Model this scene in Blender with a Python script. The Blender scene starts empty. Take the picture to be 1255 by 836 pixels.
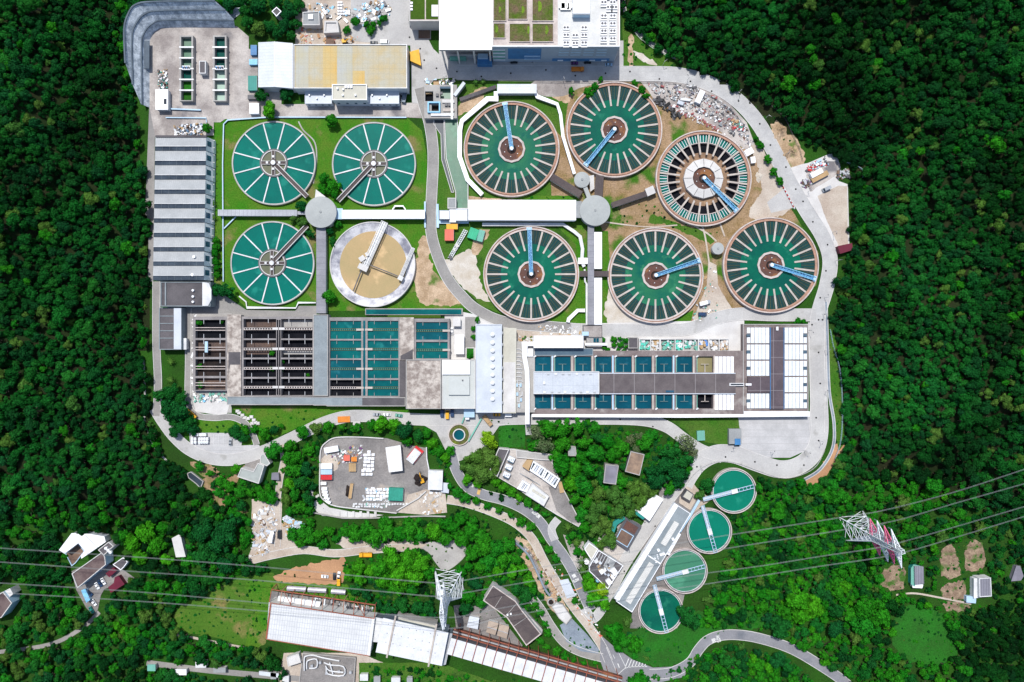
import bpy, bmesh, math, random
from mathutils import Vector, Matrix, noise
import numpy as np
random.seed(7)
PI = math.pi
scene = bpy.context.scene
C = scene.collection

# ------------------------------------------------------------------ camera, sky, sun, exposure
S = 0.5                       # metres on the ground per pixel of the survey photograph
CAMH = 418.3                  # drone height above the plant
cam = bpy.data.cameras.new("camera"); cam.lens = 24; cam.sensor_width = 36
cam.clip_start = 1; cam.clip_end = 6000
camo = bpy.data.objects.new("camera", cam); C.objects.link(camo)
camo.location = (0, 0, CAMH); camo.rotation_euler = (0, 0, 0)
scene.camera = camo
SUN_EL, SUN_AZ = math.radians(62), math.radians(-16)      # azimuth from +Y (image top), clockwise
w = bpy.data.worlds.new("World"); scene.world = w; w.use_nodes = True
nt = w.node_tree; bg = nt.nodes["Background"]
sky = nt.nodes.new("ShaderNodeTexSky"); sky.sky_type = 'NISHITA'; sky.sun_disc = False
sky.sun_elevation = SUN_EL; sky.sun_rotation = SUN_AZ; sky.air_density = 1.0; sky.dust_density = 1.5
nt.links.new(sky.outputs[0], bg.inputs[0]); bg.inputs[1].default_value = 0.145
sl = bpy.data.lights.new("sun", 'SUN'); sl.energy = 4.0; sl.angle = math.radians(0.5); sl.color = (1, .98, .95)
so = bpy.data.objects.new("sun", sl); C.objects.link(so)
sd = Vector((math.sin(SUN_AZ) * math.cos(SUN_EL), math.cos(SUN_AZ) * math.cos(SUN_EL), math.sin(SUN_EL)))
so.rotation_euler = sd.to_track_quat('Z', 'Y').to_euler(); so.location = (0, 0, 300)
scene.view_settings.view_transform = 'Standard'; scene.view_settings.look = 'None'
scene.view_settings.exposure = 0.07; scene.view_settings.gamma = 1.0
scene.view_settings.use_curve_mapping = False

# ------------------------------------------------------------------ survey helpers
CX, CY = 627.5, 418.0
def P(px, py, z=0.0):
    f = (CAMH - z) / CAMH * S
    return Vector(((px - CX) * f, (CY - py) * f, z))
def PP(poly, z=0.0): return [P(x, y, z).xy for x, y in poly]
def rect(x0, y0, x1, y1): return [(x0, y0), (x1, y0), (x1, y1), (x0, y1)]
def smooth(pts, n=5, closed=False):
    pts = [Vector(p) for p in pts]; out = []; m = len(pts)
    rng = range(m if closed else m - 1)
    for i in rng:
        if closed: p0, p1, p2, p3 = pts[i-1], pts[i], pts[(i+1) % m], pts[(i+2) % m]
        else: p0, p1, p2, p3 = pts[max(i-1, 0)], pts[i], pts[i+1], pts[min(i+2, m-1)]
        for k in range(n):
            t = k / n
            out.append(0.5 * ((2*p1) + (p2-p0)*t + (2*p0-5*p1+4*p2-p3)*t*t + (3*p1-p0-3*p2+p3)*t**3))
    if not closed: out.append(pts[-1])
    return out
def area(p): return sum(p[i-1][0]*p[i][1] - p[i][0]*p[i-1][1] for i in range(len(p))) / 2
def inside(pt, poly):
    x, y = pt; c = False; j = len(poly) - 1
    for i in range(len(poly)):
        xi, yi = poly[i]; xj, yj = poly[j]
        if (yi > y) != (yj > y) and x < (xj-xi)*(y-yi)/(yj-yi)+xi: c = not c
        j = i
    return c

# terrain: the plant stands on a levelled platform, wooded hills rise left, right and behind
FLAT = [(-1400,640),(150,640),(236,605),(190,560),(176,500),(182,300),(168,150),(145,75),(148,-40),(260,-60),(300,-85),(760,-85),(765,10),(835,80),
        (905,112),(965,165),(1045,190),(1048,330),(1022,400),(1034,540),(1080,600),(1300,640),(2700,680),(2700,2600),(-1400,2600)]
_F = np.array([((x-CX)*S, (CY-y)*S) for x, y in FLAT])
def _dist(X, Y):
    d = np.full(X.shape, 1e9); ins = np.zeros(X.shape, bool); n = len(_F)
    for i in range(n):
        ax, ay = _F[i-1]; bx, by = _F[i]; dx, dy = bx-ax, by-ay
        t = np.clip(((X-ax)*dx+(Y-ay)*dy)/(dx*dx+dy*dy), 0, 1)
        d = np.minimum(d, np.hypot(X-ax-t*dx, Y-ay-t*dy))
        cond = ((ay > Y) != (by > Y))
        with np.errstate(divide='ignore', invalid='ignore'):
            cr = X < (bx-ax)*(Y-ay)/(by-ay if by != ay else 1e-9)+ax
        ins ^= (cond & cr)
    return np.where(ins, 0, d)
def TZ(X, Y):
    X = np.asarray(X, float); Y = np.asarray(Y, float)
    d = np.maximum(_dist(X, Y) - 3, 0)
    h = 0.42*d; h = 75*np.tanh(h/75)
    h = h * (1 + 0.10*np.sin(X/37+1)*np.cos(Y/41) + 0.06*np.sin(X/17+Y/23))
    h = h + np.tanh(d/45)*(5.5*np.sin(X/19+1.7*np.sin(Y/31))*np.cos(Y/23+X/47) + 3*np.sin(X/9+Y/13)*np.sin(Y/11-X/29))
    return np.maximum(h, 0)
def PT(px, py, dz=0):
    z = 0.0
    for _ in range(4):
        p = P(px, py, z + dz); z = float(TZ(p.x, p.y))
    p = P(px, py, z + dz); return Vector((p.x, p.y, z))

# ------------------------------------------------------------------ materials
class Mats(dict):
    def __missing__(s, k): s[k] = bpy.data.materials.new(k); s[k].use_nodes = True; return s[k]
M = Mats()
def mat(name, col, rough=.8, col2=None, scale=.15, spec=.3, metal=0, fine=0, bump=0, stretch=None, contrast=(.35,.65), patch=None):
    m = M[name]; t = m.node_tree; N = t.nodes; L = t.links
    b = N["Principled BSDF"]; b.inputs["Roughness"].default_value = rough
    b.inputs["Specular IOR Level"].default_value = spec; b.inputs["Metallic"].default_value = metal
    c = (*col, 1)
    if col2 is None: col2 = tuple(v*.78 for v in col)
    geo = N.new("ShaderNodeNewGeometry"); mp = N.new("ShaderNodeMapping"); L.new(geo.outputs["Position"], mp.inputs[0])
    if stretch: mp.inputs["Scale"].default_value = stretch
    nz = N.new("ShaderNodeTexNoise"); nz.inputs["Scale"].default_value = scale; nz.inputs["Detail"].default_value = 7
    nz.inputs["Roughness"].default_value = .62; L.new(mp.outputs[0], nz.inputs["Vector"])
    rp = N.new("ShaderNodeValToRGB"); rp.color_ramp.elements[0].position = contrast[0]; rp.color_ramp.elements[1].position = contrast[1]
    rp.color_ramp.elements[0].color = (*col2, 1); rp.color_ramp.elements[1].color = c
    L.new(nz.outputs["Fac"], rp.inputs[0]); out = rp.outputs[0]
    if patch:            # third colour in larger patches
        n3 = N.new("ShaderNodeTexNoise"); n3.inputs["Scale"].default_value = patch[1]; n3.inputs["Detail"].default_value = 5
        L.new(geo.outputs["Position"], n3.inputs["Vector"])
        r3 = N.new("ShaderNodeValToRGB"); r3.color_ramp.elements[0].position = patch[2]; r3.color_ramp.elements[1].position = patch[2]+.1
        L.new(n3.outputs["Fac"], r3.inputs[0])
        mx3 = N.new("ShaderNodeMix"); mx3.data_type = 'RGBA'; L.new(r3.outputs[0], mx3.inputs[0]); L.new(out, mx3.inputs[6])
        mx3.inputs[7].default_value = (*patch[0], 1); out = mx3.outputs[2]
    if fine:
        n2 = N.new("ShaderNodeTexNoise"); n2.inputs["Scale"].default_value = 1.3; n2.inputs["Detail"].default_value = 4
        L.new(geo.outputs["Position"], n2.inputs["Vector"])
        r2 = N.new("ShaderNodeMapRange"); r2.inputs[1].default_value = .3; r2.inputs[2].default_value = .7
        r2.inputs[3].default_value = 1-fine; r2.inputs[4].default_value = 1+fine; L.new(n2.outputs["Fac"], r2.inputs[0])
        mx = N.new("ShaderNodeVectorMath"); mx.operation = 'SCALE'; L.new(out, mx.inputs[0]); L.new(r2.outputs[0], mx.inputs["Scale"]); out = mx.outputs[0]
        if bump:
            bp = N.new("ShaderNodeBump"); bp.inputs["Strength"].default_value = bump; bp.inputs["Distance"].default_value = .4
            L.new(n2.outputs["Fac"], bp.inputs["Height"]); L.new(bp.outputs[0], b.inputs["Normal"])
    L.new(out, b.inputs["Base Color"]); M[name] = m; return m
def mat_lines(name, col, line, pitch, axis='X', width=.12, rough=.6, rot=0, col2=None, pitch2=None, metal=0):
    """a surface with seams every `pitch` metres (roof sheets, slab joints)"""
    m = mat(name, col, rough, col2 or tuple(v*.85 for v in col), .12, .3, metal, .08); t = m.node_tree; N = t.nodes; L = t.links
    b = N["Principled BSDF"]; src = b.inputs["Base Color"].links[0].from_socket
    geo = N.new("ShaderNodeNewGeometry"); mp = N.new("ShaderNodeMapping"); mp.inputs["Rotation"].default_value = (0, 0, rot)
    L.new(geo.outputs["Position"], mp.inputs[0]); sx = N.new("ShaderNodeSeparateXYZ"); L.new(mp.outputs[0], sx.inputs[0])
    def seam(o, p):
        d = N.new("ShaderNodeMath"); d.operation = 'DIVIDE'; L.new(o, d.inputs[0]); d.inputs[1].default_value = p
        f = N.new("ShaderNodeMath"); f.operation = 'FRACT'; L.new(d.outputs[0], f.inputs[0])
        c = N.new("ShaderNodeMath"); c.operation = 'LESS_THAN'; L.new(f.outputs[0], c.inputs[0]); c.inputs[1].default_value = width/p; return c.outputs[0]
    fac = seam(sx.outputs[0 if axis == 'X' else 1], pitch)
    if pitch2:
        f2 = seam(sx.outputs[1 if axis == 'X' else 0], pitch2); mm = N.new("ShaderNodeMath"); mm.operation = 'MAXIMUM'
        L.new(fac, mm.inputs[0]); L.new(f2, mm.inputs[1]); fac = mm.outputs[0]
    mx = N.new("ShaderNodeMix"); mx.data_type = 'RGBA'; L.new(fac, mx.inputs[0]); L.new(src, mx.inputs[6]); mx.inputs[7].default_value = (*line, 1)
    L.new(mx.outputs[2], b.inputs["Base Color"]); return m
mat("terrain", (.022,.085,.008), .95, (.018,.050,.008), .05, .1, fine=.35)
mat("lawn", (.035,.155,.008), .95, (.080,.155,.016), .08, .1, fine=.28, patch=((.17,.155,.055), .07, .58), bump=.4)
mat("meadow", (.075,.145,.018), .95, (.045,.125,.012), .04, .1, fine=.25, patch=((.19,.16,.055), .06, .55))
mat("scrub", (.035,.125,.010), .95, (.07,.13,.02), .06, .1, fine=.3, bump=.5, patch=((.028,.075,.012), .05, .55))
mat("rich_grass", (.018,.135,.012), .95, (.02,.09,.012), .10, .1, fine=.25, bump=.4)
mat("dry_grass", (.20,.135,.055), .95, (.33,.225,.14), .11, .1, fine=.3, patch=((.045,.13,.012), .055, .54))
mat("plot_soil", (.30,.22,.15), .95, (.17,.115,.08), .22, .1, fine=.3, contrast=(.4,.6), patch=((.05,.12,.02), .14, .53))
mat("soil", (.50,.37,.25), .95, (.33,.23,.14), .14, .1, fine=.22, contrast=(.4,.6), patch=((.09,.15,.03), .09, .58))
mat("bare_earth", (.46,.26,.14), .95, (.36,.20,.11), .08, .1, fine=.12)
mat("sand", (.56,.52,.46), .95, (.44,.38,.30), .14, .1, fine=.1)
mat("concrete_road", (.47,.46,.44), .85, (.37,.36,.35), .05, .25, fine=.08, patch=((.33,.32,.30), .11, .60))
mat("old_road", (.30,.285,.265), .9, (.22,.21,.20), .07, .2, fine=.1)
mat("asphalt", (.25,.25,.265), .9, (.19,.19,.205), .06, .2, fine=.1, patch=((.15,.16,.18), .07, .60))
mat("dark_yard", (.150,.140,.135), .9, (.27,.25,.235), .06, .2, fine=.16, patch=((.36,.31,.26), .07, .62))
mat("stained_yard", (.46,.42,.385), .9, (.25,.22,.205), .05, .2, fine=.14, contrast=(.40,.58), patch=((.17,.16,.165), .06, .60))
mat("pale_dirt", (.50,.44,.37), .95, (.38,.31,.25), .08, .1, fine=.12)
mat("terrace_concrete", (.56,.61,.65), .9, (.25,.29,.33), .28, .2, fine=.25, contrast=(.38,.60))
mat("basin_deck", (.29,.27,.265), .85, (.20,.185,.18), .15, .2, fine=.1)
mat("slope_concrete", (.25,.29,.33), .9, (.15,.18,.22), .10, .2, fine=.12)
mat("slope_dark", (.12,.15,.18), .9, (.07,.09,.115), .15, .2, fine=.1)
mat("concrete", (.40,.385,.36), .85, (.29,.275,.26), .10, .25, fine=.08)
mat("pale_concrete", (.60,.585,.56), .85, (.48,.46,.44), .10, .25, fine=.05)
mat("grey_roof", (.30,.31,.31), .8, (.24,.25,.25), .15, .25, fine=.08)
mat("blue_grey", (.25,.285,.30), .8, (.19,.22,.235), .15, .25, fine=.08)
mat("mottled_roof", (.48,.43,.38), .9, (.24,.20,.175), .28, .2, fine=.15, contrast=(.4,.6))
mat("dark_roof", (.075,.070,.075), .9, (.12,.11,.115), .08, .2, fine=.12)
mat("brown_roof", (.105,.085,.080), .9, (.075,.060,.060), .15, .2, fine=.12)
mat("rust_roof", (.20,.13,.09), .9, (.11,.07,.055), .12, .2, fine=.12)
mat("tan_roof", (.52,.50,.42), .85, (.44,.42,.35), .1, .2, fine=.05)
mat("forest_floor", (.012,.030,.007), .95, (.022,.022,.010), .1, .1, fine=.3)
mat("white_paint", (.68,.68,.67), .55, (.50,.505,.51), .18, .35, fine=.03)
mat("bright_white", (.82,.82,.82), .5, (.70,.70,.71), .14, .35, fine=.04, contrast=(.30,.56))
mat("blue_white", (.54,.575,.62), .5, (.44,.475,.52), .1, .35, fine=.03)
mat("pale_blue", (.42,.58,.70), .5, (.34,.48,.60), .2, .35)
mat("blue_paint", (.05,.20,.42), .5, (.04,.15,.32), .3, .35)
mat("sky_blue_steel", (.22,.52,.72), .5, (.16,.40,.58), .5, .35)
mat("grey_steel", (.50,.51,.52), .45, (.38,.39,.40), .3, .4, .3)
mat("dark_steel", (.10,.10,.11), .5, (.07,.07,.08), .3, .3)
mat("terracotta", (.44,.25,.175), .85, (.30,.19,.14), .35, .2, fine=.12)
mat("pink_concrete", (.56,.49,.45), .85, (.40,.34,.31), .25, .2, fine=.08)
mat("beam_beige", (.50,.445,.39), .85, (.38,.33,.29), .2, .2, fine=.06)
mat("hub_brown", (.14,.060,.040), .8, (.08,.05,.045), .15, .2, fine=.2, patch=((.24,.11,.045), .12, .56))
mat("wet_dark", (.014,.012,.013), .8, (.035,.025,.022), .12, .08, fine=.2)
mat("basin_black", (.006,.007,.010), .8, (.012,.012,.016), .2, .04)
mat("rust_sludge", (.13,.085,.065), .9, (.08,.06,.055), .15, .2, fine=.2)
mat("rust_steel", (.34,.10,.055), .75, (.22,.075,.05), .4, .25, fine=.1)
mat("pink_steel", (.72,.14,.26), .6, None, .4, .3)
mat("dull_red", (.33,.08,.08), .7, (.22,.07,.07), .5); mat("dull_blue", (.10,.17,.26), .7, None, .5); mat("dull_green", (.08,.26,.20), .7, None, .5)
mat("white_steel", (.72,.74,.76), .5, (.60,.63,.66), .4, .35)
mat("wire_grey", (.24,.26,.26), .5, (.20,.22,.22), .3, .35)
mat("glass_blue", (.03,.10,.16), .12, (.02,.07,.12), .3, .5)
mat("glass_dark", (.02,.03,.04), .1, None, .3, .5)
mat("rubber", (.02,.02,.02), .8)
mat("yellow_paint", (.75,.38,.02), .5); mat("orange_paint", (.72,.24,.03), .5)
mat("red_paint", (.58,.03,.035), .5); mat("maroon_paint", (.13,.012,.03), .6); mat("coral_paint", (.70,.15,.10), .6)
mat("green_paint", (.03,.42,.22), .55); mat("teal_paint", (.02,.24,.20), .5); mat("mint_paint", (.16,.42,.33), .6)
mat("black_paint", (.02,.022,.026), .4); mat("navy_paint", (.02,.05,.12), .4); mat("roof_white", (.66,.67,.68), .55, (.55,.56,.575), .2, .35, fine=.06)
mat("silver_paint", (.45,.47,.49), .35, metal=.4)
mat("tan_paint", (.45,.30,.15), .6); mat("purple_paint", (.16,.05,.18), .5)
mat("road_paint", (.75,.75,.72), .7); mat("road_yellow", (.65,.42,.15), .7)
mat("bark", (.12,.09,.065), .95, fine=.2)
mat("green_roof_planting", (.065,.115,.012), .95, (.14,.095,.06), .16, .1, fine=.3, bump=.4, patch=((.12,.17,.01), .09, .60))
mat("roof_turf", (.055,.105,.012), .95, (.04,.085,.01), .2, .1, fine=.15)
mat("chequer_tank_floor", (.34,.22,.13), .9, (.16,.10,.07), .08, .2, fine=.2)
mat_lines("sheet_roof_x", (.66,.69,.72), (.45,.48,.52), 1.9, 'X', .22, .5)
mat_lines("sheet_roof_y", (.60,.63,.66), (.46,.49,.52), 1.9, 'Y', .22, .5)
mat_lines("grid_roof", (.62,.625,.62), (.42,.43,.45), 1.5, 'X', .25, .5, rot=.125, pitch2=3.0)
mat_lines("saw_roof", (.37,.385,.39), (.29,.30,.31), 1.2, 'X', .15, .6, col2=(.29,.305,.31))
mat_lines("slab_road", (.46,.455,.44), (.36,.355,.34), 5.0, 'Y', .12, .85, col2=(.36,.355,.35))
mat_lines("slab_yard", (.47,.46,.455), (.34,.33,.32), 4.2, 'Y', .2, .85, col2=(.38,.375,.37))
mat_lines("deck_dark", (.135,.115,.115), (.27,.25,.25), 12.3, 'X', .25, .85, col2=(.09,.075,.078))
mat_lines("cover_strip", (.74,.78,.80), (.62,.66,.68), 4.6, 'Y', .15, .45)
mat_lines("walk_grey", (.27,.27,.295), (.18,.18,.20), 3.6, 'Y', .25, .8, col2=(.20,.20,.22))
mat_lines("walk_grey_x", (.42,.43,.46), (.28,.28,.31), 2.4, 'X', .25, .8, col2=(.32,.33,.36))
mat_lines("skylight", (.62,.61,.57), (.45,.44,.42), 1.0, 'Y', .2, .4, rot=.5)
def water(name, col, col2, scale=.06, rough=.09, contrast=(.35,.65)):
    m = mat(name, col, rough, col2, scale, .16, contrast=contrast, fine=.05, patch=(tuple(c*1.22+.010 for c in col), scale*2.1, .58)); t = m.node_tree
    n = t.nodes.new("ShaderNodeTexNoise"); n.inputs["Scale"].default_value = .9; n.inputs["Detail"].default_value = 3
    bp = t.nodes.new("ShaderNodeBump"); bp.inputs["Strength"].default_value = .08; bp.inputs["Distance"].default_value = .05
    t.links.new(n.outputs["Fac"], bp.inputs["Height"]); t.links.new(bp.outputs[0], t.nodes["Principled BSDF"].inputs["Normal"]); return m
water("water_teal", (.002,.150,.112), (.003,.105,.085), .05, contrast=(.30,.70))
water("water_green", (.004,.120,.070), (.004,.075,.056), .07, contrast=(.36,.62))
water("water_light", (.022,.145,.070), (.005,.095,.068), .07, contrast=(.36,.62))
water("water_deep", (.004,.075,.060), (.005,.055,.045))
water("water_emerald", (.004,.165,.105), (.004,.150,.095))
water("water_olive", (.055,.20,.12), (.045,.165,.10), .04)
water("water_blue", (.004,.095,.115), (.003,.060,.080), .08)
water("water_cyan", (.003,.125,.120), (.002,.070,.082), .07)
water("water_navy", (.003,.075,.110), (.003,.055,.085), .07)
water("water_brown", (.44,.31,.16), (.36,.28,.14), .05)
water("water_channel", (.085,.185,.12), (.14,.22,.16), .10, .3)
water("water_murk", (.15,.155,.10), (.11,.12,.08))
mat("trough_plate", (.008,.052,.052), .7, (.012,.036,.038), .12, .12)

# foliage: one material, the tint differs from tree to tree and clump to clump
def foliage(name, cols, rough=.8, big=0):
    m = bpy.data.materials.new(name); m.use_nodes = True; t = m.node_tree; N = t.nodes; L = t.links; b = N["Principled BSDF"]
    oi = N.new("ShaderNodeObjectInfo"); rp = N.new("ShaderNodeValToRGB"); rp.color_ramp.interpolation = 'LINEAR'
    e = rp.color_ramp.elements
    while len(e) < len(cols): e.new(.5)
    for i, c in enumerate(cols): e[i].position = i/(len(cols)-1); e[i].color = (*c, 1)
    L.new(oi.outputs["Random"], rp.inputs[0])
    tc = N.new("ShaderNodeTexCoord"); n = N.new("ShaderNodeTexNoise"); n.inputs["Scale"].default_value = 3.4; n.inputs["Detail"].default_value = 5
    L.new(tc.outputs["Object"], n.inputs["Vector"])
    r = N.new("ShaderNodeMapRange"); r.inputs[1].default_value = .3; r.inputs[2].default_value = .7; r.inputs[3].default_value = .40; r.inputs[4].default_value = 1.75
    L.new(n.outputs["Fac"], r.inputs[0]); v = N.new("ShaderNodeVectorMath"); v.operation = 'SCALE'
    sc_ = r.outputs[0]
    if big:      # stands of lighter and darker species across the hills
        ge = N.new("ShaderNodeNewGeometry"); nb = N.new("ShaderNodeTexNoise"); nb.inputs["Scale"].default_value = .014; nb.inputs["Detail"].default_value = 3
        L.new(ge.outputs["Position"], nb.inputs["Vector"]); rb = N.new("ShaderNodeMapRange"); rb.inputs[1].default_value = .36; rb.inputs[2].default_value = .66
        rb.inputs[3].default_value = 1-big*.5; rb.inputs[4].default_value = 1+big; L.new(nb.outputs["Fac"], rb.inputs[0])
        mu = N.new("ShaderNodeMath"); mu.operation = 'MULTIPLY'; L.new(sc_, mu.inputs[0]); L.new(rb.outputs[0], mu.inputs[1]); sc_ = mu.outputs[0]
    L.new(rp.outputs[0], v.inputs[0]); L.new(sc_, v.inputs["Scale"]); L.new(v.outputs[0], b.inputs["Base Color"])
    b.inputs["Roughness"].default_value = rough; b.inputs["Specular IOR Level"].default_value = .06
    M[name] = m; return m
foliage("leaf_forest", [(.002,.026,.006),(.003,.042,.006),(.004,.060,.007),(.003,.034,.009),(.008,.072,.008),(.003,.048,.006)], big=.9)
foliage("leaf_dark", [(.004,.062,.014),(.006,.078,.012),(.009,.092,.012)])
foliage("leaf_mid", [(.007,.125,.005),(.020,.160,.006),(.010,.140,.009)])
foliage("leaf_bright", [(.030,.200,.006),(.042,.215,.006),(.022,.170,.006)])
foliage("leaf_lime", [(.13,.28,.008),(.11,.26,.008),(.15,.28,.010)])
foliage("leaf_olive", [(.050,.125,.016),(.062,.130,.020),(.036,.115,.018)])
foliage("leaf_grey", [(.10,.13,.055),(.08,.12,.05),(.11,.14,.06)])

# ------------------------------------------------------------------ mesh building
class MB:
    def __init__(s): s.v = []; s.f = []; s.m = []; s.mi = 0
    def add(s, vs, fs):
        o = len(s.v); s.v += [tuple(v) for v in vs]
        for f in fs: s.f.append([o+i for i in f]); s.m.append(s.mi)
        return s
    def prism(s, poly, z0, z1, bottom=False):
        poly = [tuple(p)[:2] for p in poly]
        if area(poly) < 0: poly = poly[::-1]
        n = len(poly); vs = [(x, y, z0) for x, y in poly] + [(x, y, z1) for x, y in poly]
        fs = [[i, (i+1) % n, n+(i+1) % n, n+i] for i in range(n)] + [list(range(n, 2*n))]
        if bottom: fs.append(list(range(n-1, -1, -1)))
        return s.add(vs, fs)
    def sheet(s, poly, z):
        poly = [tuple(p)[:2] for p in poly]
        if area(poly) < 0: poly = poly[::-1]
        return s.add([(x, y, z) for x, y in poly], [list(range(len(poly)))])
    def box(s, cx, cy, cz, lx, ly, lz, a=0):
        ca, sa = math.cos(a), math.sin(a)
        pl = [(cx+ca*u*lx/2-sa*v*ly/2, cy+sa*u*lx/2+ca*v*ly/2) for u, v in ((-1,-1),(1,-1),(1,1),(-1,1))]
        return s.prism(pl, cz, cz+lz, True)
    def cyl(s, cx, cy, r, z0, z1, n=32, r1=None, cap=None):
        r1 = r if r1 is None else r1; an = [2*PI*i/n for i in range(n)]
        vs = [(cx+r*math.cos(a), cy+r*math.sin(a), z0) for a in an] + [(cx+r1*math.cos(a), cy+r1*math.sin(a), z1) for a in an]
        fs = [[i, (i+1) % n, n+(i+1) % n, n+i] for i in range(n)]
        if cap is not None: vs.append((cx, cy, cap)); fs += [[n+i, n+(i+1) % n, 2*n] for i in range(n)]
        else: fs.append(list(range(n, 2*n)))
        return s.add(vs, fs)
    def ring(s, cx, cy, r0, r1, z0, z1, n=96, zi=None):
        zi = z1 if zi is None else zi; an = [2*PI*i/n for i in range(n)]; vs = []
        for r, z in ((r0, z0), (r0, zi), (r1, z1), (r1, z0)): vs += [(cx+r*math.cos(a), cy+r*math.sin(a), z) for a in an]
        fs = []
        for k in range(3):
            for i in range(n): j = (i+1) % n; fs.append([k*n+i, (k+1)*n+i, (k+1)*n+j, k*n+j][::-1])
        return s.add(vs, fs)
    def bar(s, p, q, w, h=None):
        h = h or w; p = Vector(p); q = Vector(q); d = q-p
        if d.length < 1e-6: return s
        d.normalize(); u = d.cross(Vector((0, 0, 1)))
        if u.length < 1e-3: u = Vector((1, 0, 0))
        u.normalize(); v = u.cross(d); u *= w/2; v *= h/2
        vs = [p-u-v, p+u-v, p+u+v, p-u+v, q-u-v, q+u-v, q+u+v, q-u+v]
        return s.add(vs, [[0,1,5,4],[1,2,6,5],[2,3,7,6],[3,0,4,7],[3,2,1,0],[4,5,6,7]])
    def strip(s, pts, w, z0, z1, w1=None):
        """a slab following a path of 2-D world points"""
        L_, R_ = offs(pts, w/2); return s.prism(L_ + R_[::-1], z0, z1)
    def tube(s, pts, r, n=6):
        pts = [Vector(p) for p in pts]; vs = []
        for i, p in enumerate(pts):
            d = (pts[min(i+1, len(pts)-1)] - pts[max(i-1, 0)]).normalized()
            u = d.cross(Vector((0, 0, 1)))
            if u.length < 1e-3: u = Vector((1, 0, 0))
            u.normalize(); v = u.cross(d)
            vs += [p + u*r*math.cos(2*PI*k/n) + v*r*math.sin(2*PI*k/n) for k in range(n)]
        fs = [[i*n+k, i*n+(k+1) % n, (i+1)*n+(k+1) % n, (i+1)*n+k] for i in range(len(pts)-1) for k in range(n)]
        fs += [list(range(n))[::-1], [len(vs)-n+k for k in range(n)]]
        return s.add(vs, fs)
    def build(s, name, mats, parent=None, smoothed=False, **kw):
        if not s.v: return None
        if isinstance(mats, str): mats = [mats]
        if parent: o_ = world_loc(parent)
        else:
            a = np.array(s.v); o_ = Vector(((a[:,0].min()+a[:,0].max())/2, (a[:,1].min()+a[:,1].max())/2, a[:,2].min()))
        me = bpy.data.meshes.new(name); me.from_pydata([(x-o_.x, y-o_.y, z-o_.z) for x, y, z in s.v], [], s.f); me.update()
        for m in mats: me.materials.append(M[m])
        if len(mats) > 1: me.polygons.foreach_set("material_index", s.m)
        if smoothed: me.polygons.foreach_set("use_smooth", [True]*len(me.polygons))
        ob = bpy.data.objects.new(name, me); C.objects.link(ob)
        if parent: ob.parent = parent; ob.location = (0, 0, 0)
        else: ob.location = o_
        tag(ob, **kw); return ob
def world_loc(o):
    v = Vector((0, 0, 0))
    while o: v += o.location; o = o.parent
    return v
def tag(o, label=None, cat=None, group=None, kind=None):
    if label: o["label"] = label
    if cat: o["category"] = cat
    if group: o["group"] = group
    if kind: o["kind"] = kind
    return o
def thing(name, loc, label, cat, group=None, rz=0):
    o = bpy.data.objects.new(name, None); C.objects.link(o); o.location = loc; o.rotation_euler.z = rz; o.empty_display_size = 1
    return tag(o, label, cat, group)
def copy_tree(o, parent=None):
    c = o.copy(); C.objects.link(c); c.parent = parent
    for ch in list(o.children): copy_tree(ch, c)
    return c
def offs(pts, d):
    pts = [Vector(p[:2]) for p in pts]; L_, R_ = [], []
    for i, p in enumerate(pts):
        a = pts[max(i-1, 0)]; b = pts[min(i+1, len(pts)-1)]; t = (b-a).normalized(); nrm = Vector((-t.y, t.x))
        if 0 < i < len(pts)-1:
            t1 = (p-a).normalized(); n1 = Vector((-t1.y, t1.x)); k = min(1/max(nrm.dot(n1), .5), 2)
        else: k = 1
        L_.append(p + nrm*d*k); R_.append(p - nrm*d*k)
    return L_, R_
def inset(poly, d):
    """move every edge of a CCW or CW polygon inwards by d"""
    poly = [Vector(p) for p in poly]
    if area(poly) < 0: poly = poly[::-1]
    out = []; n = len(poly)
    for i in range(n):
        a, p, b = poly[i-1], poly[i], poly[(i+1) % n]
        e1 = (p-a).normalized(); e2 = (b-p).normalized(); n1 = Vector((-e1.y, e1.x)); n2 = Vector((-e2.y, e2.x))
        k = n1 + n2; k = k / max(k.dot(n1), .35); out.append(p + k*d)
    return out
def parapet(mb, poly, w, z0, z1):
    a = [Vector(p) for p in poly]
    if area(a) < 0: a = a[::-1]
    b = inset(a, w); n = len(a)
    vs = [(p.x, p.y, z0) for p in a] + [(p.x, p.y, z1) for p in a] + [(p.x, p.y, z1) for p in b] + [(p.x, p.y, z0) for p in b]
    fs = []
    for k in range(3):
        for i in range(n): j = (i+1) % n; fs.append([k*n+i, k*n+j, (k+1)*n+j, (k+1)*n+i])
    return mb.add(vs, fs)
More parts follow.
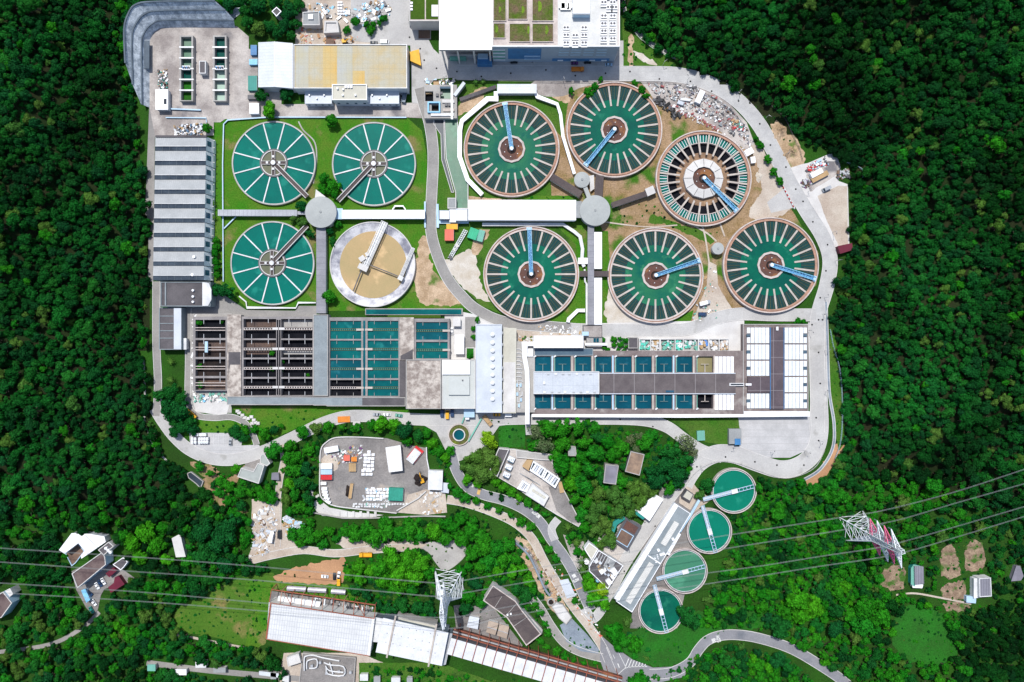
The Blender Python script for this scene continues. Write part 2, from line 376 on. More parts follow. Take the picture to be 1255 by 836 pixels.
# ------------------------------------------------------------------ ground, roads, yards
def ground():
    def axis(lo, hi, step):
        a = list(np.arange(lo, hi+.1, step)); g = step; x = a[-1]
        while x < 3000: g *= 1.35; x += g; a.append(x)
        g = step; x = a[0]
        while x > -3000: g *= 1.35; x -= g; a.insert(0, x)
        return np.array(a)
    X = axis(-480, 480, 6); Y = axis(-330, 330, 6); XX, YY = np.meshgrid(X, Y); Z = TZ(XX, YY)
    nx = len(X); vs = np.stack([XX, YY, Z], -1).reshape(-1, 3)
    fs = [(j*nx+i, j*nx+i+1, (j+1)*nx+i+1, (j+1)*nx+i) for j in range(len(Y)-1) for i in range(nx-1)]
    me = bpy.data.meshes.new("ground"); me.from_pydata(vs.tolist(), [], fs); me.update(); me.materials.append(M["terrain"]); me.materials.append(M["forest_floor"])
    zc = Z; me.polygons.foreach_set("material_index", [int(max(zc[j][i], zc[j+1][i+1], zc[j][i+1], zc[j+1][i]) > .15) for j in range(len(Y)-1) for i in range(nx-1)])
    me.polygons.foreach_set("use_smooth", [True]*len(me.polygons))
    o = bpy.data.objects.new("ground", me); C.objects.link(o); tag(o, kind="structure")
ground()
_layer = [0.02]; SOFT = {"plot_soil","lawn","scrub","dry_grass","soil","sand","pale_dirt","bare_earth","rich_grass","meadow","rust_sludge"}
def patch(name, m, poly, sm=0, z=None):
    if z is None: _layer[0] += .0025; z = _layer[0]
    if sm: poly = [tuple(p) for p in smooth(poly, sm, True)]
    if m in SOFT:      # ragged natural outline
        q = []; n = len(poly)
        for i in range(n):
            a, b = Vector(poly[i]), Vector(poly[(i+1) % n]); k = max(1, int((b-a).length/2.2))
            for j in range(k):
                p = a.lerp(b, j/k); amp = 2.6 if sm else .5
                q.append((p.x+amp*noise.noise(Vector((p.x/5, p.y/5, 1.5)))+amp*.5*noise.noise(Vector((p.x/2, p.y/2, 9))), p.y+amp*noise.noise(Vector((p.x/5, p.y/5, 7.5)))+amp*.5*noise.noise(Vector((p.x/2, p.y/2, 4)))))
        poly = q
    return MB().sheet(PP(poly), z).build(name, m, kind="structure")
patch("lawn", "lawn", [(271,150),(276,146),(330,143),(500,145),(517,160),(523,190),(524,256),(524,275),(538,300),(540,330),(575,375),(566,381),(400,381),(388,372),(365,373),(362,379),(303,379),(292,368),(271,350)])
patch("grass", "lawn", [(263,150),(272,150),(272,350),(292,370),(262,372)])
patch("grass", "scrub", [(516,112),(540,96),(640,100),(760,100),(760,398),(700,398),(640,395),(590,375),(560,345),(535,300),(530,200)])
patch("dry_grass", "dry_grass", [(672,150),(690,170),(700,100),(760,99),(860,112),(925,180),(975,265),(1003,310),(1000,350),(960,385),(870,385),(850,398),(740,398),(738,280),(705,240),(676,240)])
patch("grass", "lawn", [(610,240),(700,240),(718,272),(718,398),(640,397),(690,380),(708,350),(706,300),(680,275),(600,272)])
patch("grass", "lawn", [(738,283),(745,283),(748,330),(745,360),(760,398),(738,398)])
patch("grass", "lawn", [(815,395),(850,380),(846,398),(812,398)])
patch("grass", "scrub", [(800,262),(835,276),(870,285),(872,300),(850,290),(820,276),(798,275)], 3)
patch("soil", "soil", [(508,318),(524,316),(533,333),(548,350),(566,366),(560,374),(522,373),(510,360),(508,345)], 3)
patch("soil", "soil", [(515,290),(524,290),(527,310),(520,322),(512,312)], 3)
patch("sand", "sand", [(542,322),(556,315),(566,308),(580,308),(586,330),(591,352),(600,370),(590,367),(570,354),(556,340)], 3)
patch("soil", "soil", [(584,283),(600,282),(592,300),(586,312),(578,308)], 3)
patch("soil", "soil", [(583,110),(600,108),(586,128),(566,140),(556,148),(562,130)], 3)
patch("soil", "soil", [(672,103),(700,104),(700,120),(690,126),(676,116)], 3)
patch("soil", "stained_yard", [(657,98),(745,98),(710,108),(690,118),(660,116)], 3)
patch("soil", "soil", [(573,240),(600,243),(640,244),(640,247),(574,247)])
patch("sand", "sand", [(752,352),(770,385),(800,398),(745,398),(745,360)], 3)
patch("yard", "pale_dirt", [(868,320),(878,325),(880,350),(900,383),(880,392),(860,399),(846,399),(858,370),(866,350)])
patch("yard", "stained_yard", [(783,98),(850,101),(890,123),(915,150),(926,180),(914,184),(870,152),(840,140),(803,125),(795,112)])
patch("yard", "pale_dirt", [(918,178),(930,205),(932,235),(917,262),(935,270),(968,258),(955,225),(937,185)], 3)
patch("yard", "concrete_road", [(940,248),(962,230),(976,254),(945,261)])
patch("dry_bank", "soil", [(943,133),(957,142),(977,172),(988,196),(970,208),(948,165)], 3)
patch("yard", "pale_concrete", [(968,206),(984,201),(990,200),(1020,187),(1027,195),(1030,205),(1025,215),(1028,222),(1039,226),(1041,302),(1030,305),(1024,308),(1000,262),(985,236)])
patch("yard", "stained_yard", [(988,215),(1002,200),(1026,198),(1029,206),(1023,216),(1000,230),(993,235)], 2)
patch("yard", "pale_dirt", [(1002,240),(1027,228),(1038,228),(1039,300),(1028,302),(1012,268)], 0)
patch("grass", "scrub", [(763,10),(770,22),(790,46),(822,68),(825,82),(763,82)])
patch("soil", "soil", [(771,45),(776,45),(776,80),(771,80)], 2)
patch("dirt_path", "sand", [(778,62),(790,68),(805,78),(800,81),(786,74),(777,67)], 2)
patch("yard", "stained_yard", [(184,38),(195,34),(290,32),(305,45),(305,60),(316,62),(316,110),(345,112),(345,128),(512,126),(517,145),(500,144),(276,146),(270,150),(262,150),(262,166),(186,168),(183,130)])
patch("yard", "old_road", [(183,130),(190,166),(188,345),(181,345),(178,260)])
patch("yard", "old_road", [(258,350),(290,372),(302,380),(362,381),(365,375),(388,375),(388,390),(225,390),(225,376),(258,376)])
patch("yard", "pale_dirt", [(362,0),(500,0),(500,56),(362,56)])
patch("yard", "pale_concrete", [(545,378),(655,400),(655,512),(545,512)])
patch("yard", "pale_dirt", [(628,397),(720,400),(720,414),(628,414)])
patch("yard", "pale_concrete", [(700,397),(912,392),(912,440),(700,440)])
patch("yard", "concrete", [(228,384),(284,384),(284,506),(236,506)])
patch("yard", "pale_concrete", [(236,490),(283,488),(278,508),(262,508),(240,504)], 0)
patch("yard", "slab_yard", [(904,505),(994,508),(994,535),(986,553),(968,561),(938,561),(906,549)])
patch("grass", "scrub", [(816,512),(905,513),(907,529),(893,529),(893,547),(872,543),(852,541),(840,527)])
patch("lawn", "lawn", [(283,498),(500,498),(500,506),(440,505),(410,508),(385,516),(345,533),(318,540),(310,522),(292,507)])
patch("lawn", "lawn", [(226,530),(245,514),(275,513),(298,516),(311,525),(316,540),(300,550),(296,535),(226,536)])
patch("yard", "slab_yard", [(232,530),(298,531),(296,546),(318,545),(318,566),(262,566),(234,556)])
patch("lawn", "rich_grass", [(611,519),(645,516),(643,548),(612,548)])
patch("grass", "rich_grass", [(768,778),(850,750),(920,742),(940,768),(890,772),(862,785),(842,808),(812,818),(772,806)], 3)
patch("meadow", "meadow", [(215,748),(250,728),(300,708),(335,702),(332,735),(322,790),(300,792),(260,780),(222,772)], 3)
patch("meadow", "lawn", [(300,715),(340,712),(420,715),(440,740),(340,722),(330,740),(325,790),(300,790),(312,750)], 2)
patch("bare_ground", "bare_earth", [(335,708),(350,700),(370,694),(415,684),(424,688),(421,712),(400,716),(350,713)], 3)
patch("meadow", "rich_grass", [(1096,758),(1115,742),(1150,748),(1165,770),(1174,800),(1150,817),(1120,812),(1095,792)], 3)
for n_, m_, r_ in (("garden_plot","plot_soil",[(1083,697),(1108,694),(1106,722),(1081,718)]),("garden_plot","plot_soil",[(1154,672),(1170,670),(1176,705),(1153,706)]),
    ("garden_plot","plot_soil",[(1183,668),(1203,665),(1206,694),(1184,700)]),("garden_plot","plot_soil",[(1156,717),(1180,713),(1182,733),(1155,732)]),
    ("garden_plot","plot_soil",[(1159,736),(1186,739),(1185,750),(1159,747)])): patch(n_, m_, r_, 2)
patch("yard", "pale_dirt", [(309,612),(330,604),(346,610),(345,640),(372,662),(372,678),(330,686),(302,690),(312,662),(308,640)])
patch("dry_bank", "dry_grass", [(247,588),(262,588),(292,615),(305,628),(280,624),(250,604)], 3)
patch("dry_bank", "dry_grass", [(232,566),(262,572),(280,586),(300,570),(306,576),(280,596),(250,584)], 3)
patch("yard", "dark_yard", [(302,560),(318,555),(322,570),(312,577),(300,572)])
patch("yard", "concrete", [(505,668),(560,662),(572,676),(562,690),(545,700),(534,690),(524,676)], 3)
patch("yard", "pale_dirt", [(348,800),(440,800),(470,812),(540,818),(540,840),(340,840)])
patch("yard", "dark_yard", [(556,742),(600,738),(640,790),(648,800),(560,780)])
patch("grass", "scrub", [(540,812),(560,820),(730,880),(440,880),(440,812)])
patch("yard", "dark_yard", [(770,600),(840,575),(862,640),(845,700),(830,770),(772,770),(790,640)])
patch("yard", "pale_dirt", [(838,580),(856,600),(872,612),(850,628),(832,616)])
patch("soil", "bare_earth", [(985,590),(1005,575),(1028,540),(1034,548),(1012,584),(990,596)], 2)
patch("yard", "stained_yard", [(740,640),(770,640),(772,690),(740,720),(720,700)])
patch("yard", "stained_yard", [(690,655),(716,664),(712,700),(702,690)])
patch("yard", "dark_yard", [(88,700),(130,690),(165,708),(150,716),(128,722),(122,738),(118,752),(106,745)], 2)
patch("yard", "pale_dirt", [(420,655),(520,662),(508,674),(430,676)], 2)
patch("dry_bank", "scrub", [(1017,400),(1030,430),(1034,545),(1028,552),(1020,520),(1014,440)])
patch("soil", "soil", [(630,662),(650,664),(690,735),(700,760),(676,748),(650,700)], 2)
patch("roundabout_apron", "concrete_road", [(515,512),(640,512),(640,520),(612,522),(598,545),(586,552),(572,560),(560,566),(548,556),(535,530)], 2)

def road(name, m, pts, w, n=6, kerb=True, z=None, edge=None):
    if z is None: _layer[0] += .0025; z = _layer[0]
    c = [P(*p).xy for p in smooth(pts, n)]
    L_, R_ = offs(c, w*S/2)
    o = MB(); o.add([(p.x, p.y, z) for p in L_] + [(p.x, p.y, z) for p in R_], [[len(c)+i, len(c)+i+1, i+1, i] for i in range(len(c)-1)])
    r = o.build(name, m, kind="structure")
    if kerb:
        k = MB()
        for side in (L_, R_):
            a, b = offs(side, .16)
            for i in range(len(side)-1): k.prism([a[i], a[i+1], b[i+1], b[i]], 0, z+.12)
        k.build("kerb", edge or "pale_concrete", kind="structure")
    return r
# upper ring road and aprons
patch("forecourt", "concrete_road", [(538,50),(764,50),(764,100),(560,98),(538,86)])
patch("road_apron", "concrete_road", [(478,-6),(502,-6),(501,26),(512,36),(524,46),(531,60),(546,74),(566,80),(762,81),(762,98),(640,98),(560,95),(535,97),(521,108),(517,128),(505,126),(503,56),(470,54),(430,50),(430,0)])
road("road", "slab_road", [(560,89),(640,89.5),(700,90),(770,90.5),(830,92),(870,103),(902,122),(928,150),(948,185),(968,224),(988,258),(1008,290),(1017,318),(1013,350),(1003,385),(1001,420),(1002,480),(1001,530)], 18)
road("road", "concrete_road", [(1001,395),(1003,480),(1004,530),(996,556),(978,571),(955,575),(925,566),(900,557),(878,556),(858,566),(846,580),(838,594)], 21)
road("road", "concrete_road", [(885,560),(860,552),(838,538),(815,522),(780,514),(700,513),(640,513),(560,515),(512,514),(470,511),(430,510),(400,517),(372,530),(345,543),(318,555),(288,563),(260,562),(234,552),(214,535),(199,515),(190,500)], 14)
road("road", "concrete_road", [(840,585),(820,610),(795,645),(765,690),(748,722),(735,740)], 15)
road("road", "old_road", [(514,108),(520,130),(526,150),(530,175),(531,200),(529,240),(528,280),(535,310),(548,340),(565,362),(585,380),(620,395),(680,401),(720,404)], 13)
road("road", "concrete_road", [(700,404),(760,405),(820,405),(848,402),(875,391),(905,385),(950,386),(1000,386)], 15)
road("road", "old_road", [(231,378),(231,440),(231,490),(240,508),(262,512),(283,511),(300,518),(310,532),(315,545)], 7)
road("road", "old_road", [(192,345),(192,420),(194,470),(192,510)], 9)
road("road", "asphalt", [(552,548),(555,562),(560,578),(572,596),(592,606),(618,613),(642,624),(662,640),(675,660),(690,680),(702,700),(713,724),(724,748)], 12)
road("road", "concrete_road", [(746,722),(738,745),(726,758),(716,745)], 11)
road("road", "pale_dirt", [(548,612),(570,616),(600,626),(630,640),(652,660),(668,690),(688,722),(706,748),(722,768),(738,792),(746,810)], 10)
road("road", "old_road", [(648,728),(662,745),(676,768),(692,788),(712,799),(738,806)], 10)
patch("concrete_slab", "slope_concrete", [(686,766),(701,758),(720,778),(734,796),(733,801),(712,798),(694,786)], 0)
patch("road_junction", "asphalt", [(736,778),(752,792),(775,808),(800,818),(840,816),(840,829),(800,838),(770,840),(745,836),(735,808)], 0)
road("road", "asphalt", [(796,826),(822,824),(845,812),(856,796),(868,784),(888,778),(915,779),(945,786),(972,796),(1000,812),(1030,832),(1050,850)], 12)
road("path", "pale_dirt", [(345,545),(348,562),(343,590),(340,620),(341,650),(340,670)], 7)
road("path", "pale_dirt", [(303,688),(335,680),(372,674),(410,678),(450,674),(505,670)], 9)
road("path", "concrete_road", [(684,636),(676,648),(680,662)], 9)
road("path", "pale_dirt", [(205,776),(240,782),(280,790),(318,797)], 3, kerb=False)
road("path", "old_road", [(-10,800),(60,790),(100,770),(122,750)], 5, kerb=False)
road("path", "old_road", [(180,812),(260,822),(350,830),(400,836)], 7, kerb=False)
road("path", "pale_dirt", [(1098,729),(1120,727),(1150,732),(1190,740)], 2.2, kerb=False)
road("path", "pale_dirt", [(834,268),(865,285),(878,296)], 2, kerb=False); road("path", "pale_dirt", [(858,270),(864,290),(870,330)], 2, kerb=False)
road("path", "pale_dirt", [(878,262),(888,290)], 2, kerb=False); road("path", "pale_dirt", [(740,272),(790,278),(830,276)], 1.6, kerb=False)
road("path", "concrete", [(366,149),(372,160),(386,175),(388,200),(384,225)], 1.6, kerb=False)
road("path", "concrete_road", [(764,-10),(766,15),(780,38),(805,58),(828,70)], 4)
road("drain", "slope_concrete", [(1012,370),(1014,430),(1016,480),(1022,520),(1020,550),(1005,575),(985,588)], 3)
road("drain", "concrete_road", [(176,440),(178,480),(178,520),(190,548),(205,565)], 2.2, kerb=False)

# road markings at the fork
def marks():
    z = .275
    m = MB()
    for a, b in (((743,793),(755,822)),((755,793),(767,818)),((751,802),(753.5,807))): m.strip([P(*a).xy, P(*b).xy], .22, z-.01, z)
    for pts in ([(754,832),(758,826),(766,819),(776,817),(793,816.5)],): m.strip([P(*p).xy for p in smooth(pts, 5)], .28, z-.01, z)
    for i in range(7): m.strip([P(766+4.0*i,818-.2*i).xy, P(770.5+3.4*i,807+1.1*i).xy], .42, z-.01, z)
    m.strip([P(757,813).xy, P(759,818).xy], .5, z-.01, z)
    m.build("lane_marking", "road_paint", kind="structure")
    y = MB(); y.strip([P(588,598).xy, P(586,606).xy], 1.8, z-.01, z); y.strip([P(705,723).xy, P(713,720).xy], .6, z-.01, z)
    y.build("lane_marking", "road_yellow", kind="structure")
    def text(t, px, py, a, size, sy=1.0):
        cu = bpy.data.curves.new("road_text", 'FONT'); cu.body = t; cu.size = size; cu.align_x = 'CENTER'; cu.align_y = 'CENTER'; cu.offset = .05
        cu.materials.append(M["road_paint"]); o = bpy.data.objects.new("road_lettering", cu); C.objects.link(o)
        p = P(px, py); o.location = (p.x, p.y, z); o.rotation_euler.z = a; o.scale = (1, sy, 1); tag(o, kind="structure")
    text("慢", 875.3, 784.5, math.radians(105), 3.0); text("SLOW", 880.5, 782.6, math.radians(105), 1.5, 2.0)
    text("慢", 703.5, 706.0, math.radians(25), 2.6); text("SLOW", 706, 711.5, math.radians(25), 1.4, 1.8)
    text("慢", 659.5, 632.5, math.radians(-38), 2.6); text("SLOW", 655.5, 629.3, math.radians(-38), 1.4, 1.8)
    text("慢", 579.5, 594, math.radians(145), 2.6); text("SLOW", 576, 591.5, math.radians(145), 1.4, 1.8)
marks()
first = None
for k, (x, y) in enumerate([(560,88),(590,94),(626,90),(669,86),(705,93),(742,90),(772,88),(808,97),(846,100),(872,112),(905,124),(931,152),(944,178),(963,205),(975,232),(984,247),(996,272),(1014,300),(1012,332),(1005,365),(1003,392),(1008,392),(995,398),(1003,432),(1005,470),(1000,512),(1003,540),(985,570),(952,570),(925,566),(889,560),(854,572),(843,586),(790,640),(803,645),(765,700),(748,735),(515,60),(502,46),(520,74),(535,84),(700,512),(760,514),(800,523),(848,556)]):
    p = P(x, y)
    if first is None: first = MB().cyl(0, 0, .55, 0, .02, 14).cyl(0, 0, .42, .02, .035, 14).build("manhole_cover", "rubber"); o = first
    else: o = first.copy(); C.objects.link(o)
    o.location = (p.x, p.y, .25); tag(o, "small dark round manhole cover in the concrete road", "manhole cover", "manhole covers of the ring road")
# parking bay lines
m = MB()
for x in (262, 268, 274, 280, 286): m.strip([P(x,532).xy, P(x,546).xy], .15, .26, .27)
m.strip([P(257,546.5).xy, P(296,547).xy], .15, .26, .272); m.build("parking_line", "road_paint", kind="structure")

# terraced concrete slope round the top-left yard
def terraces():
    c = [[(183.5,132),(183.5,60),(185.5,46),(193,36.5),(208,34),(288,34)],
         [(173,128),(172.5,58),(175.5,41),(186,28.5),(206,23.5),(287,24)],
         [(161.5,100),(160.5,48),(164.5,30),(177,15.5),(201,11.5),(275,11)],
         [(153,74),(151.5,36),(156,17),(165,5),(187,1),(262,0)]]
    hs = [(0.05, 4.5), (4.7, 9.0), (9.2, 13)]
    for i, (z0, z1) in enumerate(hs):
        m = MB(); a = [P(p.x, p.y, z0) for p in smooth(c[i], 8)]; b0 = smooth(c[i+1], 8)
        b = [P(p.x, p.y, z1) for p in b0]; n = len(a)
        # sloping face, then a narrow bench
        a2 = [(x*.14+y*.86) for x, y in zip(a, b)]
        for q in a2: q.z = z1
        m.add([tuple(p) for p in a] + [tuple(p) for p in a2] + [tuple(p) for p in b], [[k+1, k, n+k, n+k+1] for k in range(n-1)] + [[n+k+1, n+k, 2*n+k, 2*n+k+1] for k in range(n-1)])
        m.build("hillside", "terrace_concrete", kind="structure")
        k = MB(); k.strip([p.xy for p in a2], .9, z1-.3, z1+.25)
        k.build("hillside_drain", "slope_dark", kind="structure")
    m = MB(); m.prism(PP([(173.5,50),(183,50),(183,84),(174,84)], 3.2), 3.0, 3.2); m.build("hillside", "slope_dark", kind="structure")
    # outer back of the terraces down to natural ground
    bpts = [P(p.x, p.y, 13).xy for p in smooth(c[3], 8)]; m = MB()
    L_, R_ = offs(bpts, 4.0); L_ = R_ if (L_[0]-Vector((0, 0))).length < (R_[0]-Vector((0, 0))).length else L_
    n = len(bpts); m.add([(p.x, p.y, 13) for p in bpts] + [(p.x, p.y, -1) for p in L_], [[k, k+1, n+k+1, n+k] for k in range(n-1)])
    m.build("hillside", "scrub", kind="structure")
    patch("hillside", "terrace_concrete", [(272,18),(285,14),(292,6),(300,-4),(303,6),(296,16),(286,24),(272,24)], 0, .3)
terraces()
# ------------------------------------------------------------------ round clarifier tanks
def launder_tank(cx, cy, label, bridge_deg, bridge_len=56, kind="full", wat="water_green", r0=59.0, rot=0):
    """six large radial-trough clarifiers; px radii converted at the rim height"""
    zt = 3.0; c = P(cx, cy, zt); k = S*(CAMH-zt)/CAMH
    R = lambda r: r*k
    t = thing("clarifier_tank", (c.x, c.y, 0), label, "tank", "radial trough clarifier tanks")
    x, y = c.x, c.y
    MB().ring(x, y, R(57.4), R(58.8), 0, zt, 120).build("outer_wall", "pink_concrete", t)
    MB().ring(x, y, R(56.1), R(57.4), 0, zt-.6, 120).build("gutter", "terracotta", t)
    MB().ring(x, y, R(54.2), R(56.1), .2, zt-.15, 120).build("inner_wall", "terracotta" if rot % 2 else "pink_concrete", t)
    if kind == "full":
        MB().cyl(x, y, R(54.4), .1, 2.1, 120).build("water", wat, t, kind="thing")
        MB().ring(x, y, R(37.5), R(54.3), 1.9, 2.13, 24).build("trough_plates", "trough_plate", t)
    else:
        MB().cyl(x, y, R(54.4), .05, .15, 96).build("tank_floor", "chequer_tank_floor", t)
        MB().ring(x, y, R(44.5), R(54.3), 1.0, 1.6, 96).build("channel", "water_teal", t)
        MB().ring(x, y, R(43.6), R(44.5), .2, 2.2, 96).build("channel_wall", "pink_concrete", t)
        MB().ring(x, y, R(33), R(43.4), .16, .2, 96).build("pit_ring", "basin_black", t)
        for i in range(12): a_ = PI/6*i; MB().bar((x+R(15)*math.cos(a_), y+R(15)*math.sin(a_), 3.62), (x+R(24.4)*math.cos(a_), y+R(24.4)*math.sin(a_), 2.66), .25, .1).build("skirt_rib", "dark_steel", t)
        MB().ring(x, y, R(14), R(24.5), .1, 2.6, 12, zi=3.6).build("centre_skirt", "pale_concrete", t)
    nb = 24
    for i in range(nb):
        a = 2*PI*(i + (.5 if rot else 0))/nb; d = Vector((math.cos(a), math.sin(a), 0)); q = Vector((x, y, 0))
        m = MB(); z0 = 2.3 if kind == "full" else 2.45
        p0 = q + d*R(29.3) + Vector((0, 0, z0)); p1 = q + d*R(54.1) + Vector((0, 0, z0))
        m.bar(p0, p1, 1.08, .5); m.build("trough_beam", "beam_beige", t)
    m = MB()
    for i in range(nb):
        for s in (-.27, 0, .27):
            if True:
                a = 2*PI*(i + .5 + s + (.5 if rot else 0))/nb; d = Vector((math.cos(a), math.sin(a), 0)); q = Vector((x, y, 2.2 if kind == "full" else 1.9))
                m.bar(q + d*R((41 if s else 38) if kind == "full" else 44.6), q + d*R(53.6), .16 if kind == "full" else .32, .12)
    m.build("weir_bars", "dry_bar" if kind == "full" else "white_steel", t)
    MB().ring(x, y, R(14.2), R(16.8), .2, 3.0, 12).build("hub_ring", "pink_concrete", t)
    MB().cyl(x, y, R(14.2), .2, 2.35, 48).build("hub_floor", "hub_brown", t)
    for i in range(6):
        a = PI/3*i+.4; MB().cyl(x+R(9.2)*math.cos(a), y+R(9.2)*math.sin(a), .3, 2.3, 2.7, 8).build("hub_vent", "white_paint", t)
    MB().ring(x, y, R(3.4), R(5.5), 2.3, 2.6, 24).build("hub_collar", "wet_dark", t)
    b = math.radians(bridge_deg); d = Vector((math.cos(b), math.sin(b), 0)); nn = Vector((-d.y, d.x, 0)); q = Vector((x, y, 3.5))
    tr = MB().cyl(x, y, 1.1, 2.3, 4.6, 12).build("turret", "white_steel", t)
    wd = 1.05; L0, L1 = R(-1), R(bridge_len)
    br = MB()
    br.bar(q + d*L0 - Vector((0,0,.2)), q + d*L1 - Vector((0,0,.2)), 1.5, .12)
    br.build("bridge_deck", "blue_paint", t)
    rl = MB()
    for s in (-1, 1):
        for dz in (0, .95): rl.bar(q + nn*wd*s + d*L0 + Vector((0,0,dz)), q + nn*wd*s + d*L1 + Vector((0,0,dz)), .26, .22)
    nseg = 14
    for j in range(nseg):
        u0 = L0 + (L1-L0)*j/nseg; u1 = L0 + (L1-L0)*(j+1)/nseg; s = 1 if j % 2 else -1
        rl.bar(q + nn*wd*s + d*u0, q - nn*wd*s + d*u1, .2, .15)
        for s2 in (-1, 1): rl.bar(q + nn*wd*s2 + d*u0, q + nn*wd*s2 + d*u1 + Vector((0,0,.95)), .14)
        rl.bar(q + nn*wd + d*u0, q - nn*wd + d*u0, .18)
    rl.build("lattice_truss", "sky_blue_steel", t)
    m = MB(); e = q + d*R(bridge_len-.5); m.box(e.x, e.y, 2.9, 1.6, 3.4, .9, b); m.build("drive_carriage", "pale_blue", t)
    return t
mat("dry_bar", (.11,.105,.04), .85, None, .5)
launder_tank(627, 182.5, "trough tank beside the white bent covered walkway, its pale blue bridge pointing up", 98.5, wat="water_light", rot=1)
launder_tank(753, 158.8, "topmost and darkest trough tank, its blue bridge reaching down and left", 231, wat="water_green", rot=1)
launder_tank(862.5, 218.5, "drained tank with dry brown floor and white skirt round its centre", -45, kind="empty", rot=1)
launder_tank(651, 336, "trough tank below the long white channel building, its blue bridge pointing straight up", 92.5, wat="water_green", rot=0)
launder_tank(803.5, 337.5, "trough tank between the covered corridor and the tank with the bridge aimed down right", 19, wat="water_light", rot=0)
launder_tank(945, 325, "easternmost trough tank with near black water beside the curved concrete road", -17.5, wat="water_green", rot=1)

def spoke_tank(cx, cy, label, bridge_deg, bridge_len, R0=51.6):
    zt = 2.0; c = P(cx, cy, zt); k = S*(CAMH-zt)/CAMH; x, y = c.x, c.y; R = lambda r: r*k
    t = thing("settling_tank", (x, y, 0), label, "tank", "round settling tanks with white spokes")
    MB().ring(x, y, R(50.5), R(R0), 0, zt, 120).build("tank_wall", "concrete", t)
    MB().ring(x, y, R(49.9), R(50.5), 0, zt+.06, 120).build("wall_coping", "pale_concrete", t)
    MB().cyl(x, y, R(50), .05, 1.55, 120).build("water", "water_teal", t)
    for i in range(12):
        a = math.radians(15+30*i); d = Vector((math.cos(a), math.sin(a), 0)); q = Vector((x, y, 1.75))
        m = MB(); m.bar(q + d*R(17.3), q + d*R(50), .72, .4); m.build("launder_spoke", "white_paint", t)
    MB().ring(x, y, R(15.6), R(17.3), .3, 2.15, 64).build("hub_ring", "dark_steel", t)
    MB().ring(x, y, R(14.6), R(15.6), .3, 2.3, 64).build("hub_coping", "pale_concrete", t)
    MB().cyl(x, y, R(14.7), .3, 1.7, 48).build("hub_water", "water_murk", t)
    MB().cyl(x, y, R(4.6), .3, 2.5, 24).build("hub_platform", "brown_roof", t)
    for i in range(4):
        a = PI/2*i; d = Vector((math.cos(a), math.sin(a), 0)); n_ = Vector((-d.y, d.x, 0)); q = Vector((x, y, 2.3))
        m = MB(); m.bar(q + d*R(4), q + d*R(15), 1.7, .3)
        m.build("hub_walkway", "brown_roof", t)
        m = MB()
        for s in (-1, 1): m.bar(q + n_*s + d*R(4) + Vector((0,0,.4)), q + n_*s + d*R(15) + Vector((0,0,.4)), .22, .3)
        m.build("hub_rail", "pale_concrete", t)
        MB().box(x+d.x*R(7.5), y+d.y*R(7.5), 2.3, 1.3, 1.3, .9, a).build("hatch", "white_paint", t)
    MB().cyl(x, y, 1.5, 2.4, 3.5, 8).build("drive_motor", "white_paint", t)
    b = math.radians(bridge_deg); d = Vector((math.cos(b), math.sin(b), 0)); n_ = Vector((-d.y, d.x, 0)); q = Vector((x, y, 2.7))
    MB().bar(q + d*R(5), q + d*R(bridge_len), 2.2, .35).build("footbridge", "brown_roof", t)
    for s in (-1, 1): MB().bar(q + n_*1.25*s + d*R(5) + Vector((0,0,.4)), q + n_*1.25*s + d*R(bridge_len) + Vector((0,0,.4)), .42, .9).build("handrail", "pale_concrete", t)
    return t
spoke_tank(335.5, 199.8, "white spoked round tank at the upper left, nearest the sawtooth roofed hall", -45, 59)
spoke_tank(458.3, 201, "white spoked round tank below the yellow stained flat roof", 226.5, 63)
spoke_tank(333.8, 322.5, "white spoked round tank just above the black empty basins", 46.5, 63)

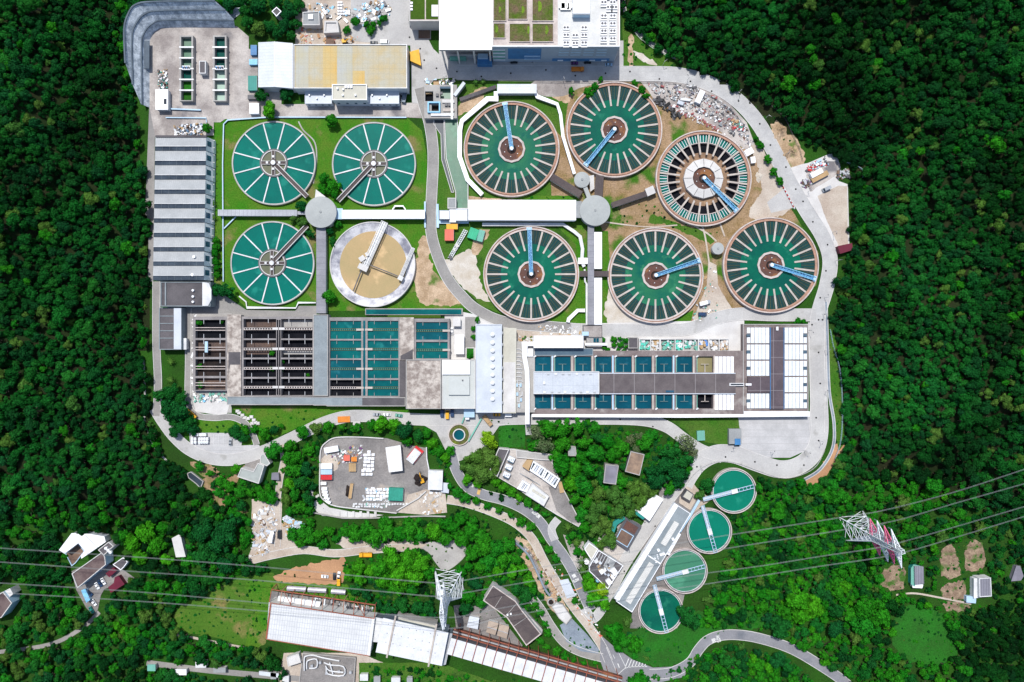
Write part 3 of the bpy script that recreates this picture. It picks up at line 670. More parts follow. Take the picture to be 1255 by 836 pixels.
def brown_tank():
    zt = 3.2; c = P(456.5, 324, zt); k = S*(CAMH-zt)/CAMH; x, y = c.x, c.y; R = lambda r: r*k
    t = thing("mixing_tank", (x, y, 0), "round tank of muddy brown water inside a broad pale sloping rim", "tank")
    MB().ring(x, y, R(51.2), R(52.4), 0, zt, 120).build("tank_wall", "pale_concrete", t)
    m = MB(); n = 96; vs = []
    for r, z in ((R(51.3), zt-.3), (R(40.5), .6)): vs += [(x+r*math.cos(2*PI*i/n), y+r*math.sin(2*PI*i/n), z) for i in range(n)]
    m.add(vs, [[n+i, n+(i+1) % n, (i+1) % n, i][::-1] for i in range(n)]); m.build("sloping_floor", "stained_rim", t)
    MB().cyl(x, y, R(41.2), .1, .9, 96).build("water", "water_brown", t)
    def truss(a, b, w_, nm, z=4.2):
        a = P(*a, z); b = P(*b, z); d = (b-a).normalized(); n_ = Vector((-d.y, d.x, 0)); m = MB()
        for s in (-1, -.35, .35, 1): m.bar(a + n_*w_*s, b + n_*w_*s, .34, .5)
        L_ = (b-a).length; k_ = int(L_/2.2)
        for j in range(k_): m.bar(a + d*L_*j/k_ + n_*w_, a + d*L_*j/k_ - n_*w_, .2)
        m.bar(a + Vector((0,0,-.3)), b + Vector((0,0,-.3)), w_*1.5, .12)
        return m.build(nm, "grey_steel", t)
    truss((471.5,272), (447,327), 2.0, "scraper_bridge")
    truss((506.5,304), (491,340), .95, "access_bridge")
    m = MB(); p = P(445, 328, 4.2); m.box(p.x, p.y, 3.6, 6.0, 3.4, 1.2, -.45); p = P(444, 317, 4.2); m.box(p.x, p.y, 4, 3.5, 3.0, 1.0, .6)
    p = P(450, 312, 4.2); m.box(p.x, p.y, 4, 1.6, 2.4, 1.2, .6); m.build("drive_platform", "pale_concrete", t)
    MB().bar(P(454,325,3.6), P(489,339,3.2), .6, .6).build("scraper_arm", "dark_steel", t)
    MB().bar(P(443,331,3.6), P(433,357,3.2), .6, .6).build("scraper_arm", "dark_steel", t)
    p = P(491, 341, 4.2); MB().box(p.x, p.y, 3.4, 3.0, 2.6, 1.4, -.5).build("access_landing", "white_paint", t)
mat("stained_rim", (.62,.61,.62), .9, (.22,.22,.26), .10, .2, fine=.1, contrast=(.38,.56))
brown_tank()

def small_tank(cx, cy, label, a, b, wat):
    zt = 3.0; c = P(cx, cy, zt); k = S*(CAMH-zt)/CAMH; x, y = c.x, c.y; R = lambda r: r*k
    t = thing("round_tank", (x, y, 0), label, "tank", "smaller emerald tanks beside the long grey roof")
    MB().ring(x, y, R(26.6), R(27.8), 0, zt, 96).build("tank_wall", "pink_concrete", t)
    MB().ring(x, y, R(25.6), R(26.5), .1, zt-.7, 96).build("gutter", "dark_steel", t)
    MB().ring(x, y, R(25.0), R(25.6), .1, zt-.4, 96).build("weir", "white_paint", t)
    MB().cyl(x, y, R(25.2), .1, 2.0, 96).build("water", wat, t)
    z = 3.6; A = P(*a, z); B = P(*b, z); d = (B-A).normalized(); n_ = Vector((-d.y, d.x, 0)); L_ = (B-A).length
    m = MB()
    for s in (-1, 1): m.bar(A + n_*s*1.0, B + n_*s*1.0, .34, .5)
    for j in range(15): m.bar(A + d*L_*j/14 + n_, A + d*L_*j/14 - n_, .25)
    m.build("bridge_rails", "pale_blue", t)
    MB().bar(A + Vector((0,0,-.2)), A + d*L_*.62 + Vector((0,0,-.2)), 1.2, .15).build("bridge_deck", "blue_white", t)
    q = Vector((x, y, 0)); MB().box(x, y, 3.3, 3.8, 2.6, .9, math.atan2(d.y, d.x)).build("drive_unit", "white_paint", t)
small_tank(899.7, 601.8, "emerald tank nearest the curved road, uppermost of the four small tanks", (862,612), (924,596), "water_emerald")
small_tank(869.5, 651.2, "emerald tank second from the curved road, touching the topmost small tank", (861,620), (877,677), "water_emerald")
small_tank(839.5, 700.2, "small round tank with paler olive green water", (805,709.5), (864,694), "water_olive")
small_tank(810, 749.3, "lowest of the four small tanks, beside a dark green tree", (802,717), (817,775), "water_green")

# ring well on the roundabout
def ringwell():
    c = P(562.6, 533, 1.5); k = S; x, y = c.x, c.y
    t = thing("ring_well", (x, y, 0), "small round well in a planted ring in the middle of the forecourt", "well")
    MB().ring(x, y, 12.2*k, 13.2*k, 0, 1.5, 64).build("outer_wall", "pink_concrete", t)
    MB().ring(x, y, 7.6*k, 12.2*k, 0, 1.1, 64).build("planting", "green_roof_planting", t)
    MB().ring(x, y, 6.4*k, 7.6*k, 0, 1.9, 64).build("inner_wall", "pale_concrete", t)
    MB().cyl(x, y, 6.4*k, 0, .8, 64).build("water", "water_blue", t)
    for a_, b_ in (((566,519),(570,509)), ((574,541),(590,513))):
        MB().bar(P(*a_, 1.2), P(*b_, 1.2), .8, .5).build("pipe", "mint_paint", t)
ringwell()
# ------------------------------------------------------------------ buildings
def bldg(name, label, cat, poly, h, roof="grey_roof", wall="pale_concrete", par=.5, parw=.45, parm=None, win=None, group=None, z0=0, wm="glass_blue"):
    xy = PP(poly, h)
    if area(xy) < 0: xy = xy[::-1]
    c = sum(xy, Vector((0, 0)))/len(xy)
    t = thing(name, (c.x, c.y, z0), label, cat, group)
    top = h
    MB().prism(xy, z0, top-.35).build("wall", wall, t)
    MB().prism(inset(xy, parw if par else -.25), top-.34, top-(.30 if par else .0)).build("roof", roof, t)
    if par: parapet(MB(), xy, parw, top-.35, top+par-.3).build("parapet", parm or wall, t)
    if win:
        floors, step, ww, wh = win; cnt = 0
        for i in range(len(xy)):
            a, b = xy[i], xy[(i+1) % len(xy)]; e = b-a; L_ = e.length; e.normalize(); n_ = Vector((e.y, -e.x))
            if n_.dot(-(a+b)/2) <= 0 and n_.dot(Vector((0, 0)) - (a+b)/2) <= 0: continue
            k = int((L_-1.5)/step)
            if k < 1: continue
            for f in range(floors):
                zc = z0 + (f+.35)*(h-z0)/floors
                for j in range(k):
                    if cnt > 90: break
                    p = a + e*(L_*(j+.5)/k) + n_*.03; m = MB(); m.box(p.x, p.y, zc, ww, .12, wh, math.atan2(e.y, e.x)); m.build("window", wm, t); cnt += 1
    return t
def on_roof(t, nm, m, px, py, z, lx, ly, lz, a=0, zp=None):
    p = P(px, py, z if zp is None else zp); return MB().box(p.x, p.y, z, lx, ly, lz, a).build(nm, m, t)
def rbox(t, nm, m, r, z0, z1):
    return MB().prism(PP(r, z1), z0, z1).build(nm, m, t)

def gable(name, label, cat, q, h, rise, roof, wall, group=None, long_axis=0, over=.4):
    """q = four roof corners (px) in order; ridge joins the middles of sides q0q3 and q1q2 (long_axis 0)"""
    c4 = [P(x, y, h) for x, y in q]
    if long_axis: c4 = c4[1:] + c4[:1]
    c = sum(c4, Vector((0,0,0)))/4; t = thing(name, (c.x, c.y, 0), label, cat, group)
    r0 = (c4[0]+c4[3])/2; r1 = (c4[1]+c4[2])/2; r0.z = r1.z = h+rise
    ctr = [p + (Vector((c.x, c.y, h))-p).normalized()*over for p in c4]
    MB().prism([p.xy for p in ctr], 0, h-.1).build("wall", wall, t)
    m = MB(); th = Vector((0, 0, .2)); vs = [*c4, r0, r1]; lo = [v-th for v in vs]
    m.add(vs+lo, [[0,1,5,4],[3,4,5,2],[6,10,11,7],[9,8,11,10],[0,6,7,1],[2,8,9,3],[0,4,10,6],[4,3,9,10],[1,7,11,5],[5,11,8,2]])
    m.build("roof", roof, t)
    MB().bar(r0+Vector((0,0,.05)), r1+Vector((0,0,.05)), .35, .15).build("ridge_cap", "grey_steel", t)
    return t

def path_roof(name, label, cat, pts, w, h, m_, wall="pale_concrete", th=.6, group=None, z0=0):
    c = [P(x, y, h).xy for x, y in pts]; cc = sum(c, Vector((0,0)))/len(c); t = thing(name, (cc.x, cc.y, z0), label, cat, group)
    MB().strip(c, w*S, h-.3, h).build("roof", m_, t); MB().strip(c, w*S-.6, z0, h-.3).build("wall", wall, t); return t
# --- sawtooth hall
def sawtooth():
    h = 9.0; t0 = P(225, 255, h)
    t = thing("sawtooth_hall", (t0.x, t0.y, 0), "long grey hall with ten sawtooth roof bays beside the left hillside", "building")
    ys = [167.5+17.62*i for i in range(11)]
    xl = lambda y: 190.5 - 3.0*(y-167)/176; xr = lambda y: 252.8 - 3.0*(y-167)/176
    MB().prism(PP([(xl(168),168),(xr(168),168),(xr(343.5),343.5),(xl(343.5),343.5)], h-.4), 0, h-.4).build("wall", "blue_grey", t)
    for i in range(10):
        y0, y2 = ys[i], ys[i+1]; y1 = y0 + (y2-y0)*.68
        A = [P(xl(y0),y0,h), P(xr(y0),y0,h), P(xr(y1),y1-.3,h+2.2), P(xl(y1),y1-.3,h+2.2)]; B = [P(xr(y2),y2-.4,h), P(xl(y2),y2-.4,h)]
        m = MB(); m.add(A+B, [[3,2,1,0],[0,5,3],[1,2,4]]); m.build("roof", "saw_roof", t)
        m = MB(); m.add([A[3],A[2],B[0],B[1]], [[0,3,2,1]]); g = m.build("roof_glazing", "slope_dark", t)
        for k in range(1, 7):
            u = k/7; MB().bar(A[3].lerp(A[2], u)+Vector((0,0,.08)), B[1].lerp(B[0], u)+Vector((0,0,.08)), .18, .1).build("glazing_bar", "blue_grey", g)
        m = MB(); m.bar(A[3]+Vector((0,0,.1)), A[2]+Vector((0,0,.1)), .35, .25); m.build("ridge_cap", "grey_steel", g)
        # white east bay with one window
        X = P(xr(y0),y0,h).x; p0 = P(xr(y0)+.2,y0+.3,h); p1 = P(xr(y1)+.2, y2-.6, h); q = P(262-3*(y0-167)/176, y0, 3.0)
        m = MB(); m.add([(p0.x,p0.y,h+.2),(p1.x,p1.y,h+.2),(q.x,p1.y,3.2),(q.x,p0.y,3.2),(p0.x,p0.y,0),(p1.x,p1.y,0),(q.x,p1.y,0),(q.x,p0.y,0)], [[0,3,2,1],[3,7,6,2],[0,4,7,3],[1,2,6,5]])
        m.build("east_bay", "bright_white", t)
        cy = (p0.y*.55+p1.y*.45); cx = p0.x*.55+q.x*.45; m = MB(); zz = h*.55+3*.45+.25
        dx = (q.x-p0.x)*.28; dz = (3.0-h)*.28
        m.add([(cx-dx,cy+1.6,zz-dz+.1),(cx+dx,cy+1.6,zz+dz+.1),(cx+dx,cy-1.6,zz+dz+.1),(cx-dx,cy-1.6,zz-dz+.1)], [[0,3,2,1]])
        m.build("window", "glass_blue", t)
    for (x, y) in ((239,315),(237,337)):
        p = P(x, y, h+1); MB().cyl(p.x, p.y, .9, h, h+2.6, 12).build("roof_vent", "bright_white", t)
    rbox(t, "end_parapet", "dark_roof", rect(190.5,165.8,253,168.0), h-.5, h+.9)
    m = MB()
    for y in range(172, 345, 9): m.strip([P(260.5-3*(y-167)/176,y,3.6).xy, P(263.5-3*(y-167)/176,y,3.6).xy], .35, 3.2, 3.5)
    m.build("bracket", "pale_concrete", t)
sawtooth()
t = bldg("annex", "dark flat roofed annex joined to the lower end of the sawtooth hall", "building", rect(197,345.5,258,375.6), 8, "dark_roof", "blue_grey", .5)
rbox(t, "white_stair", "white_paint", [(248,346),(256,347),(259,355),(259,367),(255,375),(248,375)], 7.5, 8.6)
for y in (356, 363.5, 370): p = P(237, y, 8); MB().cyl(p.x, p.y, .7, 7.7, 8.9, 12).build("roof_vent", "bright_white", t)
rbox(t, "roof_upstand", "blue_grey", rect(202,346.5,203.5,375), 7.6, 8.2)
t = bldg("store_building", "narrow dark roofed store below the flat annex, with a white strip roof", "building", rect(195,377,222.5,428.6), 6, "dark_roof", "blue_grey", .4)
rbox(t, "white_roof_strip", "blue_white", rect(213,377.5,222,428), 5.6, 6.2)
for y in (387,396,405,414): rbox(t, "roof_upstand", "blue_grey", rect(196,y,212.6,y+.9), 5.6, 6.0)
bldg("small_shed", "small white shed attached to the narrow dark store", "shed", rect(221,415,228,428), 4, "white_paint", "white_paint", 0)

# --- large modern building on the top edge
def top_building():
    h = 22.0; c = P(650, 20, h)
    t = thing("treatment_building", (c.x, c.y, 0), "large modern white and glass building with roof gardens on the top edge", "building")
    A = rect(538.5,-40,603,61.5); B = rect(603,-40,759.5,57.5)
    MB().prism(PP(rect(541,-40,603,43), h), 0, h-1.4).build("wall", "pale_concrete", t); MB().prism(PP(A, h), h-1.4, h-.3, True).build("roof_slab", "pale_concrete", t)
    for x in (541, 560, 580, 600): p = P(x, 59, h); MB().box(p.x, p.y, 0, .9, .9, h-1.4).build("column", "pale_concrete", t)
    MB().prism(PP(B, h-.3), 0, h-.6).build("wall", "pale_concrete", t)
    mat_lines("big_white", (.80,.80,.80), (.66,.66,.67), 7.5, 'X', .2, .5, pitch2=9.5, col2=(.73,.73,.735))
    MB().prism(PP(A, h), h-.3, h).build("roof", "big_white", t)
    MB().prism(PP(B, h-.6), h-.6, h-.3).build("roof", "pink_concrete", t)
    for p_ in (A, B): parapet(MB(), PP(p_, h), .6, h-.5, h+.5).build("parapet", "bright_white", t)
    for r in (rect(604.5,-30,620.5,26),rect(622.5,-30,646.5,24),rect(652,-30,678.5,26),rect(604.5,28,619.5,47),rect(624,28.5,650,51.5),rect(652,28.5,678.5,51.5)):
        rbox(t, "roof_garden", "green_roof_planting", r, h-.3, h+.1)
        parapet(MB(), PP(r, h+.4), .35, h-.3, h+.4).build("garden_kerb", "pink_concrete", t)
    for (x, y, rr) in ((608,36,4.5),(647,37,5),(669,37,5.5),(640,12,5),(660,8,7),(612,12,4)):
        m = MB(); a = [P(x+rr*math.cos(k)*.6, y+rr*math.sin(k), h) for k in np.linspace(-1.5,1.5,9)] + [P(x-1+rr*.1*math.cos(k), y+rr*.6*math.sin(k), h) for k in np.linspace(1.5,-1.5,7)]
        m.prism([p.xy for p in a], h+.1, h+.25); m.build("planting_bed", "lime_bed", t)
    mat("roof_screed", (.62,.62,.60), .8, (.52,.52,.50), .15, .2, fine=.05)
    rbox(t, "plant_deck", "roof_screed", rect(683.5,-30,757,57), h-.3, h+.05)
    # roof plant room and condenser units, in rows
    rbox(t, "plant_room", "bright_white", rect(702,-20,723,16.5), h, h+5)
    rbox(t, "plant_room_wall", "pale_blue", rect(703,16.6,723,19), h, h+3)
    def unit(x, y):
        p = P(x, y, h+1.4); u = MB().box(p.x, p.y, h+.06, 3.4, 2.4, 1.5).build("cooling_unit", "bright_white", t)
        m = MB()
        for s in (-.85, .85): m.cyl(p.x+s, p.y+.1, .7, h+1.5, h+1.72, 10)
        m.build("fan", "dark_steel", u)
        m = MB(); m.box(p.x, p.y-2.0, h+.06, 3.6, .8, .9); m.build("pipework", "grey_steel", u)
    for x in (694, 716): [unit(x, y) for y in (34, 43, 52.5)]
    for y in (43.5, 53): unit(705, y)
    for x in (740, 751): [unit(x, y) for y in (3, 19.5, 29, 38, 47.5)]
    for x in (747, 753): [unit(x, y) for y in (-6, 9)]
    for (x, y, lx, ly) in ((690,2,2,9),(696,0,1.2,12),(693,12,6,1.2),(689,8,4,3),(699,8,3,3)): on_roof(t, "duct", "grey_steel", x, y, h+.1, lx, ly, 1.2)
    # facade: glazed bands on the south side, one floor above the other
    xy0 = P(603.4, 57.5, h-.3); yf = xy0.y
    def fac(x0, x1, z0, z1, nm, mt, d=.12):
        a = P(x0, 58, h).x; b = P(x1, 58, h).x; return MB().box((a+b)/2, yf-d/2, z0, b-a, d, z1-z0).build(nm, mt, t)
    fac(603.6,759,0.5,21.3,"facade","facade_grey",.10)
    for i in range(9): fac(623+4.6*i, 627+4.6*i, 6, 19.5, "window", "blue_paint", .22)
    fac(622.5,664,5,19.8,"window_frame","blue_paint",.14)
    for z in (5.5, 9.5): fac(643, 663, z, z+.8, "sun_shade", "pale_blue", .9)
    for z in (17.2, 13.6, 10.0):
        for x in (686,701,717,733): fac(x, x+12.5, z, z+1.3, "window", "pale_blue", .2)
    fac(679,752,2.2,5.6,"window","blue_paint",.22)
    for x in (686,703,727,742): fac(x, x+7, 2.9, 3.9, "sun_shade", "bright_white", .5)
    for k in range(7): fac(603.6, 619, 3+2.4*k, 4.2+2.4*k, "louvre", "mint_paint" if k % 2 else "white_steel", .25+.02*k)
    # entrance canopy and sunken stair under the white part
    y2 = P(570, 61.5, h).y
    MB().box(P(594,72,4).x, P(594,74,4).y, .1, 9, 5, 4.5).build("entrance_box", "blue_paint", t)
    MB().box(P(592,70,4).x, P(592,68.5,6).y, .1, 6, 3, 5.6).build("entrance_box", "pale_blue", t)
    MB().box(P(561,70,4).x, P(561,71,3).y, .1, 10, 1.6, 3.2).build("entrance_canopy", "mint_paint", t)
    MB().box(P(568,66,4).x, P(568,67.5,4).y, .1, 20, .8, 4).build("entrance_canopy", "grey_steel", t)
mat("facade_grey", (.33,.40,.47), .6, (.28,.34,.41), .1, .3)
mat("lime_bed", (.14,.24,.02), .9, (.11,.18,.02), .3, .1, fine=.2)
top_building()
t = bldg("green_roof_block", "low block with two turf roof squares left of the big white roof", "building", rect(501.5,-30,538,26), 12, "pink_concrete", "pale_concrete", .5)
for r in (rect(503,-25,520.5,23.5), rect(522,-25,537,23.5)): rbox(t, "turf_roof", "roof_turf", r, 11.7, 11.9)
rbox(t, "roof_hatch", "bright_white", rect(529,6,537,20), 11.8, 12.4)
for y in (4, 8, 12): on_roof(t, "roof_pipe", "bright_white", 504.5, y, 11.9, 1.4, 1.2, .6)
bldg("linking_wall", "low grey walled court between the turf roof block and the road", "wall", [(501,28),(538,28),(538,31),(503,30)], 3, "grey_roof", "pale_concrete", 0)
bldg("dark_court", "reddish paved lift court at the foot of the turf roof block", "court", rect(512,35,528,48), .6, "rust_roof", "concrete", .2)

# --- yellow stained roof workshop
t = bldg("workshop", "long workshop with a yellow stained slab roof", "building", rect(360,54.5,499,108.5), 9.5, "yellow_slabs", "blue_white", .6, parm="white_paint", wm="glass_blue")
def yellow_mat():
    m = mat_lines("yellow_slabs", (.42,.40,.32), (.33,.30,.22), 3.2, 'X', .12, .85, col2=(.45,.36,.20), pitch2=3.2)
    b = m.node_tree.nodes["Principled BSDF"]
    return m
yellow_mat(); mat_lines("ochre_slabs", (.54,.36,.12), (.40,.28,.10), 3.2, 'X', .12, .85, col2=(.48,.38,.19), pitch2=3.2)
mat_lines("grey_slabs", (.40,.405,.37), (.33,.32,.27), 3.2, 'X', .12, .85, col2=(.42,.39,.28), pitch2=3.2)
for o in bpy.data.objects:
    if o.name.startswith("roof") and o.parent is t: o.data.materials[0] = M["yellow_slabs"]
rbox(t, "ochre_slabs", "ochre_slabs", rect(396,56.5,413,107), 9.2, 9.28); rbox(t, "ochre_slabs", "ochre_slabs", rect(432.5,87,447,107), 9.2, 9.28)
rbox(t, "grey_slabs", "grey_slabs", rect(362.5,56.5,378,107), 9.2, 9.27); rbox(t, "grey_slabs", "grey_slabs", rect(413.2,56.5,432,107), 9.2, 9.27)
t = bldg("stair_block", "small grey roofed block standing against the yellow roofed workshop", "building", rect(407,103.5,449.8,122.8), 10.2, "tan_roof", "blue_white", .6, parm="bright_white", win=(1,4,1.5,2))
for x, y in ((414,109),(421,110),(420.5,117),(436,117)): on_roof(t, "roof_tank", "bright_white", x, y, 10, 1.0, 1.0, 1.1)
for x in (424,427.5,431): on_roof(t, "cooling_unit", "bright_white", x, 106.5, 10, 1.2, 1.8, .8)
for lab, x0, x1 in (("left", 373.5, 406.5), ("right", 450.3, 489)):
    t = bldg("lean_to", f"pale blue roofed lean-to on the {lab} of the small grey roofed block", "building", rect(x0,109.5,x1,127), 5, "blue_white", "blue_white", .2, win=(1,3,1.2,1.4))
    for k in range(3): on_roof(t, "roof_vent", "grey_steel", x0+6+k*9, 117+k % 2*4, 5, .8, .8, .8)
t = gable("white_gable_shed", "white sheet roofed shed at the left end of the yellow roofed workshop", "shed", [(338,51.5),(338,106),(316.5,107),(316.5,52)][::-1] if 0 else [(316.5,52),(316.5,107),(359,108.5),(359,53)], 8, 1.6, "sheet_roof_y", "blue_white")
# water tower style plant rooms top
t = bldg("plant_room", "grey flat plant room with round hatch on the top left works yard", "building", [(371,15),(391,14),(392,31),(371,31)], 5, "grey_roof", "pale_concrete", .5)
on_roof(t, "roof_hatch", "bright_white", 381, 21, 5, 3, 3, .6)
bldg("open_pit_house", "square house with white parapet and dished roof in the top works yard", "building", [(398,26),(414,26),(416,40),(397,41)], 4, "pale_concrete", "pale_concrete", .8, parw=1.0)
bldg("rust_tank_house", "small rust brown box beside the excavator behind the yellow roof", "shed", rect(400,48,409,54), 4, "rust_roof", "rust_steel", 0)
bldg("tree_hut", "tiny dark square hut with white rim among the top left trees", "hut", [(333,14),(339,8.5),(345,14),(339,20.5)], 7, "dark_roof", "white_paint", .4, parm="bright_white")

# --- cell rows in the upper-left yard
def cells(name, label, cat, outer, holes, zt, zf, mats, parent=None, group=None, deck="concrete", wall_w=None, fill=None, zw=None, base=0):
    """block with open rectangular basins: mesh = deck with real holes; each basin's water is a part"""
    xs = sorted({outer[0], outer[2], *[h[0] for h in holes], *[h[2] for h in holes]}); ys = sorted({outer[1], outer[3], *[h[1] for h in holes], *[h[3] for h in holes]})
    c = P((outer[0]+outer[2])/2, (outer[1]+outer[3])/2, zt)
    t = parent or thing(name, (c.x, c.y, base), label, cat, group)
    m = MB(); X = [P(x, 0, zt).x for x in xs]; Y = [P(0, y, zt).y for y in ys]
    def hole(i, j):
        if i < 0 or j < 0 or i >= len(xs)-1 or j >= len(ys)-1: return None
        x = (xs[i]+xs[i+1])/2; y = (ys[j]+ys[j+1])/2
        return any(h[0] < x < h[2] and h[1] < y < h[3] for h in holes)
    for i in range(len(xs)-1):
        for j in range(len(ys)-1):
            x0, x1, y0, y1 = X[i], X[i+1], Y[j+1], Y[j]
            if hole(i, j): continue
            m.add([(x0,y0,zt),(x1,y0,zt),(x1,y1,zt),(x0,y1,zt)], [[0,1,2,3]])
            for di, dj, a, b in ((-1,0,(x0,y1),(x0,y0)),(1,0,(x1,y0),(x1,y1)),(0,-1,(x1,y1),(x0,y1)),(0,1,(x0,y0),(x1,y0))):
                if hole(i+di, j+dj) is not False:
                    m.add([(*a,zf),(*b,zf),(*b,zt),(*a,zt)] if hole(i+di, j+dj) else [(*a,base),(*b,base),(*b,zt),(*a,zt)], [[0,1,2,3]])
    m.build("deck", deck, t)
    for k, h in enumerate(holes):
        mt = mats[k % len(mats)] if isinstance(mats, list) else mats
        z = zw[k] if isinstance(zw, list) else (zw if zw is not None else zf)
        MB().sheet([(P(h[0]-.3,0,zt).x, P(0,h[1]-.3,zt).y), (P(h[2]+.3,0,zt).x, P(0,h[1]-.3,zt).y), (P(h[2]+.3,0,zt).x, P(0,h[3]+.3,zt).y), (P(h[0]-.3,0,zt).x, P(0,h[3]+.3,zt).y)], z).build("water" if "water" in mt or mt == "basin_black" else "basin_floor", mt, t)
    return t
for nm, x0, ms in (("left", 220, ["water_channel","water_channel","water_channel","water_deep","rich_grass","rich_grass"]), ("right", 261, ["water_deep","water_deep","water_deep","pale_green","pale_green","pale_green"])):
    hs = [(x0+2.0, 45.2+13.2*i, x0+14.6, 56.9+13.2*i) for i in range(6)]
    t = cells("cell_row", f"{nm} one of the two long rows of six square cells in the top left yard", "basin", (x0,43.5,x0+16.6,124), hs, 3.2, .3, ms, deck="concrete", group="rows of cells in the top left yard")
    for i in range(1, 6): rbox(t, "cross_walk", "grey_steel", rect(x0-.6, 42.6+13.2*i+1.1, x0+17.2, 42.6+13.2*i+2.8), 3.25, 3.5)
    rbox(t, "machine_deck", "bright_white", rect(x0+3, 80.5, x0+13, 85.5), 3.2, 3.9)
    for k in range(4): on_roof(t, "pump", "dark_steel" if k % 2 else "blue_paint", x0+4.5+2.4*k, 83, 3.9, .8, .9, .9)
mat("pale_green", (.38,.50,.42), .7, (.32,.44,.37), .1)
path_roof("blue_pipe_wall", "low blue pipe wall running right from the white shed in the top left yard", "wall", [(206,133.2),(246,134.8)], 1.6, 1.2, "pale_blue", "blue_paint")
path_roof("blue_pipe_wall", "low blue pipe wall just above the scrap heap by the sawtooth hall", "wall", [(203,144),(252.5,144.5),(253,150)], 1.2, 1.0, "pale_blue", "blue_paint")
t = bldg("control_hut", "dark roofed hut between the two rows of square cells", "hut", [(244,74.5),(252,74.5),(252,90),(244,90)], 4, "dark_roof", "white_paint", .2)
t = bldg("white_shed", "white flat roofed shed against the left edge of the top left yard", "shed", rect(191,110,205.5,134), 4, "bright_white", "white_paint", 0)
on_roof(t, "roof_hole", "glass_dark", 202.5, 124.5, 4.01, 1.6, 3.2, .1)

# --- settling basin block, lower left
def gutters(t, holes, zt, mt, n=(.27,.73), stub=.45, col="grey_steel"):
    for h in holes:
        x0, y0, x1, y1 = h; m = MB()
        for u in n:
            x = x0+(x1-x0)*u
            m.bar(P(x, y0-.2, zt-.3), P(x, y0+(y1-y0)*stub*.7, zt-.3), .22, .2); m.bar(P(x, y1-(y1-y0)*stub*.6, zt-.3), P(x, y1+.2, zt-.3), .22, .2)
        m.build("weir_post", col, t)
        ym = (y0+y1)/2
rows4 = [(391,414.8),(416.8,438.4),(440.4,462.2),(464.2,484.8)]
# B: black empty
hB = [(298.5,a,338.5,b) for a, b in rows4] + [(344.6,a,383.0,b) for a, b in rows4]
t = cells("settling_basins", "two columns of empty black settling basins beside the broad grey walkway", "basin", (295.3,388,384,485.5), hB, 4.2, .4,
          ["basin_black"]*8, deck="basin_deck")
for k, (x0,a,x1,b) in enumerate(hB):
    ym = (a+b)/2
    MB().bar(P(x0,ym-1.0,3.9), P(x1,ym-1.0,3.9), .32, .6).build("launder", "pink_concrete", t); MB().bar(P(x0,ym+1.3,3.9), P(x1,ym+1.3,3.9), .32, .6).build("launder", "pink_concrete", t)
    m = MB()
    for j in range(13): m.bar(P(x0+(x1-x0)*j/12.5+.8, ym-1, 3.8), P(x0+(x1-x0)*j/12.5+.8, ym+1.3, 3.8), .5, .3)
    m.build("launder_ties", "pale_concrete", t)
    if k in (0, 1, 4): MB().sheet(PP([(x0,a+1.5),(x1,a+1.5),(x1,ym-2),(x0,ym-2)], 1.0), .6).build("sludge", "rust_sludge" if k != 4 else "concrete", t)
    if k in (1, 5): MB().sheet(PP([(x0,ym+2.5),(x1,ym+2.5),(x1,b-4),(x0,b-4)], 1.0), .62).build("sludge", "rust_sludge" if k == 1 else "concrete", t)
    for u in (.25, .76):
        for s in (0, 1):
            x = x0+(x1-x0)*u; ya, yb = (a, a+5) if s == 0 else (b-5, b)
            MB().bar(P(x,ya,4), P(x,yb,4), .3, .3).build("weir_post", "grey_steel", t)
    p = P(x1-1 if k < 4 else x0+1, ym, 4.2); MB().box(p.x, p.y, 4.0, 3.4, 1.5, .5).build("outlet_box", "pale_concrete", t)
MB().prism(PP(rect(339.3,392,341,484),4.3), 4.2, 4.3).build("drain_slot", "basin_black", t); MB().prism(PP(rect(342,392,343.7,484),4.3), 4.2, 4.32).build("drain_slot", "basin_black", t)
# A: ruined with debris
rowsA = [(392,414.4),(416.8,437.6),(440.2,461),(463.5,478)]
hA = [(239.5,a,276.5,b) for a, b in rowsA]
t = cells("settling_basins", "leftmost overgrown ruined settling basins with brown sludge and debris", "basin", (236.5,388,279,479), hA, 3.6, .4, ["basin_black","rust_sludge","wet_dark","rust_sludge"], deck="basin_deck")
for k, (x0,a,x1,b) in enumerate(hA):
    ym = (a+b)/2
    for s in (-1.6, 1.6): MB().bar(P(x0,ym+s,3.3), P(x1,ym+s,3.3), .4, .6).build("launder", "pink_concrete", t)
    if k in (1, 2): MB().sheet(PP([(x0+1,ym+3),(x1,ym+3),(x1,b-.5),(x0+1,b-.5)], 1.0), .6).build("sludge", "wet_dark", t)
    for u in (.28, .82):
        x = x0+(x1-x0)*u; MB().bar(P(x,a,3.5), P(x,a+5,3.5), .3, .3).build("weir_post", "grey_steel", t)
        if k < 3: MB().bar(P(x,b-5,3.5), P(x,b,3.5), .3, .3).build("weir_post", "grey_steel", t)
MB().prism(PP(rect(251,418.5,254.5,432),4.2), 3.4, 4.2).build("crane_beam", "pale_blue", t)
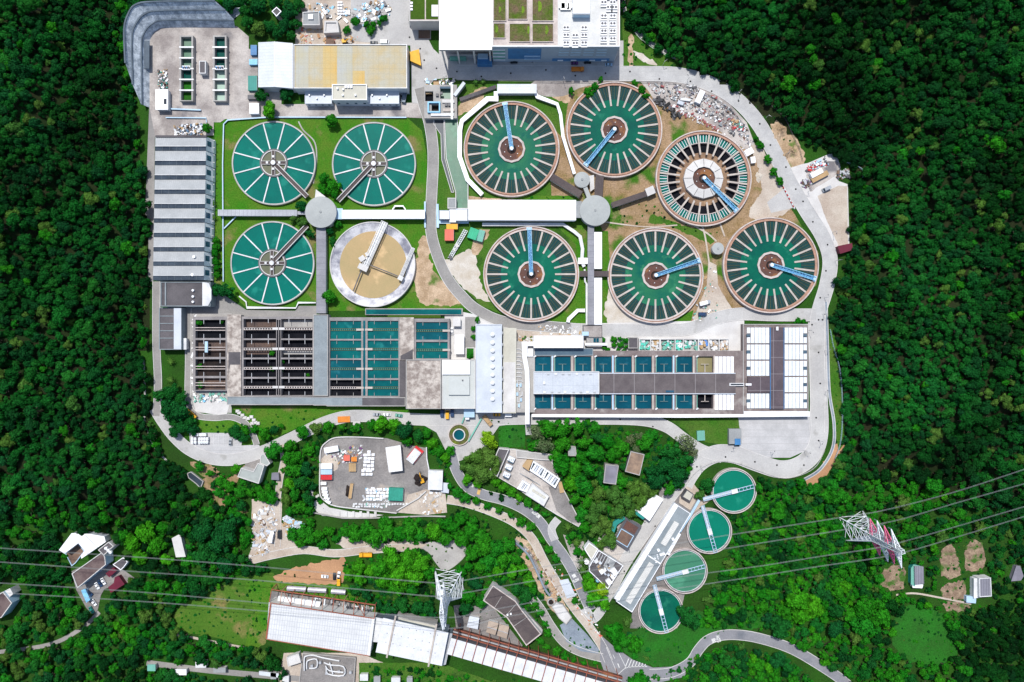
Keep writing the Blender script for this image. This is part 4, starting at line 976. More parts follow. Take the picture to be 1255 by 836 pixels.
# C, D: full
rowsC = [(393.3,415.4),(417.4,439.2),(441.2,463.6),(465.8,485.4)]
hC = [(404.5,a,442.7,b) for a, b in rowsC] + [(450.5,a,488.3,b) for a, b in rowsC]
zz = [3.2]*3+[1.0]+[3.2]*4
t = cells("settling_basins", "two columns of teal water filled settling basins right of the broad grey walkway", "basin", (402,389,490,486.5), hC, 4.2, .4,
          ["water_cyan","water_cyan","water_blue","basin_black","water_cyan","water_cyan","water_cyan","water_cyan"], deck="basin_deck", zw=zz)
def launders(t, holes, zt, dark=()):
    for k, (x0,a,x1,b) in enumerate(holes):
        ym = (a+b)/2-.3
        for s in (-1.15, 1.15): MB().bar(P(x0,ym+s,zt-.75), P(x1,ym+s,zt-.75), .26, .3).build("launder", "dry_bar" if k not in dark else "pink_concrete", t)
        m = MB()
        for j in range(16): m.bar(P(x0+(x1-x0)*j/15.6+.5, ym-.9, zt-.8), P(x0+(x1-x0)*j/15.6+.5, ym+.9, zt-.8), .35, .15)
        m.build("launder_ties", "mint_dull" if k not in dark else "pale_concrete", t)
        for u in (.22, .75):
            for ya, yb in ((a,a+4.2),(b-4.2,b)): MB().bar(P(x0+(x1-x0)*u,ya,zt-.3), P(x0+(x1-x0)*u,yb,zt-.3), .22, .2).build("weir_post", "concrete", t)
        p = P(x1-1.5 if x0 < 440 or x0 > 500 else x0+1.5, ym, zt); MB().box(p.x, p.y, zt-.5, 4.6, 1.3, .7).build("outlet_box", "beam_beige", t)
mat("mint_dull", (.10,.26,.20), .7, (.07,.2,.15), .3)
launders(t, hC, 4.2, (3,))
MB().prism(PP(rect(445,393,447.8,485),4.3), 4.2, 4.3).build("drain_slot", "water_blue", t)
hD = [(509.8,394.8,548.6,416.4),(509.8,419.2,548.6,439.3)]
t = cells("settling_basins", "single pair of teal basins at the right end of the settling block", "basin", (507,390.5,551,441.5), hD, 4.2, .4, ["water_blue","water_cyan"], deck="basin_deck", zw=3.2)
launders(t, hD, 4.2)
# walkway decks between
def slab(name, label, cat, poly, h, top, side="concrete", par=0, group=None): return bldg(name, label, cat, poly, h, top, side, par, group=group)
t = slab("inlet_gallery", "mottled beige roofed gallery between the ruined and the black basins", "walkway", rect(279,386,295,485.3), 5, "mottled_roof")
rbox(t, "bare_patch", "dark_roof", [(280,431.5),(294.5,431.5),(294.5,447),(282,447),(280,460)], 4.9, 5.03)
t = slab("inlet_gallery", "mottled beige roofed gallery right of the teal basins, ending at the square stained roof", "walkway", rect(490.3,389.5,506.7,441), 5, "mottled_roof")
rbox(t, "bare_patch", "dark_roof", [(490.8,436),(497,433),(506,428),(506,441),(490.8,441)], 4.9, 5.03)
slab("walkway_deck", "dark strip of deck below the mottled gallery, left of the square stained roof", "walkway", rect(490.3,441.3,497.3,486.5), 4.4, "dark_roof")
t = slab("central_walkway", "broad grey slab walkway between the black and the teal basins", "walkway", rect(383.8,385.5,402,485.5), 6, "blue_grey", par=.3)
t = slab("long_gallery", "long grey flat roofed gallery along the lower edge of the settling basins", "building", [(278,485.7),(497,487),(497,498),(401,498),(399,497),(384,497),(384,496.4),(278,496.4)], 5.5, "blue_grey", par=.3)
rbox(t, "dark_roof_part", "dark_roof", rect(444,487.8,496.2,496.8), 5.2, 5.35)
bldg("stained_building", "square building with a mottled stained flat roof", "building", rect(497.5,440.8,540.6,501.2), 9, "mottled_roof", "concrete", .4)
t = bldg("office_block", "flat grey roofed block between the stained square roof and the long blue-white roof", "building", rect(541.5,441,582.6,501), 8.5, "grey_pale_roof", "pale_concrete", .4)
mat("grey_pale_roof", (.50,.52,.50), .8, (.44,.46,.44), .1, .25, fine=.04)
for o in t.children:
    if o.name.startswith("roof"): o.data.materials[0] = M["grey_pale_roof"]
rbox(t, "white_roof", "bright_white", rect(541.8,442,576,459), 8.3, 9.6); rbox(t, "raised_roof", "grey_pale_roof", rect(549.6,461.5,575.4,484), 8.3, 9.6)
on_roof(t, "roof_hatch", "dark_steel", 567, 466, 9.6, .7, .7, .8)
def pump_hall():
    h = 10; t = bldg("pump_hall", "long blue-white roofed hall with a line of nine round roof vents", "building", rect(583,397.5,615.2,505.8), h, "blue_white", "blue_white", .4, parm="blue_white")
    for i in range(9):
        p = P(603.8, 410.2+9.87*i, h); v = MB().cyl(p.x, p.y, 1.0, h-.4, h+.9, 16).build("roof_vent", "grey_steel", t)
        MB().cyl(p.x, p.y, 1.25, h+.9, h+1.2, 16, r1=.9, cap=h+1.7).build("vent_cap", "bright_white", v)
    for i in range(7): on_roof(t, "wall_unit", "grey_steel", 615.6, 408+14.2*i, 6.5, 1.0, 1.6, 1.8)
pump_hall()
t = bldg("lower_hall", "narrow cream roofed strip against the right side of the vented hall", "building", [(617.4,402.5),(632.4,402.5),(632,506),(616.5,506)], 6.5, "tan_roof", "tan_roof", .0)
rbox(t, "pale_roof_part", "pale_concrete", [(617.2,444),(631.8,444),(631.6,505),(616.8,505)], 6.4, 6.56)
# pipe deck
t = slab("pipe_deck", "grey roof deck crowded with pipes beside the cream strip roof", "building", rect(632.3,419,655,505), 5, "concrete", "concrete")
rng = random.Random(3)
m = MB()
for i in range(9):
    y = 428+i*4.8; m.tube([P(632.5,y,5.5), P(637+rng.random()*3,y,5.5), P(638+rng.random()*3,y+2,5.5)], .22)
for i in range(5): m.tube([P(634+3*(i % 3),466+7*i,5.5), P(634+3*(i % 3),471+7*i,5.6), P(637,472+7*i,5.5)], .3)
m.build("pipework", "white_paint", t)
for x, y in ((633.5,472),(638,472),(634,483),(638.5,490),(636,497)): on_roof(t, "valve", "pale_blue", x, y, 5, 1.2, 2, .9)
path_roof("pipe_bridge", "thick white covered pipe bridge bending across the grey pipe deck", "pipe bridge", [(655,421.5),(643,421.5),(643,438),(646,455),(646.5,470),(646.3,520)], 5.2, 7.5, "bright_white")
path_roof("footpath_ramp", "short pale path leading down from the white pipe bridge into the trees", "path", [(646.5,512),(648,533)], 7, .8, "concrete_road")
rbx = bldg("valve_box", "white box with vents between the pipe bridge and the white headhouse", "shed", rect(645,428,652.5,436.5), 6, "bright_white", "white_paint", 0)

# --- filter block, lower right
def filters():
    xs = [655.2,679.4,704.4,729.4,754,778.6,803.8,828.6,853.8]; wd = 20
    up = [(x,436.8,x+wd,456.2) for x in xs]; lo = [(x,482.6,x+wd,501) for x in xs]
    t = cells("filter_block", "long filter block with two rows of square teal filter beds", "basin", (652.6,430,912,507.5), up+lo, 4.5, .8,
              ["water_navy"]*8+["water_brown2"]+["water_navy"]*8+["basin_black"], deck="brown_deck", zw=[3.4]*8+[2.6]+[3.4]*8+[1.0])
    for k, (x0,a,x1,b) in enumerate(up+lo):
        xm = (x0+x1)/2; u = k < 9; m = MB()
        ya, yb, yt = (a+9.5, b, a+9.5) if u else (a, b-9, b-9)
        m.bar(P(xm,ya,4.0), P(xm,yb,4.0), .5, .35); m.bar(P(xm-4.8,yt,4.0), P(xm+4.8,yt,4.0), .3, .35)
        m.build("wash_trough", "beam_beige" if k in (8, 17) else "trough_grey", t)
        # pale walkway to the right of each bed
        MB().prism(PP(rect(x1+.8,a-1,x1+2.6,b+1),4.6), 4.4, 4.6).build("bed_walk", "beam_beige" if k % 3 else "pale_blue", t)
        MB().box(P(x0,a if u else b,4.5).x+.2, P(x0,a if u else b,4.5).y, 4.5, 1.6, .8, .8, .6).build("gate_gear", "white_paint", t)
        if x0 > 670 : MB().prism(PP(rect(x0+.1,a,x0+.9,b),4.3), 3.5, 4.3).build("side_channel", "mint_paint", t)
    for (r0, r1) in ((437,458),(483,502.5)):
        for i in range(5): MB().prism(PP(rect(876.2+4.75*i,r0,880.2+4.75*i,r1),5.0), 4.4, 5.0).build("cover", "bright_white", t)
    MB().prism(PP(rect(735.5,458.4,901.5,482),5.6), 4.5, 5.6).build("gallery_roof", "deck_dark", t)
    m = MB(); m.strip([P(735.5,457.6,5.7).xy, P(901.5,457.6,5.7).xy], .5, 4.5, 5.75); m.strip([P(735.5,482.6,5.7).xy, P(901.5,482.6,5.7).xy], .5, 4.5, 5.75); m.build("gallery_edge", "blue_white", t)
    MB().prism(PP(rect(816,478.5,826,481),5.8), 5.6, 5.8).build("roof_opening", "glass_blue", t)
    MB().prism(PP(rect(894,469.5,912,473),6.1), 5.0, 6.1).build("link_bridge", "white_paint", t); MB().prism(PP(rect(895.5,470.4,911,472),6.2), 6.0, 6.2).build("link_floor", "glass_dark", t)
    t2 = bldg("filter_house", "blue-white roofed filter house at the left end of the dark gallery deck", "building", rect(653.8,455.4,734.5,483), 8.5, "filter_roof", "blue_white", .4, parm="white_paint")
    r = random.Random(5)
    for i in range(15): on_roof(t2, "roof_unit", "grey_steel" if i % 3 else "bright_white", 666+i*4.4+r.random()*2, 458.5 if i % 2 else 480.6, 8.3, 1.5, .7, .5)
    on_roof(t2, "roof_unit", "bright_white", 667, 469.5, 8.3, 1.2, 1.4, .9)
mat("brown_deck", (.23,.19,.18), .9, (.15,.12,.115), .15, .2, fine=.12, patch=((.30,.27,.25), .1, .58))
mat("trough_grey", (.13,.21,.21), .7, (.10,.17,.17), .3)
water("water_brown2", (.26,.22,.11), (.20,.18,.09))
mat_lines("filter_roof", (.50,.53,.57), (.36,.39,.43), 6.1, 'X', .15, .5, col2=(.43,.46,.50), pitch2=6.7)
filters()
t = bldg("headhouse", "bright white roofed headhouse over the upper left filter beds", "building", rect(654,411.5,715,426.5), 9, "bright_white", "blue_white", .3, parm="bright_white")
bldg("link_block", "grey roofed link block right of the bright white headhouse", "building", [(653,427),(727,427),(727,435.5),(715,436),(653,436)], 5.2, "slate_blue", "blue_grey", .2)
mat("slate_blue", (.08,.13,.17), .7, (.05,.09,.13), .2)
t = bldg("crossing_hut", "small blue roofed hut at the foot of the vertical covered corridor", "hut", rect(714,407,721,411), 5, "pale_blue", "pale_blue", 0)
t = bldg("corridor_end", "dark paved bridge deck with black railings at the foot of the vertical corridor", "walkway", rect(714.6,398.6,738,413.5), 4, "stained_yard", "concrete", .3, parm="dark_steel", parw=.3)
t = bldg("court_tank", "small blue water tank pair below the dark railed bridge deck", "basin", rect(719,413.5,738,425), 3.5, "concrete", "concrete", .2)
for x in (730, 733.5): rbox(t, "water_hatch", "water_navy", rect(x-2.6,414.5,x+.4,419.5), 3.3, 3.6)
path_roof("footbridge", "thin white footbridge from the headhouse to the clipped garden square", "footbridge", [(717,422),(744,422)], 3, 4, "bright_white")
path_roof("garden_path", "pale stub path beside the clipped garden square", "path", [(747,413),(747,426)], 7, .6, "pale_concrete")

# --- reservoir covers, far right
def covers():
    c = P(951, 451, 5); t = thing("covered_filter_block", (c.x, c.y, 0), "square block under rows of white cover strips with a dark central roof", "basin")
    MB().prism(PP(rect(910.5,397.2,990.8,504.8),4.4), 0, 4.4).build("deck", "brown_deck", t)
    parapet(MB(), PP(rect(910.5,397.2,990.8,504.8),4.7), .5, 4.4, 4.8).build("deck_kerb", "concrete", t)
    rows = [(401.2,421),(422,441),(442,461),(462,481),(482,500.8)]
    MB().prism(PP(rect(944.6,401.5,960.4,501.5),5.6), 4.4, 5.6).build("gallery_roof", "deck_dark2", t)
    MB().prism(PP(rect(916.5,462,944.5,481.2),5.6), 4.4, 5.58).build("gallery_roof", "deck_dark2", t)
    m = MB()
    for x in (944.2, 960.8): m.strip([P(x,401.5,5.7).xy, P(x,501.5,5.7).xy], .35, 4.5, 5.75)
    m.build("gallery_edge", "blue_paint", t)
    for k, (a, b) in enumerate(rows):
        for side in (0, 1):
            if side == 0 and k == 3: continue
            x0 = 915.6 if side == 0 else 961.8
            for i in range(6):
                xx = x0 + 4.62*i
                if (i == 0 and side == 0) or (i == 5 and side == 1):
                    for (u, v) in ((a+.4, a+7.4),(b-7.6, b-.4)): MB().prism(PP(rect(xx,u,xx+3.9,v),5.0), 4.4, 5.0).build("cover", "cover_strip", t)
                    p = P(xx+1.5, (a+b)/2, 5); MB().box(p.x, p.y, 4.4, 2.2, 1.4, 1.0).build("gear_box", "slate_blue", t)
                else: MB().prism(PP(rect(xx,a+.4,xx+4.0,b-.4),5.0), 4.4, 5.0).build("cover", "cover_strip", t)
    MB().prism(PP(rect(951.5,400.5,954,405),6.4), 5.6, 6.4).build("roof_hatch", "bright_white", t)
    MB().prism(PP(rect(914,470,921,472.6),6.0), 5.6, 6.0).build("link_end", "bright_white", t)
mat_lines("deck_dark2", (.11,.085,.095), (.26,.24,.25), 7.9, 'X', .2, .85, col2=(.075,.06,.07), pitch2=10.0)
covers()
bldg("retaining_wall", "long white parapet wall along the lower edge of the filter block", "wall", [(652,508.2),(912,508.2),(912,504.8),(992,504.8),(992,510),(840,511.4),(652,510.6)], 4.9, "bright_white", "pale_concrete", 0)

# --- bins of materials above the filter block
def bins():
    xs = [(784,797),(798,808),(810,827),(828,837),(838,855.5),(857,868),(869.5,881),(882,893)]
    fills = ["mint_heap","white_heap","mint_heap","mint_heap","mint_heap","blue_heap","pale_heap","tan_heap"]
    t = cells("storage_bays", "row of open storage bays heaped with green netting and debris", "storage bay", (783,414.8,894,431), [(a,416.2,b,429.6) for a, b in xs], 2.6, .3, "concrete", deck="pale_concrete")
    r = random.Random(11)
    for (a, b), f in zip(xs, fills):
        m = MB()
        for i in range(26):
            x = a+1+(b-a-2)*r.random(); y = 417.5+10.5*r.random(); p = P(x, y, 1.5); s = .5+r.random()*1.0
            m.box(p.x, p.y, .3, s*1.6, s, .8+r.random()*1.1, r.random()*3)
            m.mi = r.randrange(3)
        m.build("heap", [f, "white_paint", "mint_paint" if "mint" in f else "tan_paint"], t, kind="stuff")
for n_, c_ in (("mint_heap",(.10,.55,.42)),("white_heap",(.6,.6,.58)),("blue_heap",(.10,.25,.6)),("pale_heap",(.45,.42,.40)),("tan_heap",(.6,.5,.42))): mat(n_, c_, .8, None, .6, fine=.1)
bins()
bldg("dark_bay", "small dark roofed bay between the clipped garden and the storage bays", "shed", rect(770,413.5,782,427), 3, "dark_roof", "concrete", .3)

# --- corridors and domes of the tank groups
def dome(name, label, cx, cy, r, h=7.5, cone=.9):
    c = P(cx, cy, h); t = thing(name, (c.x, c.y, 0), label, "building"); R = r*S*(CAMH-h)/CAMH
    MB().cyl(c.x, c.y, R-.5, 0, h-.4, 48).build("wall", "pale_concrete", t); MB().cyl(c.x, c.y, R, h-.4, h, 64, cap=h+cone).build("roof", "dome_roof", t)
    MB().cyl(c.x, c.y, .7, h+cone-.2, h+cone+.25, 16).build("finial", "grey_roof", t); return t
mat("dome_roof", (.37,.385,.37), .8, (.32,.335,.325), .12, .25, fine=.05)
t = dome("round_valve_house", "large round grey roof joining the four left tanks", 393.2, 260, 19.2)
t = bldg("pointed_canopy", "small pointed concrete canopy on the upper left of the left round roof", "canopy", [(386,246),(387.5,233),(398,241)], 5, "pale_concrete", "pale_concrete", 0)
dome("round_valve_house", "large round grey roof at the right end of the long white channel building", 729.3, 258, 18.7)
dome("round_valve_house", "small round grey roof just above the right large round roof", 713.3, 220.3, 9.7, 5)
dome("round_water_tank", "little round grey tank between the two lower right trough tanks", 880, 304.5, 7.3, 5, .2)
path_roof("corridor", "grey stepped corridor roof running left from the left round roof", "corridor", [(267,260.7),(364,261)], 7.6, 4, "walk_grey_x")
path_roof("corridor_link", "narrow low link between the grey stepped corridor and the left round roof", "corridor", [(364.2,261),(375,261)], 4, 3.4, "walk_grey_x")
path_roof("corridor", "long grey corridor roof running down from the left round roof", "corridor", [(393.5,279),(393.5,384)], 11.6, 4.6, "walk_grey")
path_roof("channel_building", "long white roofed channel building left of the sloping old road", "building", [(419,262.7),(520.5,262.7)], 10.6, 5, "bright_white", "blue_white")
path_roof("roof_bridge", "short pale blue end bridge between the left round roof and the white channel roof", "corridor", [(411,262),(420,262)], 13, 4.6, "pale_blue")
path_roof("road_parapet", "pale blue bridge parapet on the left of the old road", "parapet", [(520.8,247),(521,279)], 2, 1.4, "pale_blue")
path_roof("road_parapet", "pale blue bridge parapet on the right of the old road", "parapet", [(536,250),(536.5,279)], 3, 1.6, "pale_blue")
path_roof("white_duct", "bent white ramp on the upper edge of the left white channel roof", "duct", [(481,257),(484,252.5),(494,252.5),(497,257)], 1.6, 3, "bright_white")
t = path_roof("channel_building", "broad white roofed channel building ending at the right large round roof", "building", [(574,257.3),(706,257.6)], 24.4, 7, "bright_white", "blue_white")
rbox(t, "end_roof", "grey_roof", rect(706,246.5,713,267), 6, 6.7)
m = MB(); m.strip([P(574,269.9,6.5).xy, P(704,270.3,6.5).xy], .7, 5.8, 6.5); m.build("gutter", "blue_white", t)
bldg("gate_house", "small white gate building between the old road and the green channel", "building", rect(538.5,257.8,551,268.5), 5, "bright_white", "blue_white", .2)
bldg("gate_house", "small white gate building directly below the green channel", "building", rect(558.5,255.8,573,270.5), 5.5, "bright_white", "blue_white", .2)
bldg("gate_gear", "narrow grey pipe bay between the two small white gate buildings", "equipment", rect(551.3,256,558.2,272), 4, "grey_steel", "blue_white", 0)
bldg("grey_shed", "small grey roofed shed left of the lower end of the green channel", "shed", rect(548.5,242.5,559,255.5), 5, "grey_roof", "pale_concrete", .2)
bldg("lower_apron", "pale blue ledge below the small white gate buildings", "ledge", rect(538.5,270.8,574,273.6), 1.4, "pale_blue", "pale_blue", 0)
path_roof("walkway_roof", "white walkway strip below the broad white channel building", "walkway", [(591,275),(690,275),(704,284),(711,290),(714,305),(713,320),(716,327)], 4, 2.4, "white_paint")
path_roof("corridor", "grey half of the long vertical corridor between the lower right tanks", "corridor", [(724.2,276),(724.2,398)], 7.6, 5, "walk_grey")
for y0, y1, lab in ((284.5,329.5,"upper"),(340.5,398,"lower")): path_roof("corridor_roof", f"{lab} white roofed strip beside the long vertical grey corridor", "corridor", [(733,y0),(733,y1)], 9.4, 4.6, "bright_white")
path_roof("side_wall", "thin white wall left of the long vertical corridor", "wall", [(716.5,330),(717,345),(719,348),(719,398)], 2, 2.2, "white_paint")
path_roof("tank_link", "dark crossing walkway between the two trough tanks flanking the vertical corridor", "walkway", [(711,335.5),(746,335.5)], 7, 3.6, "brown_roof")
bldg("landing", "white landing slab between the lower left trough tank and the vertical corridor", "landing", rect(709,316.5,720,323), 2.8, "bright_white", "white_paint", 0)
path_roof("tank_link", "dark roofed walkway from the leftmost trough tank to the right round roof", "walkway", [(676,216.5),(712,238.5)], 8.6, 4, "brown_roof")
path_roof("tank_link", "dark roofed walkway climbing from the right round roof to the drained tank", "walkway", [(750,251.5),(804,233)], 6.6, 4, "brown_roof")
path_roof("tank_link", "short dark walkway below the topmost trough tank", "walkway", [(735,215),(733.5,240)], 10, 3.6, "brown_roof")
bldg("link_box", "pale box where the dark walkway meets the drained tank", "equipment", [(791,232),(800,228),(803,236),(794,240)], 4.6, "pale_concrete", "concrete", 0)
path_roof("small_link", "short grey link between the small and the large right round roofs", "corridor", [(717,229),(722,242)], 5, 4.4, "dome_roof")
bldg("kiosk", "white kiosk beside the small round grey roof", "kiosk", [(722.5,216),(727.5,215),(728,231),(724,234)], 2.6, "pale_concrete", "pale_concrete", 0)
path_roof("covered_walkway", "white bent covered walkway hugging the left side of the leftmost trough tank", "walkway", [(608,112),(608,121),(597.5,121),(566,148),(563.5,160),(563.3,192),(573,220),(591,238.5)], 5.4, 2.6, "bright_white", "white_paint")
path_roof("covered_walkway", "white covered walkway between the leftmost and topmost trough tanks", "walkway", [(656,113),(658,118),(683,127.5),(687,140),(690,167),(704,213)], 3.8, 2.6, "bright_white", "white_paint")
bldg("valve_gallery", "pale blue roofed gallery above the leftmost trough tank", "building", rect(609.8,103.6,657.2,114), 4.5, "sheet_roof_y", "blue_white", .0)
path_roof("dark_flume", "long narrow dark flume slanting above the white bent walkway", "flume", [(563.5,122),(608,106)], 4.2, 1.8, "dark_roof")
path_roof("bent_ramp", "bent white ramp below the lower left trough tank", "ramp", [(696,395),(697,391),(708,380.5),(717,380.5)], 4.2, 2, "bright_white")
t = thing("truss_mast", tuple(P(556, 297)), "fallen white lattice boom lying beside the red and orange sheds", "boom")
m = MB(); a, b = P(571,282,1.5), P(551,317,1.0); d = (b-a).normalized(); n_ = Vector((-d.y, d.x, 0)); L_ = (b-a).length
for s in (-1, 0, 1): m.bar(a+n_*s*1.2, b+n_*s*1.0, .35)
for j in range(16): m.bar(a+d*L_*j/16+n_*1.2, a+d*L_*(j+.5)/16-n_*1.2, .25)
m.build("lattice", "white_steel", t)
for u, s in ((.55,2.0),(.7,1.5),(.95,1.8)): p = a+d*L_*u; MB().box(p.x, p.y, .05, s, s*1.2, 1.8, .5).build("winch", "pale_concrete" if u < .9 else "dark_steel", t)
# channels
def channel():
    t = thing("water_channel", tuple(P(563, 200)), "pale green open channel bending down between road and white walkway", "channel")
    poly = [(545,142),(560,142),(561.5,194),(573,226),(573,255),(559.6,255),(559,236),(547.5,194)]
    MB().sheet(PP(poly, .6), .6).build("water", "water_channel", t); parapet(MB(), inset(PP(poly, 1.2), -.5), .5, 0, 1.3).build("channel_wall", "pale_concrete", t)
    d = thing("drain_channel", tuple(P(540, 170)), "narrow dark drain along the left of the pale green channel", "channel")
    poly = [(531,146),(544,146),(545.5,194),(556.5,236),(553,236),(541,196),(540,165),(531,152)]
    MB().sheet(PP(poly, .3), .3).build("drain_bed", "wet_slate", d); parapet(MB(), PP(poly, .8), .35, 0, .8).build("drain_wall", "pale_concrete", d)
mat("wet_slate", (.03,.045,.06), .4, (.02,.03,.04), .2)
channel()
t = cells("inlet_works", "inlet works with a dark pit and blue steel frame above the green channel", "basin", (520,104,560,145),
          [(521,112,531,124),(539.5,107,552.5,121),(529,128,538,136)], 4, .5, ["basin_black","water_channel","wet_dark"], deck="concrete", zw=[.6,1.5,1.0])
for r, z, mt in ((rect(542,122,557,126),4.8,"pale_concrete"),(rect(543,133,557,136.5),4.8,"beam_beige"),(rect(528,139,556,142),4.8,"white_paint"),(rect(531,99,538,105),3,"tan_paint"),(rect(539,106,553,108.5),4.6,"slate_blue")): rbox(t, "machine_deck", mt, r, 4, z)
parapet(MB(), PP(rect(524,124.5,539.5,138),5.4), .8, 4.0, 5.4).build("steel_frame", "sky_blue_steel", t)
MB().prism(PP(rect(552.6,104,555.2,146),5.2), 4, 5.2).build("gantry_beam", "grey_steel", t)
for x, y in ((541,115),(536,117),(547,129),(551,129)): on_roof(t, "gear", "dark_steel", x, y, 4, 1.6, 1.6, 1.2)
path_roof("conveyor", "pale blue screw conveyor slanting off the inlet works", "conveyor", [(557,117),(569,101)], 4, 5, "blue_white", "grey_steel")
bldg("screen_pool", "long narrow teal pool above the settling basins", "basin", rect(447.5,378,567,386), 2.0, "concrete", "concrete", .1)
MB().sheet(PP(rect(448.5,379.2,565.5,385.2), 2.05), 2.05).build("pool_water", "water_cyan", [o for o in bpy.data.objects if o.name.startswith("screen_pool")][0])
path_roof("hedge_strip", "strip of turf along the top of the teal basins", "planter", [(475,388),(540,388)], 3.4, 2.2, "roof_turf", "concrete")
path_roof("garden_wall", "low white wall around the lower edge of the left lawn", "wall", [(293,363),(301.5,370),(302.5,377),(362.5,377.5),(365.5,371),(387,371)], 1.5, 1.3, "white_paint")
path_roof("garden_wall", "low pale blue wall along the upper edge of the left lawn", "wall", [(273.5,345),(272.8,200),(274,152),(279,147),(330,143.5),(498,143.8)], 1.3, 1.2, "pale_blue")
path_roof("garden_wall", "slanting low white wall above the lower left spoked tank", "wall", [(274.5,280),(289,265.5)], 1.4, 1.2, "pale_blue")

# --- lower right long building and company
def long_house():
    h = 9; q = [(829.5,618.5),(846.5,629.5),(774.5,750.5),(755,737)]
    c = P(801, 684, h); t = thing("chemical_house", (c.x, c.y, 0), "long slanting grey roofed house with a white strip beside the emerald tanks", "building")
    xy = PP(q, h); MB().prism(xy, 0, h-.3).build("wall", "blue_white", t); MB().prism(inset(xy, .4), h-.3, h-.05).build("roof", "blue_grey", t)
    parapet(MB(), xy, .4, h-.3, h+.3).build("parapet", "bright_white", t)
    A, B, C_, D = [Vector(p) for p in q]
    def uv(u, v): a = A.lerp(D, v); b = B.lerp(C_, v); p = a.lerp(b, u); return (p.x, p.y)
    rbox(t, "white_roof_strip", "bright_white", [uv(-.16,.0),uv(.12,.0),uv(.12,.98),uv(-.16,.99)], 5.5, h+.25)
    rbox(t, "roof_divider", "bright_white", [uv(.1,.505),uv(1,.505),uv(1,.515),uv(.1,.515)], h-.2, h+.25)
    rbox(t, "skylight", "skylight", [uv(.40,.13),uv(.72,.13),uv(.72,.36),uv(.40,.36)], h-.2, h+.4)
    rbox(t, "skylight", "skylight", [uv(.40,.55),uv(.72,.55),uv(.72,.95),uv(.40,.95)], h-.2, h+.4)
    for u, v in ((.85,.27),(.47,.42),(.72,.44),(.82,.42)): p = P(*uv(u, v), h); MB().box(p.x, p.y, h-.2, 1.5, 1.6, 1.3, .5).build("roof_unit", "bright_white", t)
    for k in range(6): p = P(*uv(.55+.08*(k % 3), .46+.012*k), h); MB().cyl(p.x, p.y, .4, h-.1, h+.8, 10).build("roof_vent", "bright_white", t)
    rbox(t, "side_roof", "bright_white", [(832,653),(834.5,655),(820,681),(817,679)], 4, 6)
long_house()
t = path_roof("pipe_rack", "slanting pale blue pipe rack between the long grey roof and the emerald tanks", "pipe rack", [(857,613),(846,632),(833,652)], 3, 4, "pale_blue", "grey_steel")
t = bldg("cube_house", "little cream square house at the upper end of the long slanting roof", "hut", [(842,600),(850.5,606),(846,615),(836,609)], 5, "tan_roof", "dark_steel", .2)
t = bldg("sludge_tanks", "pair of open brown boxes left of the slanting concrete road", "basin", [(768,635),(786,645),(769,674),(753,663)], 5, "dark_steel", "concrete", 0)
rbox(t, "tank_surface", "hub_brown", [(768.5,638),(782.5,646.5),(777.5,655),(763.5,647)], 4.6, 5.15); rbox(t, "tank_surface", "rust_roof", [(762,649),(776,657.5),(768.5,670),(755,661.5)], 4.6, 5.15)
parapet(MB(), PP([(761.5,647.7),(777,657),(769,671.2),(754,661.8)], 5.6), .4, 5, 5.6).build("tank_rim", "pale_blue", t)
t = bldg("white_canopy", "large crumpled white canopy left of the slanting road, under the trees", "canopy", [(779,625),(804,607),(812.5,612),(796,638)], 6, "bright_white", "blue_white", 0)
rbox(t, "teal_edge", "teal_paint", [(776,628),(779,625),(791,634),(788,637)], 4.0, 5.4)
t = bldg("teal_shed", "curved teal edged shed under the olive trees left of the brown boxes", "shed", [(752,640),(764,633),(766,636),(756,643),(751,656),(748,655)], 4, "teal_paint", "teal_paint", 0)
